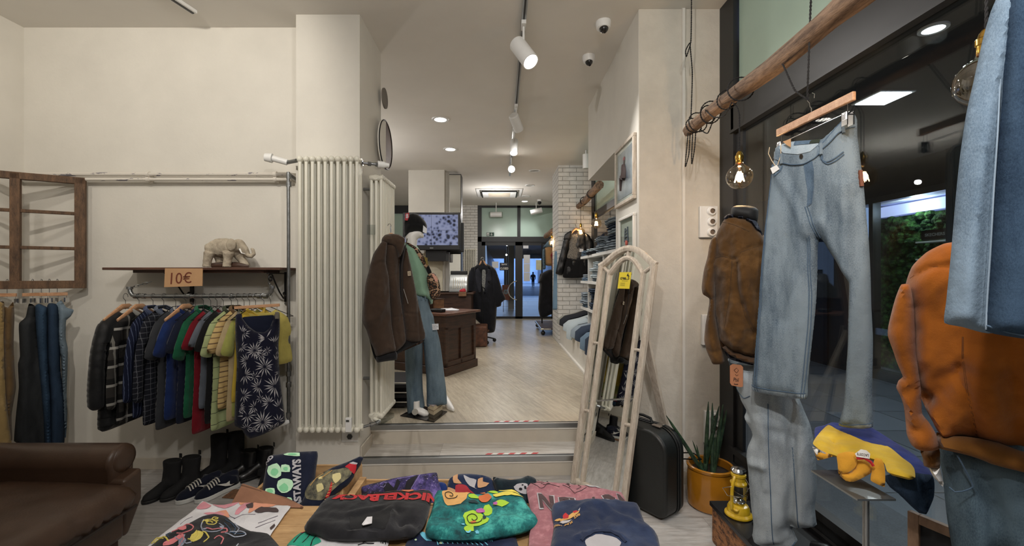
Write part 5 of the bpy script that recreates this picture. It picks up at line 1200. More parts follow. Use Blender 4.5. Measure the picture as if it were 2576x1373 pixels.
# second register and crate further back
t = thing('adding_machine', 'silver vintage adding machine on the back desk before the mirror strip', 'adding machine', P(1152, 735, 7.0))
b0 = P(1152, 735, 7.0)
MB().prism([b0 + Vector((-.15, 0, 0)) + Vector((0, a, b)) for a, b in ((0, 0), (.3, 0), (.3, .26), (.18, .30), (.10, .22), (0, .06))], (.30, 0, 0)).build('housing', mat('silver_grey', C(150, 152, 150), .3, .5), t, bevel=.01)
mb = MB()
for i in range(6): mb.tube([b0 + Vector((-.08 + i * .035, y, z)) for y, z in ((-.004, .06), (.04, .15), (.10, .225))], .006, 6)
mb.build('key_lever', mat('ivory', C(196, 190, 176), .4), t); MB().box(b0 + Vector((0, .2, .32)), (.28, .08, .06)).build('paper_roll', M_blackp, t, bevel=.01)
t = thing('back_desk', 'dark desk behind the counter carrying the adding machine', 'desk', (b0.x, 7.2, ZF))
MB().bb(b0.x - .5, b0.x + .22, 6.95, 7.5, ZF + .02, b0.z).build('carcass', M_dwood, t, bevel=.005); MB().bb(b0.x - .54, b0.x + .26, 6.9, 7.54, b0.z - .03, b0.z - .0).build('top', M_dwood, t, bevel=.004)
t = thing('red_ribbon_box', 'small open box with red ribbon on the back desk', 'box', P(1164, 742, 6.9)); b1 = P(1164, 744, 6.88)
MB().box(b1 + Vector((0, 0, .03)), (.12, .1, .07)).build('box', wood('box_wood', C(96, 66, 44), C(140, 102, 70), (3, 3, 10)), t, bevel=.003); MB()._ell(b1 + Vector((0, 0, .08)), .05, (1.1, .8, .6), 10, 0)._ell(b1 + Vector((.02, 0, .10)), .03, (1, .8, .7), 8, 0).build('ribbon', mat('ribbon_red', C(176, 36, 48), .6), t)
# TV on the pillar
t = thing('television', 'black wall television showing four security camera pictures', 'television', (-.85, 7.5, 1.9))
YT = 7.35; a = P(1013, 629, YT); b = P(1158, 534, YT)
MB().bb(a.x, b.x, YT, YT + .08, a.z, b.z).build('bezel', M_blackp, t, bevel=.012)
MB().bb(a.x + .045, b.x - .045, YT - .004, YT, a.z + .085, b.z - .045)
def screen_mat():
    n = NT('camera_screen'); v = n.coord('Object', (1, 1, 1)); x = n.xyz(v)
    w_ = n.node('ShaderNodeTexNoise'); w_.inputs['Scale'].default_value = 5; n.link(v, w_.inputs['Vector'])
    vo = n.node('ShaderNodeTexVoronoi'); vo.inputs['Scale'].default_value = 16; n.link(v, vo.inputs['Vector'])
    f = n.math('ADD', n.math('MULTIPLY', vo.outputs['Distance'], .6), w_.outputs['Fac'])
    c = n.ramp(f, [(.5, C(20, 22, 34)), (.62, C(60, 66, 92)), (.75, C(140, 150, 190)), (.9, C(170, 178, 215))]); n.col((0, 0, 0, 1)); n.link(c, n.b.inputs['Emission Color']); n.b.inputs['Emission Strength'].default_value = .5; n.b.inputs['Roughness'].default_value = .2; return n.m
M_scr = screen_mat(); mx, mz = (a.x + b.x) / 2, (a.z + b.z) / 2 + .02
for i in range(2):
    for j in range(2):
        x0 = a.x + .04 if i == 0 else mx + .002; x1 = mx - .002 if i == 0 else b.x - .04; z0_ = a.z + .085 if j == 0 else mz + .002; z1_ = mz - .002 if j == 0 else b.z - .04
        MB().bb(x0, x1, YT - .003, YT + .001, z0_, z1_).build('camera_picture', M_scr, t, smooth=False)
MB().bb((a.x + b.x) / 2 - .03, (a.x + b.x) / 2 + .03, YT - .002, YT, a.z + .03, a.z + .042).build('maker_mark', M_alu, t, smooth=False)
MB().bb(-1.3, -.95, YT + .08, 7.85, 1.75, 1.95).build('wall_bracket', M_black, t, smooth=False)
t = thing('black_monitor', 'black screen hung behind and below the television', 'screen', (-.75, 7.7, 1.7)); MB().bb(-1.02, -.66, 7.60, 7.68, CH + (CY - 634) * 7.6 / F, CH + (CY - 560) * 7.6 / F).build('panel', M_blackp, t, bevel=.008); MB().bb(-.9, -.8, 7.68, 7.95, 1.95, 2.1).build('bracket', M_black, t, smooth=False)
t = thing('notice_board', 'cream panel on the pillar under the television', 'panel', (-1.3, 7.8, 1.4)); MB().bb(-1.5, -1.06, 7.80, 7.825, .95, CH + (CY - 637) * 7.8 / F).build('panel', mat('cream_panel', C(206, 198, 176), .7), t, smooth=False)
# slim radiator on the brick strip
radiator('far_radiator', 'white column radiator on the brick strip beside the far doors', (-1.02, YD - .155, 0), (1, 0, 0), (0, 1, 0), 7, .05, .5, CH + (CY - 625) * (YD - .2) / F, 2)
# coat on stand
YK = 7.7; kp = facing(1215, 740, YK, 0); K4 = lambda pts: crop(pts, 1080, 600, 4.905)
t = thing('coat_stand', 'chromed coat stand on castors holding the long black coat', 'coat stand', (P(1214, 850, YK).x, YK + .12, ZF))
cx_ = P(1214, 800, YK).x
MB().cyl((cx_, YK - .06, ZF + .1), (cx_, YK - .06, CH + (CY - 655) * YK / F), .012).build('pole', M_black, t)
MB().lathe([(.02, 0), (.03, .004), (.03, .02), (.02, .024)], (cx_, YK - .07, CH + (CY - 651) * YK / F), 16, (0, -1, 0)).build('top_ring', M_chrome, t)
for a_ in range(4): MB().tube([(cx_, YK - .06, ZF + .12), (cx_ + .22 * math.cos(a_ * PI / 2 + .4), YK - .06 + .22 * math.sin(a_ * PI / 2 + .4), ZF + .06)], .012, 8).ball((cx_ + .23 * math.cos(a_ * PI / 2 + .4), YK - .06 + .23 * math.sin(a_ * PI / 2 + .4), ZF + .035), .034, n=12).build('leg', M_black, t)
M_coat = fabric('black_wool', C(24, 25, 30), C(34, 35, 42)); M_coatl = fabric('black_lapel', C(38, 39, 46), C(50, 51, 58))
t = thing('long_coat', 'long black coat on a wooden hanger on the stand by the counter', 'coat', kp.world(1215, 835))
inflate('body', K4([(590, 320), (640, 305), (700, 310), (760, 335), (800, 400), (830, 550), (840, 700), (830, 900), (820, 1060), (800, 1150), (700, 1160), (640, 1060), (560, 980), (500, 850), (500, 600), (520, 400)]), kp, M_coat, t, T=.09, R=.12, h=.025, creases=[(K4([(650, 400), (660, 1100)]), -.03, .02), (K4([(720, 600), (760, 1100)]), .02, .03), (K4([(560, 500), (600, 900)]), .015, .03)], wr=(.02, 5, 3))
inflate('sleeve', K4([(520, 360), (560, 350), (560, 500), (545, 700), (525, 795), (440, 780), (440, 720), (460, 560), (490, 420)]), Plane(kp.o + kp.n * .06, kp.n), M_coat, t, T=.05, R=.06, h=.025, wr=(.015, 6, 4))
inflate('sleeve', K4([(770, 345), (820, 390), (860, 500), (900, 640), (942, 742), (890, 790), (885, 830), (820, 845), (790, 700), (760, 500)]), Plane(kp.o + kp.n * .05, kp.n), M_coat, t, T=.05, R=.06, h=.025, wr=(.015, 6, 4))
inflate('lapel', K4([(740, 340), (760, 440), (765, 510), (735, 530), (755, 545), (680, 690), (690, 560), (700, 440)]), Plane(kp.o + kp.n * .10, kp.n), M_coatl, t, T=.01, R=.02, h=.03)
inflate('lapel', K4([(585, 345), (640, 440), (640, 600), (625, 700), (580, 540), (570, 440)]), Plane(kp.o + kp.n * .10, kp.n), M_coatl, t, T=.01, R=.02, h=.03)
inflate('patterned_lining', K4([(655, 385), (705, 385), (700, 500), (690, 600), (670, 660), (650, 560)]), Plane(kp.o + kp.n * .095, kp.n), mat('lining_pattern', C(40, 42, 48), .8, var=.2, scale=60, c2=C(150, 152, 146)), t, T=.008, R=.02, h=.03)
ht = thing('clothes_hanger', 'pale wooden hanger of the long black coat', 'hanger', kp.world(1215, 665)); MB().tube([kp.world(*p, .05) for p in K4([(620, 325), (640, 285), (655, 272), (675, 285), (705, 335)])], [.01, .016, .018, .016, .01], 8).build('shoulder_bar', M_hang, ht); MB().tube([kp.world(*p, .05) for p in K4([(655, 272), (655, 245)])], .004, 6).build('hook', M_chrome, ht)
t = thing('old_suitcase', 'worn brown leather suitcase standing on the floor by the counter', 'suitcase', onz(1210, 870, ZF))
sp = onz(1196, 873, ZF); Ys = sp.y
M_oldl = mat('old_brown_leather', C(58, 36, 26), .6, var=.3, scale=14, c2=C(120, 78, 56))
MB().bb(sp.x - .12, sp.x + .19, Ys, Ys + .45, ZF + .005, ZF + .345).build('shell', M_oldl, t, bevel=.02, segs=3)
MB().bb(sp.x - .125, sp.x + .195, Ys + .2, Ys + .215, ZF + .003, ZF + .35).build('seam', M_oldl, t, bevel=.003); MB().tube([(sp.x + .19, Ys + .1, ZF + .25), (sp.x + .215, Ys + .15, ZF + .25), (sp.x + .215, Ys + .25, ZF + .25), (sp.x + .19, Ys + .3, ZF + .25)], .01, 8).build('handle', M_oldl, t)

# ================================================================== RIGHT SIDE OF BACK ROOM
M_wsh = mat('white_shelf_laminate', C(206, 204, 198), .5, var=.03)
t = thing('shelving_unit', 'white shelving unit stacked with folded jeans beside the brick pier', 'shelving', (1.3, 5.4, ZF))
ZSH = (1.765, 1.42, 1.055)
for z in ZSH: MB().bb(1.15, 1.57, 4.2, 6.2, z - .035, z).build('shelf', M_wsh, t, bevel=.002)
MB().bb(1.17, 1.56, 5.75, 5.78, ZF + .3, 1.73).bb(1.17, 1.56, 4.9, 4.93, ZF + .3, 1.73).each('divider', M_wsh, t, smooth=False)
t = thing('low_ledge', 'low white plastered ledge under the shelves heaped with jeans', 'ledge', (1.3, 6, ZF)); t2 = MB().bb(1.03, 1.56, 4.0, 7.48, ZF + .001, .70).build('body', M_wall, t, bevel=.004); MB().bb(1.0, 1.03, 4.0, 7.4, ZF + .001, ZF + .03).build('kick_strip', M_trim, t, smooth=False)
JC = [denim('jeans_grey', C(86, 96, 106), C(134, 144, 152)), denim('jeans_mid', C(70, 88, 108), C(110, 130, 148)), denim('jeans_dark', C(28, 36, 50), C(52, 62, 78)), denim('jeans_pale', C(130, 142, 150), C(176, 186, 190)), denim('jeans_black', C(24, 26, 30), C(44, 46, 52))]
def folded(lab, c, sx, sy, sz, rz, m, grp):
    t = thing('folded_jeans', lab, 'jeans', c, grp); R = Matrix.Rotation(rz, 3, 'Z'); c = Vector(c); k = random.uniform(0, 9)
    mb = MB(); n = 14
    for lay in (0, 1):
        z0 = sz * .5 * lay; ring = []
        for i in range(n + 1):
            y = (i / n - .5) * sy; wv = .006 * math.sin(k + i * .9)
            ring.append([c + R @ Vector((math.copysign(abs(math.cos(a)) ** .5, math.cos(a)) * sx / 2 * (1 - .10 * abs(2 * i / n - 1) ** 4) + wv, y, z0 + sz * .25 + math.copysign(abs(math.sin(a)) ** .7, math.sin(a)) * sz * .26 + .003 * math.sin(i + k + lay))) for a in np.linspace(0, 2 * PI, 17)[:-1]])
        vs = [v for r in ring for v in r]; mb.add(vs, [(i * 16 + j, i * 16 + (j + 1) % 16, (i + 1) * 16 + (j + 1) % 16, (i + 1) * 16 + j) for i in range(n) for j in range(16)] + [tuple(range(16)), tuple(n * 16 + j for j in range(16))])
    mb.build('cloth', m, t, angle=70); return t
random.seed(5)
def pile(x, y, z, n, mi, name, grp, sx=.30, sy=.36, h=.045):
    names = ['bottom', 'second from the bottom', 'third from the bottom', 'fourth from the bottom', 'fifth from the bottom', 'sixth from the bottom', 'seventh from the bottom']
    for k in range(n): folded('jeans in the ' + name + ', ' + ('topmost' if k == n - 1 else names[k].replace(' from the bottom', ' from below')), (x + random.uniform(-.02, .02), y + random.uniform(-.02, .02), z + k * h + .001), sx + random.uniform(-.03, .02), sy, h, random.uniform(-.08, .08), JC[mi[k % len(mi)]], grp)
pile(1.33, 4.55, ZSH[0], 6, [0, 0, 2, 0, 2, 0], 'near grey pile on the top shelf', 'jeans on the top shelf', .38, .42, .055)
pile(1.33, 5.10, ZSH[0], 4, [0, 0, 0, 0], 'middle grey pile on the top shelf', 'jeans on the top shelf', .36, .40, .045)
pile(1.31, 5.60, ZSH[0], 2, [4, 3], 'low black and white pile on the top shelf', 'jeans on the top shelf', .34, .36, .04)
pile(1.29, 6.0, ZSH[0], 2, [1, 1], 'low blue pile at the far end of the top shelf', 'jeans on the top shelf', .34, .34, .035)
pile(1.33, 5.98, ZSH[1], 2, [1, 0], 'low pile at the far end of the middle shelf', 'jeans on the middle shelf', .32, .34, .045)
pile(1.34, 5.45, ZSH[1], 6, [0, 3, 3, 3, 3, 3], 'pale pile on the middle shelf', 'jeans on the middle shelf', .34, .38, .042)
pile(1.34, 4.6, ZSH[1], 5, [0, 1, 0, 1, 0], 'grey pile on the middle shelf nearest the mirror', 'jeans on the middle shelf', .34, .38, .042)
pile(1.30, 6.0, ZSH[2], 4, [1, 0, 0, 0], 'grey pile at the far end of the bottom shelf', 'jeans on the bottom shelf', .32, .34, .05)
pile(1.33, 5.45, ZSH[2], 6, [2, 2, 4, 2, 2, 2], 'dark pile on the bottom shelf', 'jeans on the bottom shelf', .34, .38, .045)
heap = [(7.15, C(150, 150, 140), 'grey green trousers at the far end of the low ledge'), (6.85, 4, 'black trousers laid over the low ledge'), (6.45, 3, 'white jeans laid over the low ledge'), (6.1, 3, 'pale blue jeans hanging over the low ledge'), (5.75, 0, 'washed grey jeans on the low ledge'), (5.4, 2, 'dark blue jeans on the low ledge'), (5.05, 1, 'mid blue jeans on the low ledge'), (4.75, 2, 'dark jeans at the near end of the low ledge'), (4.5, 1, 'blue jeans drooping down the ledge front beside the mirror')]
for i, (y, m, lab) in enumerate(heap):
    t = thing('heaped_jeans', lab, 'jeans', (1.1, y, .72), 'jeans heaped on the low ledge'); m_ = fabric('grey_green_twill', m) if isinstance(m, tuple) else JC[m]
    dr = (.02, .04, .04, .14, .04, .06, .08, .12, .22)[i]; z = .70 + .05 + (.03 if i % 2 else 0)
    for s in (0, 1):
        MB().tube([(1.5, y + .04, z + .10 + s * .03), (1.35, y + .02, z + .10 + s * .02), (1.2, y, z + .04 + s * .03), (1.05, y - .02, z + .01 + s * .03), (.98, y - .03, z - .03 + s * .02), (.965, y - .03, z - .04 - dr)], [.13, .14, .15, .15, .14, .11], 16, flat=(.26, 1)).build('leg', m_, t, angle=70)
# leather jacket on the brick front
YJ = 7.38; K2 = lambda pts: crop(pts, 1380, 560, 4.04); kj = facing(1445, 640, YJ, 0); kj = Plane(kj.o, (-.1, -1, 0))
M_jl = mat('worn_black_leather', C(22, 22, 23), .4, var=.2, scale=12, bump=.3, bscale=30)
t = thing('leather_jacket', 'black leather jacket on a wooden hanger on the brick pier', 'jacket', kj.world(1440, 700))
inflate('body', K2([(215, 110), (250, 85), (300, 80), (350, 95), (400, 120), (400, 300), (395, 545), (300, 552), (150, 556), (165, 420), (190, 300), (185, 200)]), kj, M_jl, t, T=.05, R=.08, Tb=.03, h=.02, wr=(.02, 6, 3), creases=[(K2([(260, 380), (390, 380)]), -.01, .012)])
inflate('lining', K2([(222, 130), (305, 110), (320, 200), (315, 370), (190, 358), (210, 260)]), Plane(kj.o + kj.n * .045, kj.n), mat('quilt_lining', C(66, 62, 58), .7, var=.2, scale=50, c2=C(140, 134, 124)), t, T=.012, R=.02, h=.03)
inflate('lining_skirt', K2([(190, 358), (315, 370), (360, 372), (385, 545), (150, 555), (165, 440)]), Plane(kj.o + kj.n * .042, kj.n), M_bjin, t, T=.014, R=.02, h=.03, wr=(.008, 20, 4))
inflate('sleeve', K2([(170, 120), (205, 110), (215, 180), (195, 300), (165, 430), (140, 530), (72, 516), (95, 400), (130, 270), (150, 170)]), Plane(kj.o + kj.n * .03, kj.n), M_jl, t, T=.05, R=.06, h=.02, wr=(.02, 8, 4))
inflate('sleeve', K2([(370, 105), (415, 130), (452, 210), (440, 300), (395, 340), (370, 240)]), Plane(kj.o + kj.n * .03, kj.n), M_jl, t, T=.05, R=.06, h=.02, wr=(.02, 8, 4))
inflate('collar', K2([(165, 120), (228, 80), (240, 105), (215, 180), (180, 175), (150, 170)]), Plane(kj.o + kj.n * .07, kj.n), M_jl, t, T=.015, R=.02, h=.02)
MB().prism([kj.world(*p, .07) for p in K2([(312, 266), (350, 270), (348, 302), (310, 298)])], kj.n * .003).build('price_tag', mat('tag_white', C(216, 218, 222), .7), t, smooth=False)
ht = thing('clothes_hanger', 'wooden hanger of the black leather jacket on the brick', 'hanger', kj.world(1448, 575)); MB().tube([kj.world(*p, .04) for p in K2([(228, 115), (250, 80), (278, 62), (310, 82), (345, 112)])], [.012, .02, .022, .02, .012], 8).build('shoulder_bar', M_hang, ht); MB().tube([kj.world(*p, .02) for p in K2([(280, 60), (278, 35), (270, 15)])], .004, 6).build('hook', M_chrome, ht)

# branch with bulbs
M_cordb = mat('black_cord', C(22, 20, 20), .8); M_fil = emis('filament', (1, .62, .26, 1), 60); M_bglass = glass('amber_glass', (1, .88, .70, 1), 1.0, 0.02, 2.3)
M_filw = emis('filament_bright', (1, .72, .42, 1), 110)
def bulb(lab, c, r, top, power=6, grp='filament bulbs hanging from the branches', cordpts=None):
    c = Vector(c); t = thing('filament_bulb', lab, 'light bulb', c, grp)
    prof = [(.001, -r)] + [(r * math.sin(a), -r * math.cos(a)) for a in np.linspace(.15, 2.6, 16)] + [(r * .36, r * .98), (r * .31, r * 1.12), (r * .27, r * 1.2)]
    MB().lathe(prof, c, 28).build('glass_globe', M_bglass, t)
    MB().lathe([(r * .26, r * 1.10), (r * .29, r * 1.16), (r * .29, r * 1.45), (r * .33, r * 1.5), (r * .33, r * 1.72), (r * .28, r * 1.78), (r * .22, r * 1.95), (r * .12, r * 2.1), (.001, r * 2.1)], c, 20).build('socket', M_brass, t)
    mb = MB()
    for k in range(4):
        a = k * PI / 2 + .4; b = a + .5
        mb.tube([c + Vector((math.cos(a) * r * .12, math.sin(a) * r * .12, r * .42)), c + Vector((math.cos(b) * r * .34, math.sin(b) * r * .34, -r * .38)), c + Vector((math.cos(b + .4) * r * .10, math.sin(b + .4) * r * .10, r * .40))], r * .045, 6)
    mb.build('filament', M_filw, t); MB().tube([c + Vector((0, 0, r * .9)), c + Vector((0, 0, r * .4))], [r * .12, r * .05], 8).build('stem', M_bglass, t)
    if cordpts is None: cordpts = [c + Vector((0, 0, r * 2.05)), Vector(top)]
    twist(cordpts).build('cord', M_cordb, t)
    light('bulb_light', 'POINT', c, power, (1, .74, .48), None, r * .3)
    return t
def twist(pts, r=.0026, pitch=.03):
    q = catmull([tuple(p) for p in pts], .008, False); mb = MB(); L = 0; A_, B_ = [], []
    for i in range(len(q)):
        d = Vector(q[min(i + 1, len(q) - 1)]) - Vector(q[max(i - 1, 0)]); d.normalize(); u = d.orthogonal(); 
        ref = Vector((.3, .9, .2)); u = (ref - d * ref.dot(d)).normalized(); v = d.cross(u)
        if i: L += (Vector(q[i]) - Vector(q[i - 1])).length
        a = L / pitch * 2 * PI; off = (u * math.cos(a) + v * math.sin(a)) * r * .85
        A_.append(Vector(q[i]) + off); B_.append(Vector(q[i]) - off)
    return mb.tube(A_, r, 5).tube(B_, r, 5)
def plain(pts, r=.004): return MB().tube([Vector(p) for p in catmull([tuple(p) for p in pts], .03, False)], r, 6)
def logm(name, lab, pts, rs, m=M_log, seed=1):
    q = catmull([tuple(p) for p in pts], .04, False); t = thing(name, lab, 'wooden branch', q[0])
    R_ = np.interp(np.linspace(0, 1, len(q)), np.linspace(0, 1, len(rs)), rs); n = 18; rings = []; d = (Vector(q[-1]) - Vector(q[0])).normalized(); u = d.orthogonal().normalized(); v = d.cross(u)
    for i, p in enumerate(q):
        rings.append([Vector(p) + (u * math.cos(a) + v * math.sin(a)) * R_[i] * (1 + .16 * noise.noise(Vector((math.cos(a) * 1.2, math.sin(a) * 1.2, i * .18 + seed))) + .03 * math.sin(5 * a)) for a in np.linspace(0, 2 * PI, n + 1)[:-1]])
    vs = [x for r in rings for x in r]; fs = [(i * n + k, i * n + (k + 1) % n, (i + 1) * n + (k + 1) % n, (i + 1) * n + k) for i in range(len(q) - 1) for k in range(n)] + [tuple(range(n)), tuple((len(q) - 1) * n + k for k in range(n))]
    MB().add(vs, fs).build('wood', m, t, angle=50); return t
KB = lambda pts: crop(pts, 1400, 400, 5.72)
bx = 1.36
def atx(px, py, X): return onx(px, py, X)
pA = atx(1440, 531, bx); pB = atx(1508, 465, bx)
lt = logm('hanging_branch', 'short pale branch with two bulbs hanging before the brick pier', [pA, (pA + pB) / 2 + Vector((0, 0, -.03)), pB], [.045, .05, .06], seed=4)
mb = MB()
for f in (.15, .17, .5, .52, .75, .77):
    c = pA.lerp(pB, f); d = (pB - pA).normalized(); u = d.orthogonal().normalized(); v = d.cross(u); mb.tube([c + (u * math.cos(a) + v * math.sin(a)) * .062 + Vector((0, 0, -.015)) for a in np.linspace(0, 2 * PI, 17)[:-1]], .005, 5, closed=True)
mb.build('cord_wrap', M_cordb, lt)
plain([(pA.x, pA.y - .1, pA.z + .04), (pA.x, pA.y - .12, 2.9), (pA.x - .03, pA.y - .1, 3.2), (pA.x - .02, pA.y - .1, 3.3), (pA.x + .05, pA.y - .1, 3.22), (pA.x + .2, pA.y - .2, 3.15), (pA.x + .27, pA.y - .3, 3.4)], .007).build('hanging_cord', M_cordb, lt)
c1_ = atx(1461, 583, bx); c2_ = atx(1500, 562, 1.40)
bulb('small lit globe bulb in front of the leather jacket', c1_, .07, (c1_.x, c1_.y, pA.z + .0), 5)
bulb('lit globe bulb by the jeans shelves, higher than the one before the leather jacket', c2_, .075, (c2_.x, c2_.y, pA.z + .08), 5)
t = thing('ceiling_spotlight', 'white cylinder spotlight on the ceiling before the brick pier', 'spotlight', P(1473, 395, 6.9))
p = P(1474, 424, 6.6); MB().cyl(p, p + Vector((0, 0, .22)), .05, n=20).build('housing', M_white, t, bevel=.004); MB().cyl(p + Vector((0, 0, .22)), (p.x, p.y, H), .012).build('stem', M_white, t)
# jackets around the corner beyond the pier
YR = 9.2; K8 = lambda pts: crop(pts, 1340, 560, 4.58); rp = facing(1375, 720, YR, 0)
t = thing('denim_jacket', 'denim jacket with tan front hanging at the far right by the doors', 'jacket', rp.world(1378, 680)); M_tan = fabric('tan_cotton', C(176, 144, 106)); M_dj = denim('denim_mid', C(60, 84, 104), C(100, 124, 142))
inflate('body', K8([(135, 290), (180, 270), (230, 280), (235, 490), (150, 490), (140, 400)]), rp, M_tan, t, T=.08, R=.08, h=.03); inflate('sleeve', K8([(115, 310), (140, 280), (145, 400), (150, 530), (120, 540), (112, 420)]), Plane(rp.o + rp.n * .04, rp.n), M_dj, t, T=.05, R=.05, h=.03); inflate('shoulder', K8([(120, 290), (160, 230), (200, 200), (235, 250), (235, 290), (180, 285)]), Plane(rp.o + rp.n * .02, rp.n), M_dj, t, T=.05, R=.05, h=.03)
t = thing('red_shirt', 'red top hanging beside the denim jacket at the brick corner', 'clothing', rp.world(1392, 670)); inflate('cloth', K8([(250, 270), (270, 290), (270, 520), (225, 530), (222, 420), (205, 375), (230, 330)]), Plane(rp.o + rp.n * .15, rp.n), M_rd, t, T=.04, R=.04, h=.03)
for i, (ol_, lab) in enumerate(((K8([(110, 580), (180, 545), (230, 540), (260, 600), (262, 800), (250, 1040), (200, 1060), (120, 1100), (85, 1080), (65, 1000), (70, 850), (90, 700), (65, 690), (90, 620)]), 'black jacket on the rack by the far doors, front one'), (K8([(85, 590), (120, 575), (130, 800), (120, 1060), (75, 1050), (66, 950), (75, 840), (80, 700), (68, 680)]), 'dark jacket behind the front black one by the far doors'))):
    t = thing('black_jacket', lab, 'jacket', Plane(rp.o - rp.n * .2 * i, rp.n).world(1375, 795)); inflate('cloth', ol_, Plane(rp.o + rp.n * (.12 - .2 * i), rp.n), M_coat, t, T=.09, R=.09, h=.03, wr=(.03, 4, 3))
t = thing('clothes_rack', 'low rack platform on castors under the dark jackets by the doors', 'clothes rack', (1.0, 9.3, ZF))
MB().bb(.80, 1.5, 8.5, 9.9, ZF + .12, ZF + .15).build('platform', wood('rack_wood', C(60, 46, 38), C(92, 74, 62), (3, 3, 3)), t, smooth=False); MB().cyl((.80, 8.5, ZF + .13), (.80, 9.9, ZF + .13), .018).cyl((.80, 8.5, ZF + .13), (1.0, 8.5, ZF + .13), .018).build('rod', M_chrome, t)
for (x, y) in ((.84, 8.55), (.84, 9.85)): MB().ball((x, y, ZF + .05), .045, n=12).tube([(x, y, ZF + .05), (x, y, ZF + .12)], .012, 6).build('castor', M_blackp, t)
MB().cyl((.9, 9.4, ZF + .15), (.9, 9.4, 2.2), .015).cyl((.9, 9.4, 2.2), (1.6, 9.4, 2.2), .015).build('frame', M_black, t)
jb = onx(1399, 640, 1.0)
t = thing('hanging_jeans', 'long light blue jeans hanging on the left side of the brick pier', 'jeans', (.97, 7.75, .85)); xp = Plane((.96, 7.72, 1.4), (-.45, -.9, 0)); K8_ = K8([(255, 330), (290, 335), (296, 600), (306, 800), (308, 1000), (270, 1005), (232, 1000), (232, 850), (240, 640), (246, 450)])
inflate('legs', K8_, xp, denim('jeans_blue_light', C(78, 106, 130), C(118, 146, 168)), t, T=.03, R=.05, h=.02, wr=(.01, 8, 2))
b3a, b3b = P(1373, 594, 9.0), P(1393, 578, 8.4); lt = logm('hanging_branch', 'small branch by the far doors with a glowing bulb', [b3a, b3b], [.05, .05], seed=8)
bulb('glowing bulb beside the denim jacket near the far doors', P(1388, 610, 8.3), .07, (P(1388, 585, 8.3)), 5)

# framed pictures on the passage wall (plane X = 0.996)
wp = Plane((.994, 3.4, 1.8), (-1, 0, 0))
def framed(lab, pts, fw, mframe, draw):
    q = [onx(x, y, .990) for x, y in pts]; y0, y1 = min(p.y for p in q), max(p.y for p in q); z0, z1 = min(p.z for p in q[:]), max(p.z for p in q)
    z1 = (q[1].z + q[0].z) / 2; z0 = (q[2].z + q[3].z) / 2
    t = thing('framed_picture', lab, 'picture', (.98, (y0 + y1) / 2, z0))
    for (a, b, c, d) in ((y0, y1, z1 - fw, z1), (y0, y1, z0, z0 + fw), (y0, y0 + fw, z0, z1), (y1 - fw, y1, z0, z1)): pass
    MB().bb(.968, .995, y0, y1, z1 - fw, z1).bb(.968, .995, y0, y1, z0, z0 + fw).bb(.968, .995, y0, y0 + fw, z0 + fw, z1 - fw).bb(.968, .995, y1 - fw, y1, z0 + fw, z1 - fw).build('frame', mframe, t, bevel=.004)
    draw(t, y0 + fw, y1 - fw, z0 + fw, z1 - fw); MB().bb(.975, .977, y0 + fw, y1 - fw, z0 + fw, z1 - fw).build('glass', M_glass, t, smooth=False); return t
def pic1(t, y0, y1, z0, z1):
    MB().bb(.984, .990, y0, y1, z0, z1).build('mat_board', M_wt, t, smooth=False)
    g = .028; MB().bb(.981, .984, y0 + g, y1 - g, z0 + g, z1 - g).build('print', mat('print_sky', C(96, 104, 124), .5, var=.3, scale=7, c2=C(196, 202, 216)), t, smooth=False)
    yc = (y0 + y1) / 2; hh = z1 - z0; S = lambda a, b: (.9795, yc - a * (y1 - y0), z0 + b * hh)
    MB().tube([S(-.02, .66), S(0, .60), S(.03, .52), S(.0, .42)], [.02, .026, .03, .034], 8, flat=(1, 1)).tube([S(0, .42), S(-.16, .46), S(-.2, .36), S(-.22, .22)], [.024, .022, .016, .012], 8).tube([S(.02, .55), S(-.12, .48)], .01, 6)._ell(S(-.02, .73), .026, (.3, 1, 1), 10, 0).build('figure', mat('figure_brown', C(66, 52, 50), .6), t)
    MB()._ell(S(-.02, .765), .03, (.25, 1, .8), 10, 0).build('hair', mat('hair_red', C(140, 74, 80), .7), t)
def pic2(t, y0, y1, z0, z1):
    MB().bb(.984, .990, y0, y1, z0, z1).build('mat_board', mat('mat_brown', C(132, 118, 100), .7), t, smooth=False)
    g = .03; MB().bb(.981, .984, y0 + g, y1 - g, z0 + g, z1 - g).build('print', mat('print_ivory', C(206, 204, 194), .6), t, smooth=False)
    yc = (y0 + y1) / 2; hh = z1 - z0; S = lambda a, b: (.9795, yc - a * (y1 - y0), z0 + b * hh); mb = MB()
    for k in range(4): mb.tube([S(-.12 + .02 * k, .35 + .1 * k), S(.14 - .02 * k, .36 + .1 * k)], .007, 6)
    mb.tube([S(-.12, .3), S(-.08, .72)], .008, 6).tube([S(.13, .3), S(.09, .74)], .008, 6); mb.build('ink_drawing', mat('ink_grey', C(66, 76, 84), .7), t)
    MB()._ell(S(0, .27), .035, (.25, 1, .8), 10, 0).build('red_base', mat('ink_red', C(176, 76, 58), .7), t)
framed('large white framed picture of a seated figure on the passage wall', [(1552, 380), (1600, 335), (1600, 503), (1552, 522)], .028, M_distress, pic1)
framed('smaller white framed drawing below the large picture, partly behind the mirror', [(1562, 548), (1600, 537), (1600, 640), (1562, 640)], .022, M_trim, pic2)
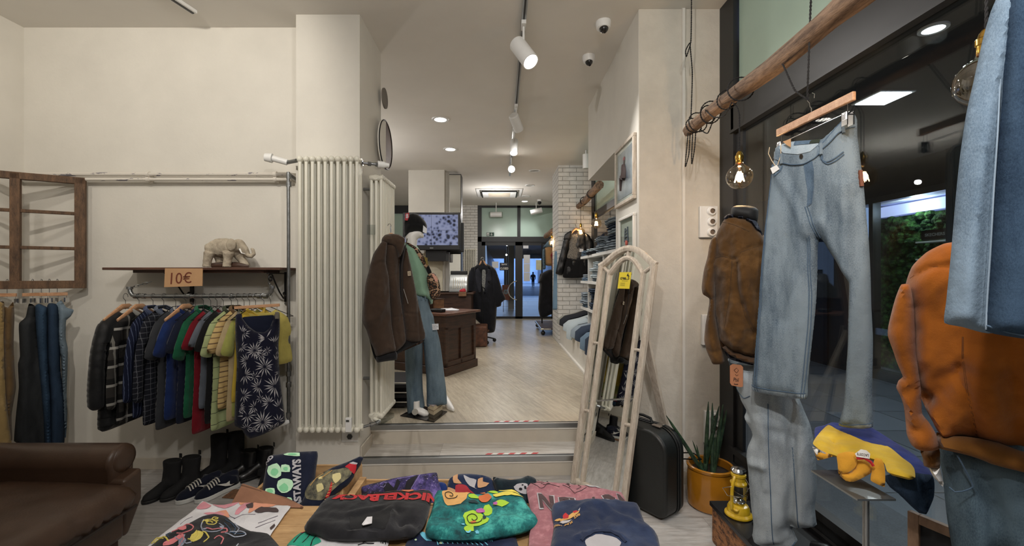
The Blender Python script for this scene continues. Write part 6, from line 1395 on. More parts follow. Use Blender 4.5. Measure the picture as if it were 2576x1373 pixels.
# ================================================================== MIRROR
mn = Vector((-.813, -.582, 0)).normalized(); mu = Vector((.582, -.813, 0)).normalized()
bl = Vector((.521, 3.123, 0)); HT = 1.57; tilt = -mn * .20 + mu * .09
mvv = (tilt + Vector((0, 0, HT - .0))).normalized(); mvv.normalize(); mnn = mu.cross(mvv).normalized(); mnn = mnn if mnn.dot(mn) > 0 else -mnn
ML = (tilt + Vector((0, 0, HT))).length; W = .48
def MP(a, b, d=0): return bl + mu * a + mvv * b + mnn * d
t = thing('floor_mirror', 'tall arched floor mirror with distressed cream frame leaning back on its stand', 'mirror', MP(W / 2, 0))
def arch(off, n=20):
    """outline of the top of the frame from left shoulder to right shoulder, off metres inside"""
    r = []; top = .135
    for i in range(n + 1):
        x = i / n; a = off + (W - 2 * off) * x
        k = max(0.0, math.sin(PI * min(max((x - .0) , 0), 1)))
        b = ML - off * .2 + (top - off * .8) * (k ** 1.1)
        r.append((a, b))
    return r
def strip(mb, path, wd, dpt, d0=0):
    """flat moulding along a path in the mirror plane"""
    pts = [np.array(p, float) for p in path]; L, R_ = [], []
    for i, p in enumerate(pts):
        d = pts[min(i + 1, len(pts) - 1)] - pts[max(i - 1, 0)]; d /= np.linalg.norm(d); nn = np.array([-d[1], d[0]]); L.append(p + nn * wd / 2); R_.append(p - nn * wd / 2)
    vs = []; n = len(pts)
    for i in range(n): vs += [MP(*L[i], d0), MP(*L[i], d0 + dpt * .8), MP(*pts[i], d0 + dpt), MP(*R_[i], d0 + dpt * .8), MP(*R_[i], d0)]
    fs = [(i * 5 + k, i * 5 + (k + 1) % 5, (i + 1) * 5 + (k + 1) % 5, (i + 1) * 5 + k) for i in range(n - 1) for k in range(5)] + [(0, 1, 2, 3, 4), tuple((n - 1) * 5 + k for k in range(5))]
    return mb.add(vs, fs)
FW = .038
o1 = arch(FW / 2)
mb = MB(); strip(mb, [(FW / 2, 0), (FW / 2, ML)] , FW, .03); strip(mb, [(W - FW / 2, 0), (W - FW / 2, ML)], FW, .03); strip(mb, [(FW, .02), (W - FW, .02)], .04, .028)
mb.each('outer_frame', M_distress, t)
strip(MB(), [(0.002, ML - .006)] + o1[1:-1] + [(W - .002, ML - .006)], FW, .03).build('arched_top', M_distress, t)
ii = .098
mb = MB(); strip(mb, [(ii, .0), (ii, ML - .055)], .026, .024); strip(mb, [(W - ii, .0), (W - ii, ML - .055)], .026, .024)
o2 = [(ii + (W - 2 * ii) * x, ML - .065 + .115 * math.sin(PI * x) ** 1.0) for x in np.linspace(0, 1, 19)]
strip(mb, o2, .028, .025); mb.build('inner_frame', M_distress, t)
mb = MB(); strip(mb, [(W / 2, ML + .045), (W / 2, ML + .11)], .018, .02); strip(mb, [(FW * .6, ML - .005), (ii + .005, ML - .06)], .018, .02); strip(mb, [(W - FW * .6, ML - .005), (W - ii - .005, ML - .06)], .018, .02)
for b in (.53, 1.02): strip(mb, [(FW * .7, b), (ii, b)], .018, .02); strip(mb, [(W - FW * .7, b), (W - ii, b)], .018, .02)
mb.each('glazing_bar', M_distress, t)
g = [(.01, .01), (W - .01, .01), (W - .01, ML - .01)] + [p for p in reversed(arch(.012))][1:-1] + [(.01, ML - .01)]
link_mesh('mirror_glass', [MP(a, b, .004) for a, b in g], [tuple(range(len(g)))], M_mirror, t, None, None, False)
MB().prism([MP(a, b, .002) for a, b in g], -mnn * .018).build('back_board', wood('back_board', C(110, 84, 60), C(140, 110, 82), (3, 3, 3)), t, smooth=False)
lt_ = MP(W - .06, 1.15, -.03)
mb = MB(); mb.beam(lt_, (1.26, 3.06, 0.01), .05, .022, mn); mb.beam(MP(.08, 1.15, -.03), (.97, 3.078, .01) , .045, .022, mn); mb.each('stand_leg', M_distress, t, bevel=.002)
# yellow sticker
t = thing('shop_sticker', 'yellow shop sticker near the top of the floor mirror', 'sticker', MP(.25, 1.46, .01))
sx0, sx1, sy0, sy1 = .185, .285, 1.42, 1.535
MB().prism([MP(sx0, sy0, .005), MP(sx1, sy0, .005), MP(sx1, sy1, .005), MP(sx0, sy1, .005)], mnn * .0008).build('sheet', mat('sticker_yellow', C(226, 204, 60), .5, var=.02), t, smooth=False)
ST = lambda Q: [MP(a, b, .0064) for a, b in Q]; mk2 = mat('sticker_black', C(36, 34, 30), .6)
text_quad('lettering', 'crea..S', [(sx0 + .014, 1.482), (sx1 - .010, 1.482), (sx1 - .010, 1.507), (sx0 + .014, 1.507)], ST, mk2, t, .03)
text_quad('small_lettering', 'VINTAGE SHOP', [(sx0 + .03, 1.470), (sx1 - .02, 1.470), (sx1 - .02, 1.4765), (sx0 + .03, 1.4765)], ST, mk2, t, 0)
for k in range(3): MB().prism([MP(sx0 + .02, 1.458 - k * .009, .0060), MP(sx0 + .06, 1.458 - k * .009, .0060), MP(sx0 + .06, 1.460 - k * .009, .0060), MP(sx0 + .02, 1.460 - k * .009, .0060)], mnn * .0003).build('text_line', mk2, t, smooth=False)
MB().prism([MP(sx1 - .035, 1.508, .006), MP(sx1 - .03, 1.52, .006), MP(sx1 - .024, 1.530, .006), MP(sx1 - .022, 1.516, .006), MP(sx1 - .012, 1.512, .006), MP(sx1 - .02, 1.506, .006)], mnn * .0004).build('leaf_mark', mk2, t, smooth=False)

# ------------------------------------------------------------------ suitcase behind the mirror
M_case = mat('black_vinyl', C(24, 27, 27), .42, var=.12, scale=10, bump=.15, bscale=140)
sd = Vector((.813, .582, 0)).normalized(); sf = Vector((-.582, .813, 0)).normalized(); so = Vector((.99, 2.575, 0))
def rr(w, h, r, n=8, cl=True):
    pts = []
    for (cx, cy, a0, R_) in ((w - r, r * .5, -PI / 2, r * .5), (w - r, h - r, 0, r), (r, h - r, PI / 2, r), (r * .5 + .0, r * .5, PI, r * .5)):
        cx = w - R_ if cx > w / 2 else R_
        pts += [(cx + R_ * math.cos(a0 + PI / 2 * k / n), cy + R_ * math.sin(a0 + PI / 2 * k / n)) for k in range(n + 1)]
    return pts
t = thing('black_suitcase', 'black hard suitcase standing on the floor behind the leaning mirror', 'suitcase', so + sd * .1 + sf * .25)
prof = rr(.50, .52, .13)
def SPt(a, b, d): return so + sf * a + sd * d + Vector((0, 0, b + .012))
def slab(w0, w1, sc_=1.0): return MB().prism([SPt(.25 + (a - .25) * sc_, .26 + (b - .26) * sc_, w0) for a, b in prof], sd * (w1 - w0))
slab(0, .135).build('shell', M_case, t, bevel=.022, segs=4); slab(.145, .20).build('lid', M_case, t, bevel=.018, segs=4)
slab(.133, .147, .992).build('seam_band', M_blackp, t)
for d in (.128, .152): MB().tube([SPt(.25 + (a - .25) * 1.006, .26 + (b - .26) * 1.006, d) for a, b in prof], .004, 6, closed=True).build('piping', mat('vinyl_piping', C(40, 42, 42), .4), t)
mb = MB(); 
for a_ in (.13, .40):
    mb.beam(SPt(a_ - .02, .523, .14), SPt(a_ + .02, .523, .14), .05, .012)
mb.each('latch', M_chrome, t, bevel=.002)
MB().beam(SPt(.10, .528, .10), SPt(.16, .528, .10), .03, .008).build('lock_plate', mat('lock_plate', C(150, 138, 128), .4, .6), t, bevel=.002)
MB().tube([SPt(.18, .53, .12), SPt(.19, .555, .12), SPt(.25, .562, .12), SPt(.31, .555, .12), SPt(.32, .53, .12)], .009, 8).build('handle', M_case, t)

# ------------------------------------------------------------------ plant
pc = Vector((1.365, 2.80, 0)); t = thing('plant_pot', 'mustard glazed ceramic pot on the floor beside the window frame', 'plant pot', pc)
M_pot = mat('mustard_glaze', C(176, 116, 28), .2, var=.1, scale=5, coat=.6)
MB().lathe([(.001, .003), (.128, .003), (.137, .012), (.140, .05), (.141, .20), (.136, .235), (.134, .245), (.143, .252), (.145, .266), (.138, .272), (.126, .268), (.124, .22), (.001, .215)], pc, 40).build('pot', M_pot, t)
M_soil = mat('soil', C(44, 34, 26), .95, var=.3, scale=40, bump=.8, bscale=80)
MB().lathe([(.001, .225), (.124, .222)], pc, 24).build('soil', M_soil, t)
def leafmat():
    n = NT('snake_leaf'); v = n.coord('Object'); wv = n.noise(v, 26, 5, .7); n.col(n.ramp(wv, [(.4, C(26, 46, 34)), (.62, C(62, 88, 62))])); n.b.inputs['Roughness'].default_value = .5; return n.m
M_leaf = leafmat()
t = thing('snake_plant', 'spiky cylindrical snake plant growing in the mustard pot', 'plant', pc + Vector((0, 0, .225)))
random.seed(2)
spikes = [((1764, 1168), (1676, 1045), 2.72), ((1774, 1165), (1782, 1010), 2.84), ((1778, 1172), (1809, 1021), 2.76), ((1787, 1168), (1792, 1013), 2.86), ((1795, 1168), (1819, 1017), 2.82), ((1802, 1168), (1828, 1031), 2.80), ((1790, 1174), (1800, 1090), 2.76), ((1770, 1172), (1742, 1108), 2.74), ((1780, 1176), (1774, 1130), 2.72), ((1762, 1172), (1752, 1118), 2.78)]
for i, (a, b, Y) in enumerate(spikes):
    A_ = pc + Vector((P(a[0], a[1], 2.8).x - 1.365, (i % 3 - 1) * .03, .225)); B_ = P(b[0], b[1], Y); m_ = (A_ + B_) / 2 + Vector((0, 0, .01)); big = i < 6
    MB().tube([A_, A_.lerp(B_, .3), A_.lerp(B_, .6), A_.lerp(B_, .85), B_], [.014, .0135, .012, .008, .002] if big else [.008, .007, .006, .004, .001], 10).build('leaf', M_leaf, t)
t = thing('black_cable', 'two thin black cables looping from the suitcase into the plant pot', 'cable', (1.2, 2.9, .2))
for d in (0, .03): plain([P(1700, 1150 + d * 300, 2.9), P(1715, 1139 + d * 500, 2.85), P(1745, 1140 + d * 500, 2.8), P(1765, 1155, 2.75)], .004).build('cable', M_black, t)
# wall sockets on the right pier / passage wall end
for (x0, y0, x1, y1, lab, n_) in ((1756, 520, 1800, 598, 'white panel with three lamp sockets beside the tan jacket', 3), (1762, 790, 1800, 866, 'white panel half hidden behind the tan jacket sleeve', 2), (1768, 1030, 1803, 1112, 'white panel low on the wall behind the plant', 3)):
    a = P(x0, y1, 3.10); b = P(x1, y0, 3.10)
    t = thing('lamp_socket_panel', lab, 'socket panel', (a.x, 3.095, a.z)); MB().bb(a.x, b.x, 3.065, 3.099, a.z, b.z).build('box', M_white, t, bevel=.004)
    for k in range(n_):
        c = Vector(((a.x + b.x) / 2 + .015, 3.064, b.z - (b.z - a.z) * (k + .5) / n_)); MB().lathe([(.018, -.022), (.028, -.02), (.032, 0), (.034, .006), (.036, .006), (.036, -.002)], c, 20, (0, 1, 0)).build('lamp_socket', M_white, t); MB().lathe([(.001, 0), (.018, 0)], c + Vector((0, -.012, 0)), 16, (0, -1, 0)).build('contact', mat('socket_brown', C(120, 104, 90), .4, .3), t)

# ------------------------------------------------------------------ WINDOW DISPLAY
t = thing('display_platform', 'low platform with black top and carved wooden side under the window', 'platform', (1.36, 1.2, 0))
n = NT('carved_wood'); v_ = n.coord('Object', (1, 3, 6)); f_ = n.noise(v_, 9, 6, .7); n.col(n.ramp(f_, [(.42, C(70, 42, 22)), (.5, C(140, 92, 54)), (.6, C(170, 116, 70))])); n.b.inputs['Roughness'].default_value = .6; n.bump(f_, .6, .01)
MB().bb(1.19, 1.53, -.6, 2.42, .005, .20).build('body', n.m, t, bevel=.003); MB().bb(1.18, 1.54, -.61, 2.43, .20, .225).build('top', mat('black_top', C(20, 20, 24), .35, var=.1), t, bevel=.003)
# lantern
lc = Vector((1.262, 2.28, .226)); M_lan = mat('lantern_yellow', C(206, 168, 30), .3, var=.12, scale=30, coat=.5); S_ = .92
t = thing('oil_lantern', 'yellow hurricane oil lantern with chrome cap on the platform corner', 'lantern', lc)
L = lambda pr: [(a * S_, b * S_) for a, b in pr]
MB().lathe(L([(.001, 0), (.070, 0), (.074, .006), (.072, .014), (.060, .024), (.058, .048), (.050, .062), (.030, .070), (.001, .072)]), lc, 32).build('tank', M_lan, t)
MB().lathe(L([(.02, .07), (.034, .074), (.036, .084), (.028, .092), (.015, .098)]), lc, 24).build('burner', M_chrome, t)
MB().lathe(L([(.034, .088), (.046, .11), (.050, .135), (.044, .16), (.036, .178)]), lc, 28).build('glass_chimney', glass('clear_glass', (.96, .98, .97, 1), .9), t)
MB().lathe(L([(.038, .176), (.044, .182), (.044, .19), (.034, .2), (.034, .222), (.040, .228), (.040, .24), (.028, .246)]), lc, 28).build('hood', M_lan, t)
MB().lathe(L([(.030, .246), (.038, .252), (.040, .262), (.032, .274), (.001, .28)]), lc, 28).build('chrome_cap', M_chrome, t)
mb = MB(); la = Vector((.83, .55, 0))
for s in (-1, 1): mb.tube([lc + la * s * a * S_ + Vector((0, 0, b * S_)) for a, b in ((.052, .045), (.068, .06), (.072, .10), (.070, .17), (.056, .21), (.038, .232))], .0085 * S_, 10)
mb.each('side_tube', M_lan, t)
MB().lathe([(.001, .012), (.014, .010), (.015, 0)], lc + Vector((-.035, -.042, .052)), 16, (-.3, -.5, .8)).build('filler_cap', M_lan, t)
MB().tube([lc + la * -.066 + Vector((0, 0, .17)), lc + Vector((-.10, -.03, .16)), lc + Vector((-.085, -.05, .13)), lc + Vector((-.01, -.06, .125)), lc + Vector((.05, -.02, .16)), lc + la * .066 + Vector((0, 0, .18))], .0018, 6).build('bail_handle', M_chrome, t)
mb = MB()
for s in (-1, 1): mb.tube([lc + Vector((s * .044 * math.cos(a), -.045 * abs(math.sin(a)) , .10 + .05 * a / PI)) for a in np.linspace(0, PI, 8)], .0012, 5)
mb.build('guard_wire', M_chrome, t)

# branch over the window and its bulbs
t = logm('hanging_branch', 'long rough wooden branch hanging along the shop window', [(1.275, 2.93, 2.485), (1.285, 2.5, 2.50), (1.30, 2.0, 2.495), (1.29, 1.6, 2.51), (1.28, 1.1, 2.50), (1.27, .2, 2.50)], [.036, .042, .046, .052, .055, .052], seed=2)
ring = lambda y, r, k=0: [(1.285 + r * math.cos(a), y + .012 * math.sin(a + k), 2.497 + r * math.sin(a)) for a in np.linspace(0, 2 * PI, 15)[:-1]]
mb = MB()
wrap = []
for i, y in enumerate((2.86, 2.80, 2.66, 2.63, 2.44, 2.30)):
    q = ring(y, .052 + .012 * (i % 2), i); m2 = twist(q + [q[0]]); mb.add(m2.v, m2.f)
for q in ([(1.30, 2.80, 2.45), (1.31, 2.72, 2.40), (1.30, 2.62, 2.46)], [(1.24, 2.60, 2.50), (1.24, 2.50, 2.42), (1.26, 2.42, 2.40), (1.27, 2.36, 2.45)], [(1.26, 2.88, 2.5), (1.25, 2.9, 2.3), (1.26, 2.93, 2.24), (1.27, 2.90, 2.32), (1.27, 2.88, 2.46)], [(1.28, 2.86, 2.5), (1.28, 2.88, 2.3), (1.29, 2.90, 2.25), (1.29, 2.86, 2.34), (1.29, 2.84, 2.46)]):
    m2 = twist(q); mb.add(m2.v, m2.f)
mb.build('cord_wrap', M_cordb, t)
m2 = twist([(1.275, 2.88, 2.55), (1.28, 2.87, 2.85), (1.268, 2.87, 3.0), (1.262, 2.87, 3.05), (1.235, 2.87, 3.0), (1.24, 2.87, 2.96), (1.27, 2.87, 3.06), (1.275, 2.87, H)]); m2.build('hanging_cord', M_cordb, t)
m2 = twist([(1.28, 1.73, H), (1.27, 1.76, 2.6), (1.285, 1.80, 2.25), (1.29, 1.80, 2.235), (1.275, 1.86, 2.30), (1.28, 1.95, 2.46)]); m2.build('hanger_cord', M_cordb, t)
b1c = P(1860, 445, 2.31)
bulb('lit globe filament bulb hanging beside the black window post', b1c, .0655, (0, 0, 0), 9, cordpts=[b1c + Vector((0, 0, .13)), b1c + Vector((0, 0, .33)), b1c + Vector((.0, .02, .38)), (1.285, b1c.y + .06, 2.45)])
b2c = P(2481, 205, 1.144)
bulb('large globe filament bulb half hidden behind the jeans at the upper right', b2c, .066, (0, 0, 0), 5, cordpts=[b2c + Vector((0, 0, .13)), b2c + Vector((0, 0, .4)), (1.285, b2c.y, 2.46)])

# hanging light blue jeans --------------------------------------------------
HZ = 2.16; hl = Vector((1.285, 1.995, HZ)); hr = Vector((1.30, 1.578, HZ))
t = thing('clip_hanger', 'beech clip hanger with chrome hook above the light blue jeans in the window', 'hanger', (1.29, 1.79, HZ))
MB().beam(hl, hr, .014, .034).build('bar', M_hang, t, bevel=.003)
hm = (hl + hr) / 2
MB().tube([hm + Vector(v) for v in ((0, 0, .01), (0, 0, .035), (0, .008, .045), (0, .01, .06), (0, .022, .075), (0, .018, .092), (0, -.004, .096), (0, -.018, .085), (0, -.016, .07))], .0022, 8).build('hook', M_chrome, t)
MB().cyl(hl + Vector((0, -.02, -.055)), hr + Vector((0, .02, -.05)), .0022).build('cross_wire', M_chrome, t)
for p in (hl + Vector((0, -.03, 0)), hr + Vector((0, .03, 0))):
    mb = MB().tube([p + Vector((0, 0, -.01)), p + Vector((0, 0, -.055))], .002, 6).box(p + Vector((-.012, 0, -.075)), (.004, .026, .05)).box(p + Vector((.012, 0, -.075)), (.004, .026, .05)).cyl(p + Vector((-.016, 0, -.055)), p + Vector((.016, 0, -.055)), .005)
    for k in range(4): mb.box(p + Vector((-.0155, -.009 + k * .006, -.065)), (.003, .002, .026))
    mb.build('clip', M_chrome, t, smooth=False)
M_J = denim('light_blue_denim', C(58, 74, 92), C(128, 143, 154)); M_Jd = denim('light_denim_seam', C(42, 58, 80), C(92, 112, 132)); M_Jl = denim('pale_denim_inside', C(120, 138, 152), C(164, 178, 188)); M_st = mat('pale_thread', C(176, 186, 192), .9)
jpl = Plane((1.27, 1.80, 1.5), (-.82, -.57, 0)); b = jpl.world(1960, 1000)
t = thing('hanging_jeans', 'light blue straight jeans clipped to the hanger before the shop window', 'jeans', (b.x, b.y, b.z))
OUT = [(1952, 372), (1966, 364), (1990, 356), (2020, 354), (2052, 352), (2068, 350), (2085, 336), (2104, 318), (2122, 302), (2136, 290), (2150, 288), (2156, 300), (2157, 340), (2162, 380), (2168, 430), (2174, 480), (2180, 550), (2186, 610), (2190, 690), (2192, 770), (2196, 850), (2195, 940), (2194, 1010), (2196, 1073), (2175, 1078), (2140, 1076), (2112, 1069), (2114, 1050), (2122, 1020), (2128, 940), (2133, 860), (2134, 790), (2135, 710), (2118, 685), (2102, 655), (2086, 632), (2072, 608), (2064, 600), (2060, 600), (2057, 630), (2056, 670), (2055, 720), (2052, 770), (2046, 830), (2038, 900), (2032, 960), (2029, 1002), (1990, 999), (1940, 992), (1895, 981), (1896, 930), (1901, 870), (1906, 800), (1911, 740), (1916, 670), (1923, 610), (1931, 545), (1938, 480), (1944, 430), (1950, 395)]
jo, js = inflate('legs', OUT, jpl, M_J, t, T=.045, R=.07, Tb=.05, h=.009, wr=(.010, 7, 3), creases=[
    ([(2040, 560), (2052, 640), (2048, 760), (2036, 900), (2028, 1000)], .006, .012), ([(1958, 420), (1990, 480), (2020, 540), (2040, 590)], .012, .02), ([(1990, 420), (2000, 500), (1985, 640), (1975, 800)], -.010, .03),
    ([(2050, 440), (2046, 500), (2052, 560), (2060, 600)], -.006, .006), ([(2134, 470), (2136, 600), (2138, 800), (2128, 1050)], .012, .02), ([(2160, 500), (2168, 800), (2160, 1060)], -.010, .03), ([(1940, 560), (1930, 700), (1915, 960)], .006, .02), ([(2075, 560), (2100, 620), (2130, 700)], .012, .02)])
decal('inner_waist', [[(1972, 366), (2006, 358), (2050, 355), (2066, 354), (2068, 368), (2050, 386), (2020, 393), (1984, 390), (1970, 376)]], js, M_Jl, t, .003, .01)
decal('back_waistband', [[(2006, 357), (2050, 354), (2068, 352), (2068, 362), (2046, 366), (2008, 370)]], js, M_Jd, t, .006, .008)
decal('maker_patch', [[(2046, 353), (2070, 351), (2070, 362), (2046, 365)]], js, mat('patch_dark_green', C(36, 46, 34), .8), t, .008, .01)
decal('front_waistband', [[(1980, 396), (2000, 401), (2030, 400), (2056, 388), (2072, 374), (2074, 392), (2058, 406), (2032, 417), (2000, 418), (1982, 414)], [(2074, 360), (2100, 336), (2124, 312), (2140, 296), (2153, 294), (2155, 322), (2140, 326), (2122, 340), (2100, 362), (2080, 380)], [(1953, 384), (1966, 386), (1980, 396), (1980, 412), (1962, 404), (1950, 400)]], js, M_J, t, .006, .008)
line_on('waistband_stitching', [[(1982, 414), (2002, 418), (2034, 417), (2060, 404), (2074, 391)], [(2080, 380), (2100, 362), (2124, 338), (2155, 321)], [(2072, 374), (2090, 352), (2122, 314), (2140, 297)]], js, M_Jd, t, .0022, .006, .01)
decal('button', [[(2030 + 5 * math.cos(a), 399 + 6 * math.sin(a)) for a in np.linspace(0, 2 * PI, 12)[:-1]]], js, mat('button_bronze', C(60, 54, 48), .4, .6), t, .010, .004)
decal('fly', [[(2034, 417), (2056, 408), (2060, 430), (2058, 470), (2050, 512), (2040, 520), (2042, 480)]], js, M_Jd, t, .002, .01)
line_on('seam', [[(1938, 480), (1931, 560), (1925, 660), (1917, 780), (1912, 880), (1908, 980)], [(1948, 440), (1940, 500), (1935, 580), (1929, 680), (1922, 800), (1918, 900), (1914, 982)], [(2046, 596), (2045, 660), (2048, 740), (2044, 820), (2034, 920), (2026, 1000)], [(2041, 600), (2040, 660), (2043, 740), (2039, 820), (2029, 920), (2021, 998)], [(2058, 470), (2050, 514), (2040, 522)], [(2036, 522), (2048, 560), (2062, 600)], [(2041, 520), (2054, 558), (2068, 598)]], js, M_Jd, t, .0018, .002, .015)
line_on('hem_stitching', [[(1896, 966), (1940, 977), (2030, 988)], [(2114, 1060), (2150, 1066), (2195, 1063)]], js, M_Jd, t, .002, .001, .01)
decal('hem', [[(1895, 969), (1940, 979), (2030, 990), (2028, 1002), (1990, 999), (1940, 991), (1895, 980)], [(2115, 1061), (2150, 1067), (2195, 1064), (2195, 1073), (2175, 1077), (2140, 1075), (2113, 1068)]], js, denim('hem_denim', C(70, 88, 116), C(170, 186, 198)), t, .003, .008)
line_on('pocket_edge', [[(1956, 418), (1957, 440), (1965, 446), (1975, 436), (1980, 420)], [(2080, 392), (2078, 404), (2090, 412), (2110, 404), (2132, 386)], [(2082, 396), (2081, 408), (2094, 417), (2114, 409), (2133, 392)]], js, M_Jd, t, .0025, .003, .01)
mb = MB(); 
for pl_ in ([(1979, 392), (1979, 416)], [(2076, 366), (2079, 394)], [(2131, 296), (2133, 340)]): mb.tube(js.atpx(pl_, .009), .006, 6)
mb.each('belt_loop', M_J, t)
q = jpl.world(1978, 366, .03); 
MB().prism([jpl.world(x, y, .055) for x, y in ((1984, 362), (2004, 355), (2004, 376), (1996, 372))], jpl.n * .002).build('cardboard_tag', mat('card_brown', C(186, 146, 106), .8, var=.05), t, smooth=False)
MB().prism([jpl.world(x, y, .06) for x, y in ((1954, 428), (1970, 420), (1977, 430), (1960, 442))], jpl.n * .002).build('paper_tag', M_white, t, smooth=False)
MB().tube([jpl.world(x, y, .06) for x, y in ((1952, 376), (1949, 392), (1958, 410), (1968, 424))], .0016, 5).tube([jpl.world(x, y, .06) for x, y in ((1980, 366), (1980, 395), (1972, 420))], .0016, 5).build('tag_string', mat('string', C(200, 180, 150), .8), t)
line_on('back_patch', [[(2166, 430), (2168, 450), (2170, 470)]], js, mat('patch_leather', C(112, 64, 44), .6), t, .009, .0, .01)

# mannequin in tan suede jacket ---------------------------------------------
KJ = lambda pts: crop(pts, 1740, 460, 2.146)
M_sue = fabric('tan_suede', C(84, 58, 28), C(112, 80, 44), 7, .45, mott=.1, fold=4); M_rib = fabric('brown_rib_knit', C(76, 50, 26)); M_ck = stripes('navy_check_shirt', C(36, 42, 58), [(0, .03, .1, C(110, 114, 126), .5), (1, .03, .1, C(110, 114, 126), .5)])
tj = facing(1870, 760, 2.10, -.1)
base = Vector((1.30, 2.10, .226)); t = thing('male_mannequin', 'headless mannequin in brown suede jacket and pale jeans on the window platform', 'mannequin', base)
inflate('neck', KJ([(215, 135), (240, 122), (300, 122), (345, 132), (360, 145), (358, 190), (350, 215), (300, 215), (230, 200), (212, 175)]), tj, mat('mannequin_black_fabric', C(20, 20, 22), .7), t, T=.065, R=.06, h=.012)
inflate('shirt_collar', KJ([(172, 188), (200, 168), (250, 172), (300, 182), (350, 208), (375, 260), (385, 285), (350, 270), (300, 210), (230, 195), (180, 205)]), Plane(tj.o + tj.n * .02, tj.n), M_ck, t, T=.07, R=.05, h=.014)
_, ts_ = inflate('body', KJ([(165, 215), (185, 190), (230, 184), (290, 192), (335, 215), (370, 260), (400, 300), (440, 420), (460, 560), (450, 720), (440, 900), (400, 960), (335, 975), (260, 945), (200, 915), (170, 880), (150, 840), (135, 760), (125, 690), (128, 600), (118, 520), (110, 440), (120, 330), (140, 260)]), tj, M_sue, t, T=.13, R=.16, h=.008, wr=(.028, 7, 5), creases=[
    (KJ([(85, 455), (130, 405), (180, 398), (250, 415)]), -.008, .006), (KJ([(250, 415), (290, 370), (380, 340)]), -.010, .008), (KJ([(235, 430), (222, 600), (195, 760)]), -.006, .006), (KJ([(262, 440), (262, 560), (300, 700), (345, 800)]), -.02, .014), (KJ([(200, 480), (190, 700), (170, 840)]), .010, .02), (KJ([(290, 450), (320, 600), (345, 760)]), .02, .03), (KJ([(240, 660), (200, 780), (240, 860)]), .012, .02), (KJ([(170, 200), (240, 225), (310, 250)]), -.008, .008), (KJ([(290, 780), (260, 850), (300, 900)]), .012, .018), (KJ([(150, 860), (220, 880), (330, 940)]), -.012, .012)])
line_on('seam', [KJ([(130, 410), (180, 400), (250, 416), (280, 380), (370, 345)]), KJ([(235, 425), (222, 600), (195, 770)]), KJ([(262, 430), (268, 560), (300, 700), (340, 790)]), KJ([(170, 215), (240, 235), (320, 270)])], ts_, mat('seam_brown', C(58, 40, 20), .9), t, .0016, 0, .012)
inflate('sleeve', KJ([(110, 300), (135, 290), (150, 330), (140, 430), (130, 540), (128, 620), (130, 700), (140, 780), (160, 850), (172, 910), (178, 965), (160, 978), (115, 978), (100, 950), (80, 905), (68, 850), (75, 760), (88, 690), (95, 625), (60, 600), (54, 560), (66, 470), (85, 400), (95, 340)]), Plane(tj.o + tj.n * .03, tj.n), M_sue, t, T=.065, R=.07, h=.009, wr=(.014, 8, 5), creases=[(KJ([(60, 585), (100, 620), (130, 640)]), -.016, .012), (KJ([(80, 890), (120, 910), (165, 900)]), -.008, .008), (KJ([(85, 455), (130, 430)]), -.008, .008)])
inflate('hem_rib', KJ([(155, 850), (200, 885), (260, 915), (335, 940), (400, 945), (400, 985), (335, 978), (265, 958), (205, 928), (165, 890)]), Plane(tj.o + tj.n * .06, tj.n), M_rib, t, T=.06, R=.04, h=.014)
inflate('shirt_tail', KJ([(178, 880), (260, 935), (335, 965), (335, 985), (250, 965), (205, 950), (180, 920)]), Plane(tj.o + tj.n * .02, tj.n), M_ck, t, T=.06, R=.04, h=.014)
M_pj = denim('pale_grey_denim', C(112, 122, 130), C(164, 172, 177)); KP = lambda pts: crop(pts, 1640, 900, 2.9024)
pp = facing(1950, 1150, 2.05, -.1)
_, pjs = inflate('jeans', KP([(552, 0), (600, 20), (700, 40), (760, 30), (900, 60), (1020, 150), (1070, 280), (1110, 380), (1160, 500), (1185, 650), (1200, 800), (1205, 950), (1190, 1080), (1200, 1190), (1205, 1215), (1080, 1235), (1020, 1235), (1040, 1290), (1065, 1330), (1040, 1365), (960, 1385), (850, 1390), (740, 1368), (722, 1320), (735, 1280), (740, 1200), (725, 1100), (712, 950), (700, 800), (690, 720), (700, 650), (735, 560), (700, 480), (675, 430), (690, 385), (650, 300), (615, 200), (585, 100)]), pp, M_pj, t, T=.10, R=.09, h=.012, wr=(.014, 7, 3), creases=[
    (KP([(1035, 300), (1035, 600), (1030, 900), (1020, 1240)]), -.035, .02), (KP([(700, 740), (760, 730), (830, 740)]), .02, .02), (KP([(690, 400), (740, 450), (720, 560)]), -.02, .02), (KP([(836, 380), (840, 700), (850, 900)]), .012, .012), (KP([(700, 640), (790, 560), (800, 420)]), .014, .02), (KP([(740, 1330), (900, 1310), (1040, 1300)]), -.012, .008), (KP([(900, 500), (1000, 520), (1030, 560)]), -.01, .02)])
line_on('seam', [KP([(868, 300), (870, 420), (872, 600), (880, 800), (888, 1000), (896, 1200), (905, 1300)]), KP([(1035, 620), (1050, 800), (1065, 1000), (1078, 1200)]), KP([(740, 1345), (850, 1365), (1000, 1350), (1050, 1320)])], pjs, M_Jd, t, .0022, .0005, .015)
line_on('pocket_edge', [KP([(600, 150), (640, 230), (690, 268), (740, 245)])], pjs, M_Jd, t, .002, .001, .01)
MB().prism([pp.world(*p, .11) for p in KP([(602, 30), (620, 18), (680, 25), (695, 40), (694, 175), (680, 180), (615, 168), (603, 150)])], pp.n * .003).build('leather_tag', mat('tag_leather', C(176, 118, 84), .6, var=.08), t, smooth=False)
TQ = lambda Q: [pp.pt(a, b, .1145) for a, b in Q]; inkd = mat('tag_ink', C(60, 40, 34), .6)
text_quad('tag_writing', 'Pbil', [pp.px(*p) for p in KP([(628, 138), (664, 142), (666, 116), (630, 112)])], TQ, inkd, t, .01)
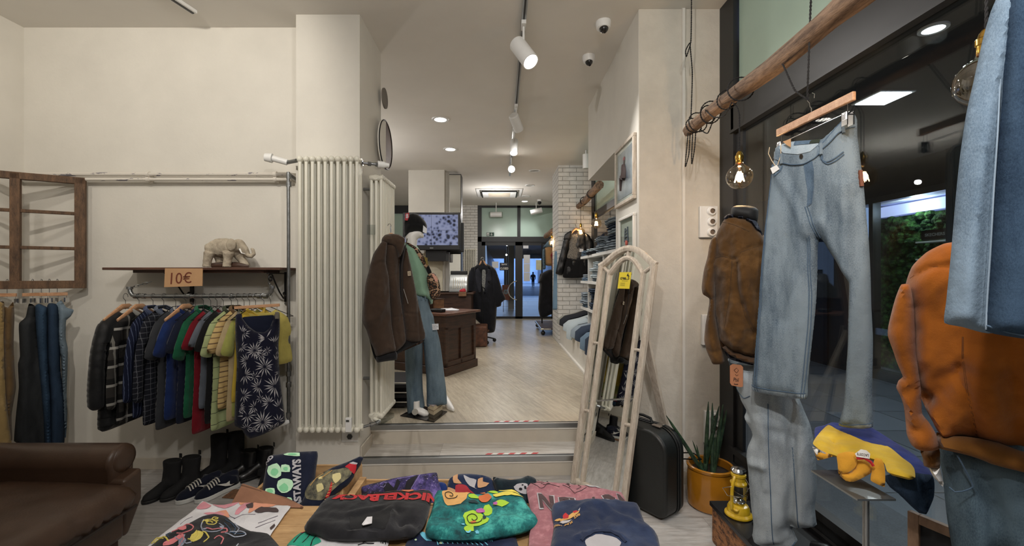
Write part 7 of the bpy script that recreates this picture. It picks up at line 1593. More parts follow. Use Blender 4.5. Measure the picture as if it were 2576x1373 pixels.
MB().tube([pp.world(*p, .115) for p in KP([(632, 60), (650, 45), (664, 62), (650, 80), (632, 60)])], .0008, 5).tube([pp.world(*p, .115) for p in KP([(640, 88), (650, 100), (662, 92)])], .0008, 5).tube([pp.world(*p, .115) for p in KP([(632, 156), (646, 160), (660, 158)])], .0016, 5).build('tag_emblem', inkd, t)
MB().tube([(1.43, 1.97, .25), (1.46, 1.93, .262), (1.49, 1.87, .25)], [.035, .035, .025], 10, flat=(.8, 1)).build('shoe', M_bl_lea, t)
MB().cyl((1.40, 2.08, .226), (1.40, 2.08, .9), .012).build('support_rod', M_chrome, t); MB().box((1.40, 2.08, .230), (.22, .25, .006)).build('base_plate', M_black, t, smooth=False)

# mannequin in orange suede jacket -------------------------------------------
KO = lambda pts: crop(pts, 2160, 560, 1.69)
M_or = fabric('orange_suede', C(150, 84, 22), C(180, 106, 38), 4, .4, mott=.07, fold=4); M_orb = fabric('rust_rib_knit', C(118, 76, 30)); op = facing(2480, 850, 1.18, 0.0)
t = thing('orange_jacket_mannequin', 'mannequin seen from behind in orange suede jacket and blue jeans at the right edge', 'mannequin', (1.30, 1.08, .226))
inflate('neck', [(2420, 600), (2440, 380), (2470, 360), (2560, 360), (2580, 400), (2590, 600)], Plane(op.o - op.n * .02, op.n), mat('mannequin_fur', C(120, 104, 96), .95, var=.2, scale=40), t, T=.06, R=.06, h=.02)
inflate('jeans', [(2366, 1100), (2372, 1200), (2382, 1300), (2398, 1400), (2410, 1560), (2470, 1570), (2520, 1400), (2560, 1560), (2680, 1570), (2740, 1300), (2720, 1100), (2560, 1080)], Plane(op.o - op.n * .02, op.n), denim('mid_blue_denim', C(42, 58, 72), C(88, 106, 118)), t, T=.12, R=.12, h=.014, wr=(.012, 7, 4), creases=[([(2480, 1180), (2500, 1260), (2520, 1380), (2530, 1480)], -.03, .02), ([(2440, 1200), (2460, 1300), (2470, 1400)], .01, .03)])
oj, os_ = inflate('body', KO([(405, 82), (360, 90), (290, 125), (228, 185), (200, 262), (205, 330), (208, 420), (215, 520), (228, 620), (255, 720), (292, 800), (340, 885), (372, 902), (440, 905), (520, 914), (600, 935), (703, 972), (820, 1000), (900, 960), (960, 700), (940, 400), (860, 200), (700, 100), (550, 70)]), op, M_or, t, T=.12, R=.14, h=.008, wr=(.028, 6, 4), creases=[
    (KO([(180, 268), (240, 226), (320, 190), (400, 184), (560, 190), (700, 210)]), -0.014, .005), (KO([(445, 560), (430, 620), (470, 700), (500, 890)]), -0.012, .006), (KO([(425, 600), (375, 670), (260, 760), (240, 820)]), -0.051, .02), (KO([(240, 800), (300, 790), (340, 850), (360, 890)]), 0.037, .02), (KO([(330, 700), (390, 660), (420, 600)]), 0.031, .02), (KO([(560, 600), (580, 800), (600, 920)]), 0.020, .03), (KO([(640, 500), (660, 700), (680, 940)]), -0.020, .03), (KO([(200, 360), (210, 520), (235, 680)]), -0.020, .02), (KO([(300, 260), (310, 420), (300, 560)]), 0.020, .03)])
line_on('seam', [KO([(225, 236), (270, 212), (330, 190), (400, 184), (560, 190)]), KO([(447, 470), (446, 560), (466, 690), (488, 800), (502, 892)]), KO([(450, 470), (452, 560), (472, 690), (494, 800), (508, 892)])], os_, mat('seam_orange', C(112, 62, 18), .9), t, .0011, 0, .012)
inflate('sleeve', KO([(182, 262), (215, 262), (232, 330), (238, 420), (245, 560), (262, 680), (268, 780), (272, 815), (300, 850), (330, 900), (345, 960), (300, 972), (262, 968), (225, 945), (205, 900), (200, 850), (192, 780), (175, 730), (160, 702), (170, 670), (188, 655), (165, 600), (148, 550), (124, 480), (126, 440), (145, 360), (160, 310)]), Plane(op.o + op.n * .09, op.n), M_or, t, T=.055, R=.05, h=.009, wr=(.012, 9, 5), creases=[(KO([(160, 700), (200, 715), (235, 700)]), -.015, .012), (KO([(128, 440), (170, 420)]), -.008, .01), (KO([(200, 840), (250, 870), (330, 880)]), -.012, .012), (KO([(190, 740), (230, 770), (240, 820)]), .012, .012)])
inflate('hem_rib', KO([(332, 890), (372, 905), (440, 908), (520, 918), (600, 938), (703, 975), (820, 1010), (820, 1110), (703, 1062), (600, 1036), (500, 1000), (420, 975), (345, 958), (330, 930)]), Plane(op.o + op.n * .08, op.n), M_orb, t, T=.05, R=.03, h=.012, wr=(.004, 60, 4))
inflate('cuff_rib', KO([(262, 966), (300, 974), (343, 962), (346, 1000), (344, 1044), (300, 1042), (278, 1034), (272, 1000)]), Plane(op.o + op.n * .06, op.n), M_orb, t, T=.035, R=.03, h=.01)
inflate('hand', KO([(302, 1040), (345, 1044), (352, 1070), (362, 1110), (358, 1122), (345, 1112), (338, 1100), (322, 1085), (308, 1062)]), Plane(op.o + op.n * .06, op.n), M_skin, t, T=.022, R=.02, h=.008)
jpl2 = Plane(op.o + op.n * .10, op.n)
ppk = [(2384, 1140), (2400, 1160), (2448, 1208), (2440, 1226), (2400, 1236), (2380, 1216)]
line_on('back_pocket', [KO([(420, 985), (450, 1040), (486, 1118), (440, 1138), (410, 1140), (385, 1120)])], Surf(jpl2, np.array([jpl2.px(*p) for p in ((2300, 1100), (2700, 1080), (2700, 1400), (2300, 1400))]), .005, .02, [], (0, 1, 1)), M_Jd, t, .002, .002, .01)

# big jeans hanging very near at the upper right --------------------------------
np_ = Plane((1.0, .95, 1.6), (-.72, -.69, 0)); M_n1 = denim('pale_blue_denim', C(84, 104, 124), C(130, 150, 168)); M_n2 = denim('deep_blue_denim', C(34, 50, 70), C(60, 80, 102))
t = thing('hanging_jeans', 'large jeans hanging close by at the upper right, pale outside and dark inside leg', 'jeans', np_.world(2450, 830))
inflate('pale_leg', [(2508, -10), (2514, -90), (2600, -90), (2590, 200), (2560, 500), (2530, 700), (2500, 838), (2470, 836), (2420, 822), (2376, 812), (2380, 760), (2392, 640), (2402, 520), (2414, 400), (2430, 290), (2450, 200), (2472, 100), (2492, 30)], np_, M_n1, t, T=.035, R=.05, Tb=.04, h=.01, wr=(.008, 8, 3), creases=[([(2540, 20), (2500, 240), (2470, 420), (2445, 640), (2430, 800)], .014, .012), ([(2570, 40), (2520, 260), (2495, 500), (2478, 820)], -.016, .014), ([(2430, 300), (2410, 500), (2395, 780)], .006, .02)])
_, s2 = inflate('dark_leg', [(2534, -10), (2560, -90), (2700, -90), (2900, 300), (2860, 900), (2700, 880), (2576, 852), (2530, 845), (2480, 832), (2486, 760), (2494, 640), (2502, 500), (2510, 380), (2520, 260), (2528, 120)], Plane(np_.o + np_.n * .03, np_.n), M_n2, t, T=.035, R=.05, Tb=.03, h=.012, wr=(.010, 6, 4), creases=[([(2560, 0), (2550, 300), (2540, 800)], .008, .03)])
line_on('seam', [[(2516, 200), (2510, 330), (2500, 480), (2492, 620), (2484, 740), (2480, 828)]], s2, mat('pale_seam', C(150, 168, 184), .9), t, .0013, .001, .02)
line_on('hem_stitching', [[(2482, 818), (2530, 832), (2600, 846)]], s2, M_Jd, t, .002, .001, .02)

# folded polo shirt on a stand ------------------------------------------------
K7 = lambda pts: crop(pts, 2000, 1000, 3.68)
hp = Plane((1.33, 1.55, .865), (0, 0, 1), (0, 1, 0)); st_ = Vector(hp.world(2178, 1190)); st_.z = .82
t = thing('display_stand', 'thin grey metal display stand under the folded yellow polo', 'stand', (st_.x, st_.y, .226)); MB().cyl((st_.x, st_.y, .226), (st_.x, st_.y, .80), .009).build('pole', M_alu, t); MB().box((st_.x, st_.y, .229), (.2, .2, .006)).build('base', M_alu, t, smooth=False); MB().box((st_.x, st_.y + .06, .80), (.12, .20, .006)).build('tray', M_alu, t, smooth=False)
t = thing('folded_jeans', 'dark blue jeans hanging off the stand under the folded polo shirt', 'jeans', (st_.x, st_.y, .80))
hq = facing(2300, 1230, 1.36, 0); inflate('legs', K7([(820, 730), (1000, 690), (1270, 720), (1292, 800), (1285, 920), (1250, 1010), (1215, 1080), (1150, 1068), (1060, 990), (960, 890), (880, 830)]), hq, M_nv2, t, T=.05, R=.05, h=.012, wr=(.012, 9, 4), creases=[(K7([(1230, 760), (1190, 900), (1150, 1040)]), -.02, .012)])
t = thing('folded_polo', 'folded yellow and blue polo shirt on the display stand', 'polo shirt', hp.world(2200, 1130)); M_yp1 = fabric('mustard_pique', C(206, 168, 40), C(222, 186, 60)); M_yp2 = fabric('apricot_pique', C(222, 160, 52), C(232, 174, 70)); M_rb = fabric('royal_pique', C(20, 36, 110), C(28, 48, 128))
inflate('blue_part', K7([(180, 330), (190, 275), (260, 262), (330, 235), (440, 250), (560, 280), (720, 290), (860, 370), (1000, 460), (1120, 540), (1220, 640), (1268, 720), (1180, 745), (1100, 745), (900, 600), (600, 500), (300, 480), (200, 420)]), hp, M_rb, t, T=.010, R=.04, Tb=.03, h=.01, wr=(.007, 10, 10))
hp2 = Plane(hp.o + Vector((0, 0, .020)), hp.n, (0, 1, 0))
inflate('yellow_part', K7([(168, 430), (185, 380), (240, 310), (312, 250), (400, 300), (560, 370), (720, 430), (860, 452), (930, 500), (1000, 560), (1070, 610), (1105, 660), (1108, 752), (1000, 730), (860, 690), (820, 600), (700, 560), (560, 540), (400, 545), (360, 530), (260, 500)]), hp2, M_yp1, t, T=.008, R=.03, Tb=.012, h=.01, wr=(.007, 12, 10), creases=[(K7([(360, 400), (370, 500)]), -.012, .01), (K7([(390, 545), (480, 500), (560, 490)]), -.006, .008)])
fp_ = facing(2170, 1180, 1.38, 0, .35)
inflate('collar', K7([(385, 540), (400, 520), (480, 500), (555, 510), (580, 590), (560, 640), (500, 690), (405, 700), (395, 620)]), fp_, M_yp2, t, T=.010, R=.02, h=.008, wr=(.006, 20, 12))
inflate('collar', K7([(740, 560), (800, 570), (825, 620), (835, 700), (830, 825), (780, 810), (700, 765), (715, 660)]), fp_, M_yp2, t, T=.010, R=.02, h=.008, wr=(.006, 20, 12))
inflate('placket', K7([(560, 580), (640, 570), (720, 640), (700, 700), (600, 755), (540, 778), (470, 770), (400, 700), (500, 695), (550, 650)]), Plane(fp_.o - fp_.n * .012, fp_.n), M_yp2, t, T=.015, R=.02, h=.008)
MB().tube([fp_.world(*p, .02) for p in K7([(570, 562), (640, 560), (700, 595), (725, 635)])], .0045, 6).build('red_neck_tape', mat('tape_red', C(190, 30, 36), .7), t)
lq = K7([(556, 520), (610, 480), (660, 490), (695, 520), (690, 568), (570, 548)]); MB().prism([fp_.world(*p, .026) for p in lq], fp_.n * .002).build('neck_label', mat('label_white', C(224, 222, 216), .7), t, smooth=False)
text_quad('label_writing', 'ƎTSOCAL'[::-1] if False else 'LACOSTE', [fp_.px(*p) for p in K7([(680, 526), (575, 510), (572, 532), (678, 550)])], lambda Q: [fp_.pt(a, b, .0295) for a, b in Q], inkd, t, .01)
inflate('hem_edge', K7([(165, 455), (230, 480), (350, 540), (300, 560), (210, 578), (190, 530)]), Plane(fp_.o + fp_.n * .0, fp_.n), M_yp2, t, T=.01, R=.02, h=.01)
inflate('white_edge', K7([(160, 452), (200, 468), (290, 515), (200, 528)]), Plane(fp_.o + fp_.n * .006, fp_.n), mat('label_white', C(224, 222, 216), .7), t, T=.008, R=.02, h=.01)

# chalkboard and metal rails low in the window
t = thing('chalkboard', 'small chalkboard with pale wooden frame standing at the lower right', 'chalkboard', (1.35, 1.2, .226))
cb = Plane((1.42, 1.33, .4), (-.93, -.36, 0)); q = [cb.px(2291, 1281), cb.px(2432, 1352)]
a0, b0 = q[0]; a1, b1 = cb.px(2392, 1330)[0] + .3, q[1][1]
top = lambda a: b0
w_ = .50; mb = MB()
def cbx(mb, u0, u1, v0, v1, d0, d1): return mb.prism([cb.pt(u0, v0, d0), cb.pt(u1, v0, d0), cb.pt(u1, v1, d0), cb.pt(u0, v1, d0)], cb.n * (d1 - d0))
vb = .226 - .4
cbx(mb, a0, a0 + .03, vb, b0, 0, .02); cbx(mb, a0 + w_ - .03, a0 + w_, vb, b0, 0, .02); cbx(mb, a0 + .03, a0 + w_ - .03, b0 - .03, b0, 0, .02); cbx(mb, a0 + .03, a0 + w_ - .03, vb, vb + .03, 0, .02)
mb.build('frame', wood('chalk_frame', C(120, 92, 72), C(158, 128, 104), (6, 6, 2)), t, bevel=.002); cbx(MB(), a0 + .03, a0 + w_ - .03, vb + .03, b0 - .03, .004, .01).build('board', mat('chalk_black', C(26, 27, 30), .8, var=.1), t, smooth=False)
t = thing('metal_rail', 'pale metal rail lying on the dark platform below the mannequin shoe', 'rail', (1.42, 1.8, .226)); MB().beam((1.30, 2.0, .235), (1.33, 1.2, .235), .02, .016).build('bar', M_alu, t, bevel=.002)
# ================================================================== TABLE WITH FOLDED SHIRTS
ZTB = .60
t = thing('display_table', 'low pine display table in front covered with folded printed shirts', 'table', (-.2, 1.35, 0))
mb = MB()
for k in range(5): mb.bb(-1.02, .50, .98 + k * .14, 1.118 + k * .14, ZTB - .025, ZTB)
mb.each('top_board', M_board, t, bevel=.003)
for x in (-.96, .44):
    for y in (1.03, 1.62): MB().bb(x - .03, x + .03, y - .03, y + .03, .001, ZTB - .025).build('leg', M_board, t, bevel=.003)
MB().bb(-.98, .46, 1.02, 1.04, ZTB - .09, ZTB - .025).bb(-.98, .46, 1.60, 1.62, ZTB - .09, ZTB - .025).each('apron', M_board, t, smooth=False)
# crate behind the table
t = thing('wooden_crate', 'open pine crate behind the table holding the standing row of shirts', 'crate', (-.25, 1.82, 0))
x0, x1, y0, y1 = -.63, .13, 1.715, 1.93
MB().bb(x0, x1, y0, y0 + .012, .30, .585).bb(x0, x1, y1 - .012, y1, .30, .585).each('long_side', M_board, t, bevel=.002)
MB().bb(x0, x0 + .03, y0 + .012, y1 - .012, .30, .60).bb(x1 - .02, x1, y0 + .012, y1 - .012, .30, .60).each('end_board', M_board, t, bevel=.002)
MB().bb(x0, x1, y0, y1, .28, .30).build('bottom', M_board, t, smooth=False); MB().bb(x0 + .02, x0 + .06, y0 + .02, y1 - .02, .001, .28).bb(x1 - .06, x1 - .02, y0 + .02, y1 - .02, .001, .28).each('foot', M_board, t, smooth=False)
t = thing('wooden_crate', 'pine crate behind the cardboard flap holding the lettered and the dinosaur shirts', 'crate', (-.86, 1.84, 0))
MB().bb(-1.08, -.645, 1.74, 1.752, .30, .565).bb(-1.08, -.645, 1.99, 2.0, .30, .62).each('long_side', M_board, t, bevel=.002); MB().bb(-.66, -.645, 1.752, 1.99, .30, .64).bb(-1.08, -1.065, 1.752, 1.99, .30, .56).each('end_board', M_board, t, bevel=.002)
MB().bb(-1.08, -.645, 1.74, 2.0, .28, .30).build('bottom', M_board, t, smooth=False); MB().bb(-1.05, -1.0, 1.77, 1.97, .001, .28).bb(-.72, -.67, 1.77, 1.97, .001, .28).each('foot', M_board, t, smooth=False)
KA = lambda pts: crop(pts, 360, 1080, 4.441); K9 = lambda pts: crop(pts, 360, 1180, 4.6); KC = lambda pts: crop(pts, 880, 1140, 4.954); KD = lambda pts: crop(pts, 1260, 1150, 5.152)
# cardboard flap
fq = [onz(581, 1268, .60), onz(675, 1275, .605), onz(761, 1277, .605), P(720, 1256, 1.72), P(653, 1235, 1.74), P(608, 1220, 1.75)]
t = thing('cardboard_flap', 'brown cardboard piece propped up between the white shirt and the navy lettered shirt', 'cardboard', fq[0]); MB().prism(fq, (0, .006, .004)).build('sheet', M_cardb, t, smooth=False)
MB().tube([fq[5], fq[4], fq[3], fq[2]], .004, 6).build('torn_edge', mat('cardboard_edge', C(112, 80, 60), .9), t)

def hpl(z): return Plane((0, 1.6, z), (0, 0, 1), (0, 1, 0))
def shirt(lab, outline, z, m, T=.012, Tb=.02, cr=(), wr=(.010, 9, 9), nm='folded_t_shirt', pl=None, R=.03, Rb=.015, h=.011, part='cloth'):
    pl = pl or hpl(z); c = np.mean([pl.px(*p) for p in outline], 0); b = pl.pt(*c); t = thing(nm, lab, 't-shirt', (b.x, b.y, z - Tb)); t['group'] = 'printed shirts laid out on and behind the table'
    o, s = inflate(part, outline, pl, m, t, T=T, R=R, Tb=Tb, Rb=Rb, h=h, creases=cr, wr=wr); return t, s
def blobs(name, polys, s, m, t, off=.0015, h=.012): return decal(name, polys, s, m, t, off, h, smooth=True)
def text_on(name, txt, quad, s, m, t, bold=.03, off=.002, parts=1):
    V, Fc = text_mesh(txt, bold); q = [s.pl.px(*p) for p in quad]; Q = np.array([bil(q, a, b) for a, b in V]); V3 = s.at(Q, off)
    return link_mesh(name, V3, Fc, m, t, None, None, False, recalc=False)
col = lambda n_, r, g, b: mat('print_' + n_, C(r, g, b), .85, var=.06, scale=30)
random.seed(21)
def blob(cx, cy, rx, ry, k=9, j=.25, a0=0):
    r = []
    for i in range(k):
        a = 2 * PI * i / k + a0; q = 1 + random.uniform(-j, j); r.append((cx + rx * q * math.cos(a), cy + ry * q * math.sin(a)))
    return r
def swirl(cx, cy, r, sq=.5, turns=1.6, a0=0): return [(cx + r * (1 - .8 * i / 24) * math.cos(a0 + turns * 2 * PI * i / 24), cy + sq * r * (1 - .8 * i / 24) * math.sin(a0 + turns * 2 * PI * i / 24)) for i in range(25)]

# white shirt with pink art
M_wsh2 = fabric('white_jersey', C(212, 210, 212), C(228, 226, 228)); M_bks = fabric('washed_black_jersey', C(28, 28, 31), C(44, 44, 48), mott=.2); M_nvs = fabric('faded_navy_jersey', C(34, 46, 74), C(56, 70, 100), 5, mott=.15)
t, s = shirt('white t-shirt with a large pink and orange abstract print at the left of the table', [(508, 1261), (530, 1267), (551, 1272), (575, 1269), (599, 1266), (643, 1267), (690, 1270), (731, 1273), (726, 1282), (717, 1293), (700, 1318), (682, 1343), (660, 1400), (640, 1440), (330, 1440), (345, 1398), (403, 1347), (451, 1310), (490, 1280)], .612, M_wsh2, T=.008, Tb=.01)
blobs('pink_print', [K9([(620, 460), (700, 415), (790, 450), (740, 490), (630, 495)]), K9([(1060, 560), (1100, 480), (1170, 430), (1250, 410), (1190, 500), (1100, 560)]), K9([(800, 430), (900, 425), (1010, 400), (1120, 410), (1060, 450), (950, 470)]), K9([(700, 540), (860, 500), (960, 540), (900, 570), (760, 550)])], s, col('pink', 206, 140, 150), t)
blobs('orange_print', [K9([(1290, 430), (1400, 400), (1560, 420), (1500, 450), (1380, 470), (1290, 510), (1220, 550), (1230, 500)]), K9([(1110, 420), (1170, 400), (1210, 405), (1130, 450)]), K9([(860, 500), (960, 490), (1000, 580), (940, 560)])], s, col('peach', 216, 150, 122), t)
blobs('dark_print', [K9([(1290, 520), (1370, 465), (1540, 470), (1570, 500), (1560, 520), (1450, 510), (1330, 540)]), K9([(1190, 460), (1270, 440), (1270, 490), (1210, 500)]), K9([(1465, 700), (1520, 650), (1530, 670), (1480, 720)])], s, col('umber', 70, 56, 56), t, .0025)
line_on('grey_lines', [K9([(1330, 640), (1400, 610), (1470, 590), (1560, 560)]), K9([(1300, 690), (1420, 640), (1530, 600)]), K9([(1050, 600), (1150, 570), (1300, 555)]), K9([(430, 670), (500, 620), (570, 590)]), K9([(950, 490), (1010, 570), (1060, 590)])], s, col('line_grey', 90, 80, 92), t, .0010, .001, .02)
# black shirt with neon art
t, s = shirt('black t-shirt with neon blue, pink and yellow swirling print in the lower left', [(490, 1308), (510, 1298), (538, 1292), (567, 1298), (588, 1315), (632, 1336), (671, 1341), (686, 1354), (699, 1369), (722, 1400), (730, 1440), (300, 1440), (345, 1400), (399, 1358), (425, 1342), (458, 1326)], .628, M_bks, T=.008, Tb=.012)
SW = [K9(swirl(790, 640, 90, .55, 1.5, 2)), K9([(560, 640), (500, 660), (350, 740), (460, 730), (500, 770), (580, 740), (560, 700)]), K9(swirl(700, 720, 60, .5, 1.3))]
line_on('yellow_lines', [K9(swirl(780, 640, 95, .5, 1.6, 3)), K9(swirl(840, 590, 55, .5, 1.2, 1)), K9([(580, 800), (620, 750), (640, 800), (600, 850), (520, 830)]), K9([(560, 790), (700, 770), (760, 830), (700, 880)]), K9([(100, 860), (160, 800), (240, 800), (300, 860)]), K9([(130, 870), (180, 820), (230, 830)])], s, col('yellow', 206, 190, 96), t, .0022, .001, .01)
line_on('blue_lines', [K9([(700, 600), (670, 690), (700, 760), (800, 770), (900, 740), (930, 680), (880, 650)]), K9([(480, 780), (460, 850), (500, 888), (560, 870)]), K9([(950, 780), (1060, 830), (1190, 800), (1120, 760), (1000, 780)]), K9([(1060, 640), (1110, 720), (1060, 800)]), K9([(370, 790), (400, 830), (440, 860), (430, 940)]), K9([(1100, 888), (1080, 930), (1180, 960)])], s, col('sky', 74, 150, 200), t, .0020, .001, .01)
line_on('pink_lines', [K9([(330, 740), (440, 700), (500, 660), (580, 680), (560, 740), (480, 760), (390, 750)]), K9([(730, 720), (800, 740), (870, 720), (960, 700), (970, 750), (900, 770)]), K9([(250, 888), (360, 820), (420, 770), (470, 830), (380, 930)]), K9([(820, 840), (880, 810), (930, 850), (900, 900)])], s, col('salmon', 206, 120, 124), t, .0022, .001, .01)
line_on('thin_blue_lines', [K9([(950, 600), (1020, 640), (1070, 700), (1050, 790)]), K9([(1000, 780), (1100, 790), (1190, 790)]), K9([(300, 800), (260, 760), (320, 745)]), K9([(940, 640), (1000, 700), (1010, 780)])], s, col('dim_blue', 60, 84, 110), t, .0012, .001, .01)
blobs('pink_fill', [K9([(240, 870), (380, 790), (460, 765), (470, 800), (400, 850), (300, 900), (230, 910)]), K9(blob(450, 700, 60, 26))], s, col('salmon', 206, 120, 124), t)
blobs('blue_fill', [K9([(410, 850), (470, 810), (500, 850), (460, 910), (420, 940)]), K9(blob(720, 730, 30, 14)), K9(blob(905, 690, 28, 14))], s, col('sky', 74, 150, 200), t)
blobs('yellow_fill', [K9([(560, 790), (640, 750), (700, 790), (660, 850), (580, 870), (540, 840)]), K9(blob(740, 620, 24, 16))], s, col('yellow', 206, 190, 96), t)
# white, green and red printed shirt (lower middle)
t, s = shirt('white shirt with green, red and black scratchy print at the bottom edge', [(752, 1343), (780, 1338), (830, 1350), (900, 1353), (977, 1351), (974, 1380), (962, 1440), (680, 1440), (716, 1380)], .612, M_wsh2, T=.008, Tb=.01)
blobs('green_print', [K9([(1790, 760), (1900, 750), (1990, 800), (2060, 888), (1900, 930), (1660, 900), (1720, 820)])], s, col('emerald', 40, 150, 122), t)
blobs('red_print', [K9([(1820, 740), (1900, 745), (1960, 770), (1900, 780), (1820, 765)]), KC([(0, 1090), (120, 1080), (190, 1075), (100, 1110), (0, 1130)]), KC([(260, 1080), (360, 1065), (420, 1075), (330, 1100)])], s, col('carmine', 176, 40, 84), t, .002)
line_on('black_scratches', [K9([(1880, 770), (1800, 830), (1740, 888)]), K9([(1940, 790), (1880, 850), (1840, 888)]), K9([(2000, 800), (1960, 860), (1940, 920)]), K9([(2150, 850), (2200, 830), (2260, 850), (2330, 850)]), KC([(160, 1140), (240, 1120), (340, 1130)]), KC([(100, 1160), (200, 1150), (300, 1165)])], s, col('black', 26, 26, 28), t, .0022, .001, .01)
text_on('lettering', 'nH', KC([(380, 1165), (450, 1165), (452, 1115), (385, 1112)]), s, col('black', 26, 26, 28), t, .04, .003)
# navy shirt with light blue streaks
t, s = shirt('navy shirt with light blue streaky print below the teal shirt', [(1033, 1348), (1062, 1342), (1150, 1352), (1230, 1348), (1292, 1342), (1302, 1366), (1312, 1400), (1316, 1440), (1000, 1440), (1016, 1380)], .612, fabric('navy_cotton', C(26, 34, 62), C(38, 48, 80)), T=.008, Tb=.01)
line_on('blue_streaks', [KC([(870 + i * 14, 1010 + i * 9), (890 + i * 15, 1070 + i * 5), (960 + i * 10, 1130)]) for i in range(7)] + [KC([(1060 + i * 60, 1090), (1080 + i * 58, 1120), (1100 + i * 62, 1170)]) for i in range(11)] + [KC([(1570 + i * 28, 1085 - i), (1620 + i * 26, 1130)]) for i in range(7)] + [KC([(980, 1070), (1080, 1095), (1200, 1100), (1400, 1095)])], s, col('ice', 110, 190, 214), t, .0019, .001, .01)
blobs('pale_spots', [KC(blob(1140, 1155, 26, 12)), KC(blob(820, 1110, 14, 8)), KC(blob(1700, 1100, 8, 6))], s, col('pale_green', 190, 214, 176), t)
# black shirt with red lettering
t, s = shirt('black t-shirt folded with upside-down red lettering, centre left of the table', [(826, 1257), (880, 1252), (950, 1246), (1020, 1241), (1086, 1239), (1084, 1265), (1076, 1300), (1062, 1330), (1045, 1345), (1000, 1352), (930, 1354), (870, 1356), (825, 1354), (795, 1342), (769, 1337), (766, 1324), (786, 1297), (806, 1271)], .640, M_bks, Tb=.02, Rb=.03, T=.022, R=.03,
             cr=[(KC([(450, 800), (470, 790), (530, 775), (545, 850), (520, 950), (480, 1030)]), .012, .010), (KC([(560, 780), (620, 800), (640, 1000)]), -.008, .008), (KC([(0, 830), (200, 770), (420, 760)]), .008, .008), (KC([(0, 1000), (200, 990), (420, 1030)]), -.012, .010), (KC([(640, 920), (780, 900), (840, 960)]), -.014, .014)])
red = col('band_red', 176, 40, 44)
text_on('red_lettering', 'NICKELBACK', [(1108, 1252), (834, 1257), (830, 1275), (1104, 1273)], s, red, t, .05, .003)
blobs('photo_print', [KC([(0, 560), (200, 535), (500, 515), (780, 500), (800, 540), (600, 545), (300, 555), (0, 580)]), ], s, col('photo_dark', 92, 74, 62), t, .002)
blobs('photo_highlight', [KC([(640, 530), (760, 510), (800, 535), (700, 548)]), KC([(840, 500), (950, 495), (930, 520), (870, 530)]), KC([(300, 545), (420, 530), (430, 545)])], s, col('photo_orange', 190, 110, 76), t, .0035)
decal('inner_neck', [KC([(0, 860), (60, 850), (300, 810), (500, 810), (505, 880), (480, 960), (440, 1010), (200, 985), (0, 990)])], s, mat('neck_black', C(20, 20, 22), .9), t, .001, .012)
MB().prism([s.atpx([p], .012)[0] for p in KC([(150, 985), (215, 945), (280, 945), (275, 985), (165, 1005)])], (0, 0, .002)).build('neck_label', M_wsh2, t, smooth=False)
# teal tie dye
td = NT('teal_tie_dye'); v_ = td.coord('Object'); td.col(td.ramp(td.noise(v_, 11, 5, .75), [(.36, C(10, 58, 62)), (.52, C(22, 108, 108)), (.66, C(70, 170, 160))])); td.b.inputs['Roughness'].default_value = .9; td.bump(td.noise(v_, 60, 5), .3, .005)
t, s = shirt('teal tie-dye t-shirt with a lime and orange abstract print, centre of the table', KC([(1050, 560), (1075, 500), (1140, 520), (1300, 530), (1550, 540), (1800, 515), (2000, 515), (2120, 530), (2180, 600), (2250, 700), (2320, 800), (2357, 860), (2340, 905), (2200, 960), (2000, 1012), (1700, 1060), (1400, 1082), (1150, 1072), (960, 1032), (942, 950), (978, 830), (1030, 680)]), .640, td.m, Tb=.02, Rb=.035, T=.026, R=.04, wr=(.014, 9, 9), cr=[(KC([(1060, 620), (1200, 800), (1380, 830)]), .008, .012), (KC([(1060, 860), (1400, 870)]), -.006, .015)])
blobs('tan_print', [KC([(1150, 590), (1250, 535), (1420, 535), (1560, 545), (1470, 600), (1450, 680), (1380, 720), (1220, 720), (1170, 660)])], s, col('sand', 210, 160, 96), t, .002)
blobs('lime_print', [KC(blob(1560, 900, 150, 90, 11, .2)), KC(blob(1480, 1010, 70, 36)), KC(blob(1720, 790, 60, 60)), KC(blob(1880, 710, 90, 36)), KC(blob(1540, 620, 70, 36)), KC(blob(1780, 560, 60, 16))], s, col('lime', 160, 200, 54), t, .003)
blobs('rust_print', [KC([(1610, 600), (1720, 590), (1770, 640), (1720, 700), (1620, 690)]), KC([(1500, 930), (1560, 920), (1580, 950), (1520, 965)]), KC([(1620, 560), (1680, 545), (1690, 580)])], s, col('rust', 196, 104, 56), t, .0045)
blobs('yellow_print', [KC([(1780, 600), (1880, 570), (2050, 590), (2170, 615), (2080, 625), (1900, 610), (1820, 640)]), KC([(1850, 545), (2050, 560), (2120, 590), (1960, 575)])], s, col('lemon', 216, 200, 84), t, .004)
blobs('violet_print', [KC(blob(1630, 810, 60, 26)), KC(blob(1815, 720, 26, 18))], s, col('violet', 176, 92, 156), t, .0055)
blobs('dark_print', [KC(blob(1550, 715, 60, 18)), KC(blob(1680, 880, 26, 26))], s, col('deep_teal', 20, 50, 54), t, .005)
line_on('outline', [KC(swirl(1540, 900, 110, .6, 1.4)), KC(swirl(1250, 620, 90, .5, 1.3))], s, col('black', 26, 26, 28), t, .0014, .0045, .01)
blobs('blue_edge', [KC(blob(1480, 1045, 34, 16)), KC(blob(1585, 1050, 24, 12)), KC(blob(1410, 970, 22, 16))], s, col('ice', 110, 190, 214), t, .0035)
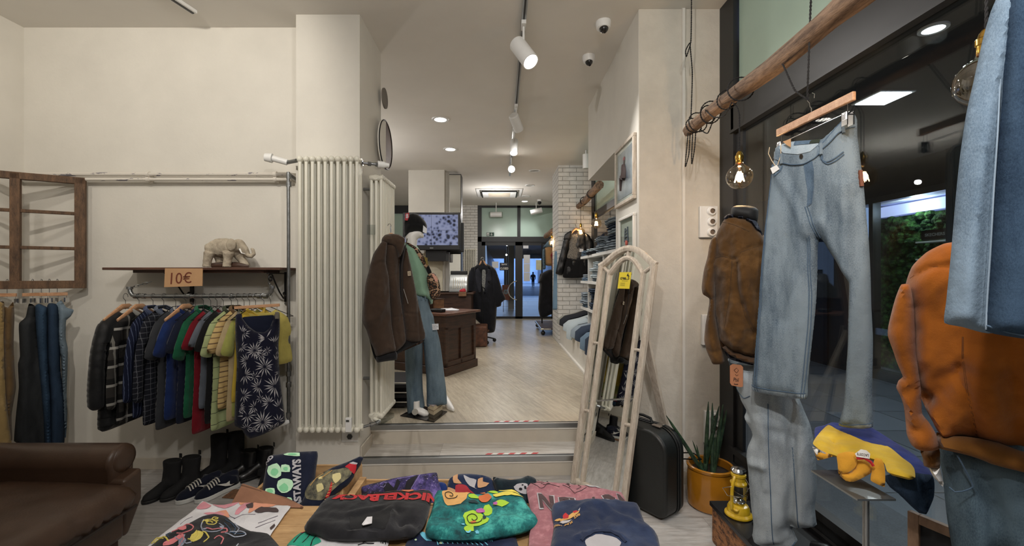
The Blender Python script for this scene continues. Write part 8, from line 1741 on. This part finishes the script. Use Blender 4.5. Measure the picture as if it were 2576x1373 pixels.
# pink shirt
t, s = shirt('heather pink t-shirt with dark outlined lettering, right of the teal one', [(1323, 1206), (1345, 1209), (1376, 1214), (1435, 1218), (1483, 1224), (1532, 1235), (1561, 1237), (1571, 1253), (1580, 1272), (1600, 1310), (1620, 1380), (1630, 1440), (1325, 1440), (1330, 1380), (1332, 1344), (1340, 1310), (1334, 1280), (1327, 1247)], .635, fabric('heather_pink', C(158, 104, 112), C(186, 132, 138), 40, mott=.1), Tb=.015, cr=[(KD([(350, 330), (480, 450), (600, 400)]), .005, .008), (KD([(700, 380), (800, 420), (1000, 500)]), .005, .008)])
dk = col('aubergine', 72, 54, 56); wh = col('white', 226, 220, 216)
def outlined(polys, s, t, o1, o2):
    big = []
    for p in polys:
        c = np.mean(p, 0); big.append([(c[0] + (x - c[0]) * 1.14, c[1] + (y - c[1]) * 1.2) for x, y in p])
    decal('letter_outline', big, s, wh, t, o1, .012); decal('letter', polys, s, dk, t, o2, .012)
outlined([KD([(480, 545), (530, 550), (640, 680), (620, 570), (680, 570), (700, 760), (650, 740), (530, 620), (560, 720), (510, 715)]), KD([(750, 575), (950, 575), (960, 610), (800, 605), (810, 640), (760, 640)]), KD([(1180, 575), (1215, 570), (1225, 610), (1190, 612)]), KD([(1310, 560), (1400, 550), (1480, 570), (1490, 600), (1340, 600)]), KD([(1500, 530), (1540, 535), (1610, 600), (1590, 612), (1530, 590)])], s, t, .003, .0045)
line_on('drawn_lines', [KD([(350, 350), (420, 400), (500, 460), (560, 450), (620, 400), (760, 430)]), KD([(520, 390), (560, 430), (640, 400)]), KD([(380, 360), (460, 350), (560, 360)]), KD([(800, 420), (880, 440), (960, 500), (1060, 460), (1110, 430)]), KD([(840, 380), (900, 400), (880, 420)]), KD([(1000, 380), (1040, 420), (980, 440)])], s, dk, t, .0012, .001, .012)
blobs('white_patch', [KD([(1080, 395), (1160, 385), (1220, 430), (1290, 455), (1260, 465), (1150, 430)])], s, wh, t, .003)
blobs('dark_patches', [KD(blob(480, 320, 16, 9)), KD(blob(540, 330, 14, 9)), KD(blob(600, 335, 14, 9)), KD(blob(870, 375, 24, 9)), KD(blob(960, 360, 18, 8))], s, dk, t, .003)
# navy shirt bottom right
t, s = shirt('navy t-shirt with a small chest print and open neck, lower right of the table', [(1389, 1274), (1435, 1265), (1483, 1261), (1522, 1264), (1565, 1268), (1605, 1272), (1615, 1297), (1625, 1319), (1652, 1344), (1660, 1373), (1680, 1440), (1372, 1440), (1385, 1373), (1393, 1325)], .662, M_nvs, Tb=.02, T=.02, cr=[(KD([(1050, 740), (1200, 660), (1330, 700), (1500, 820), (1700, 920)]), .010, .014), (KD([(1310, 840), (1320, 950), (1360, 1040)]), -.014, .012), (KD([(1000, 1149), (1060, 1080), (1300, 1040), (1500, 1090), (1600, 1160)]), .012, .008)])
blobs('inner_white', [KD([(1090, 1190), (1150, 1120), (1230, 1085), (1310, 1080), (1400, 1110), (1500, 1150), (1560, 1200), (1500, 1300), (1150, 1300)])], s, wh, t, .002)
line_on('neck_rib', [KD([(1040, 1190), (1100, 1110), (1200, 1065), (1310, 1050), (1430, 1080), (1540, 1140), (1620, 1200)])], s, mat('rib_navy', C(34, 44, 70), .9), t, .006, .0, .02)
blobs('print_red', [KD([(800, 840), (840, 800), (880, 830), (870, 870), (810, 870)]), KD([(930, 800), (980, 790), (1000, 810), (950, 825)])], s, col('band_red', 196, 70, 56), t, .003)
blobs('print_yellow', [KD([(880, 830), (940, 810), (1020, 800), (980, 850), (900, 880), (780, 890), (760, 880)]), KD([(690, 855), (760, 845), (800, 870), (740, 885)])], s, col('gold', 206, 160, 92), t, .0025)
blobs('print_white', [KD([(760, 905), (800, 890), (860, 895), (920, 895), (880, 915), (800, 930)]), KD([(1000, 790), (1030, 770), (1020, 800)])], s, col('white', 226, 220, 216), t, .003)
text_on('lettering_big', 'BIG', KD([(1022, 838), (945, 870), (952, 898), (1028, 862)]), s, col('gold', 206, 150, 92), t, .03, .003)
text_on('lettering_surf', 'SURF', KD([(925, 905), (815, 945), (820, 972), (932, 932)]), s, col('gold', 206, 150, 92), t, .03, .003)
text_on('lettering_here', 'HERE', KD([(792, 946), (690, 925), (686, 952), (790, 975)]), s, col('gold', 206, 150, 92), t, .03, .003)
# standing row
lean = lambda Y, z: Plane((0, Y, z), (0, -.80, .60))
gal = NT('purple_galaxy'); v_ = gal.coord('Object'); g1 = gal.ramp(gal.noise(v_, 9, 6, .7), [(.4, C(20, 18, 28)), (.5, C(66, 56, 112)), (.62, C(120, 100, 170))]); st1 = gal.math('GREATER_THAN', gal.noise(v_, 240, 2), .68); gal.col(gal.mix(st1, g1, C(200, 190, 220))); gal.b.inputs['Roughness'].default_value = .85
t, s = shirt('dark purple night sky shirt standing at the left of the rear row', KC([(150, 540), (148, 420), (350, 360), (600, 300), (900, 260), (1082, 240), (1100, 330), (1145, 480), (1160, 620), (160, 620)]), .60, gal.m, T=.02, Tb=.03, pl=lean(1.79, .62), R=.03, Rb=.03)
blobs('dark_figure', [KC([(440, 400), (500, 380), (560, 440), (600, 330), (640, 360), (600, 460), (560, 500), (460, 490)]), KC([(720, 360), (800, 300), (860, 280), (800, 400), (740, 500), (700, 470)])], s, col('night', 22, 20, 28), t, .003)
line_on('pale_highlights', [KC([(390, 400), (420, 370), (470, 385), (440, 440), (400, 430)]), KC([(880, 270), (840, 360), (780, 440), (770, 500)]), KC([(600, 330), (700, 310), (800, 290)])], s, col('lilac', 150, 136, 190), t, .0014, .002, .01)
t, s = shirt('navy shirt with red, tan and white abstract print in the middle of the rear row', KC([(1215, 400), (1250, 310), (1350, 260), (1500, 255), (1650, 272), (1760, 310), (1800, 400), (1830, 520), (1830, 640), (1210, 640)]), .60, M_nvs, T=.02, Tb=.03, pl=lean(1.78, .62), R=.03, Rb=.03)
blobs('red_patch', [KC([(1325, 410), (1400, 400), (1460, 420), (1500, 470), (1560, 520), (1480, 540), (1330, 530)])], s, col('brick', 160, 40, 52), t, .003)
blobs('white_patch', [KC([(1420, 280), (1500, 320), (1580, 340), (1560, 440), (1620, 470), (1500, 420), (1450, 360)])], s, wh, t, .0035)
blobs('tan_patch', [KC([(1290, 290), (1350, 265), (1350, 330), (1400, 390), (1300, 380)]), KC([(1225, 430), (1320, 470), (1325, 520), (1230, 510)]), KC([(1600, 330), (1660, 310), (1660, 360), (1740, 380), (1700, 420), (1600, 440)])], s, col('tan', 196, 150, 110), t, .004)
t, s = shirt('dark teal shirt with a small skull print at the right of the rear row', KC([(1780, 350), (1790, 295), (1850, 305), (2000, 325), (2130, 312), (2220, 278), (2320, 320), (2330, 450), (2310, 640), (1840, 640), (1835, 520)]), .60, fabric('dark_teal', C(22, 34, 42), C(40, 62, 68), 8, mott=.2), T=.02, Tb=.03, pl=lean(1.76, .62), R=.03, Rb=.03)
blobs('skull_print', [KC([(2040, 430), (2080, 395), (2150, 385), (2210, 395), (2215, 460), (2200, 520), (2130, 510), (2060, 470)])], s, wh, t, .003)
blobs('skull_sockets', [KC(blob(2125, 460, 20, 16)), KC(blob(2185, 440, 14, 22)), KC(blob(2150, 410, 14, 8))], s, col('night', 22, 20, 28), t, .0045)
t, s = shirt('small bit of bright blue cloth between the purple and the navy shirts', [(1100, 1212), (1118, 1214), (1124, 1222), (1126, 1250), (1106, 1250)], .60, fabric('bright_blue', C(28, 50, 110)), T=.015, Tb=.02, pl=lean(1.83, .62), R=.02, Rb=.02, nm='folded_cloth')
# navy shirt with lettering, and dinosaur shirt
lp = Plane((-.95, 1.80, .66), (.12, -.80, .60))
t, s = shirt('navy shirt with pale green blobs and white lettering standing in the left crate', KA([(1330, 700), (1340, 600), (1372, 420), (1400, 300), (1500, 278), (1700, 252), (1945, 245), (1952, 300), (1930, 460), (1920, 560), (1880, 720), (1800, 870), (1760, 940), (1340, 900)]), .60, M_nj, T=.025, Tb=.04, pl=lp, R=.04, Rb=.04, cr=[(KA([(1830, 280), (1860, 500), (1800, 800)]), .010, .014)])
mint = col('mint', 128, 200, 150); mint2 = col('pale_mint', 186, 226, 190)
blobs('mint_shapes', [KA(blob(1490, 480, 80, 80, 10, .12)), KA(blob(1610, 450, 60, 50, 8, .2)), KA(blob(1600, 640, 90, 85, 10, .15)), KA(blob(1440, 710, 70, 50, 8, .15)), KA([(1580, 290), (1620, 270), (1760, 270), (1765, 310), (1700, 310), (1600, 300)]), KA(blob(1640, 800, 45, 30, 8, .2))], s, mint2, t, .003)
blobs('mint_details', [KA(blob(1490, 490, 45, 40, 9, .15)), KA(blob(1600, 660, 50, 45, 8, .2)), KA(blob(1440, 705, 35, 26, 8, .2)), KA(blob(1610, 455, 28, 24, 7, .3)), KA(blob(1680, 288, 50, 12, 8, .1))], s, mint, t, .0045)
text_on('white_lettering', 'CASTAWAYS', KA([(1795, 960), (1782, 345), (1680, 350), (1712, 975)]), s, wh, t, .05, .004)
text_on('white_lettering', 'ND', KA([(1392, 420), (1490, 325), (1450, 300), (1375, 375)]), s, wh, t, .05, .004)
dp = Plane((-.80, 1.79, .66), (-.1, -.80, .60))
t, s = shirt('navy shirt with a roaring dinosaur head print and red stripe standing in the left crate', KA([(2460, 315), (2440, 360), (2400, 425), (2300, 600), (2180, 700), (2080, 785), (1990, 880), (1960, 940), (1740, 930), (1745, 860), (1800, 750), (1830, 650), (1950, 530), (2100, 430), (2300, 355), (2420, 300)]), .60, M_nj, T=.03, Tb=.04, pl=dp, R=.05, Rb=.04)
blobs('dinosaur_head', [KA([(1830, 720), (1880, 610), (1960, 510), (2080, 470), (2200, 460), (2300, 440), (2350, 480), (2320, 540), (2200, 640), (2100, 730), (2020, 800), (1920, 800), (1850, 780)])], s, mat('dino_print', C(34, 38, 44), .85, var=.3, scale=40, c2=C(140, 134, 104)), t, .002, .01)
blobs('dino_highlight', [KA([(2150, 520), (2230, 500), (2240, 560), (2180, 620), (2150, 560)]), KA([(1990, 550), (2040, 540), (2040, 570), (2000, 575)]), KA([(1980, 640), (2040, 620), (2060, 680), (1990, 720)])], s, col('cream', 206, 194, 140), t, .0035)
blobs('red_stripe', [KA([(2280, 430), (2330, 395), (2400, 400), (2360, 500), (2320, 450)])], s, col('flag_red', 186, 34, 46), t, .003)
blobs('white_stripe', [KA([(2325, 390), (2370, 375), (2412, 385), (2402, 402), (2350, 400)])], s, wh, t, .003)
blobs('red_mouth', [KA([(2060, 770), (2110, 690), (2140, 600), (2150, 620), (2130, 700), (2080, 780)])], s, col('flag_red', 160, 40, 46), t, .004)
line_on('teeth', [KA([(2050 + 18 * i, 790 - 32 * i), (2075 + 18 * i, 780 - 32 * i)]) for i in range(6)] + [KA([(2030, 560), (2100, 500), (2140, 470)]), KA([(1900, 640), (1960, 560), (2040, 500)])], s, col('gold', 206, 160, 92), t, .0016, .003, .01)
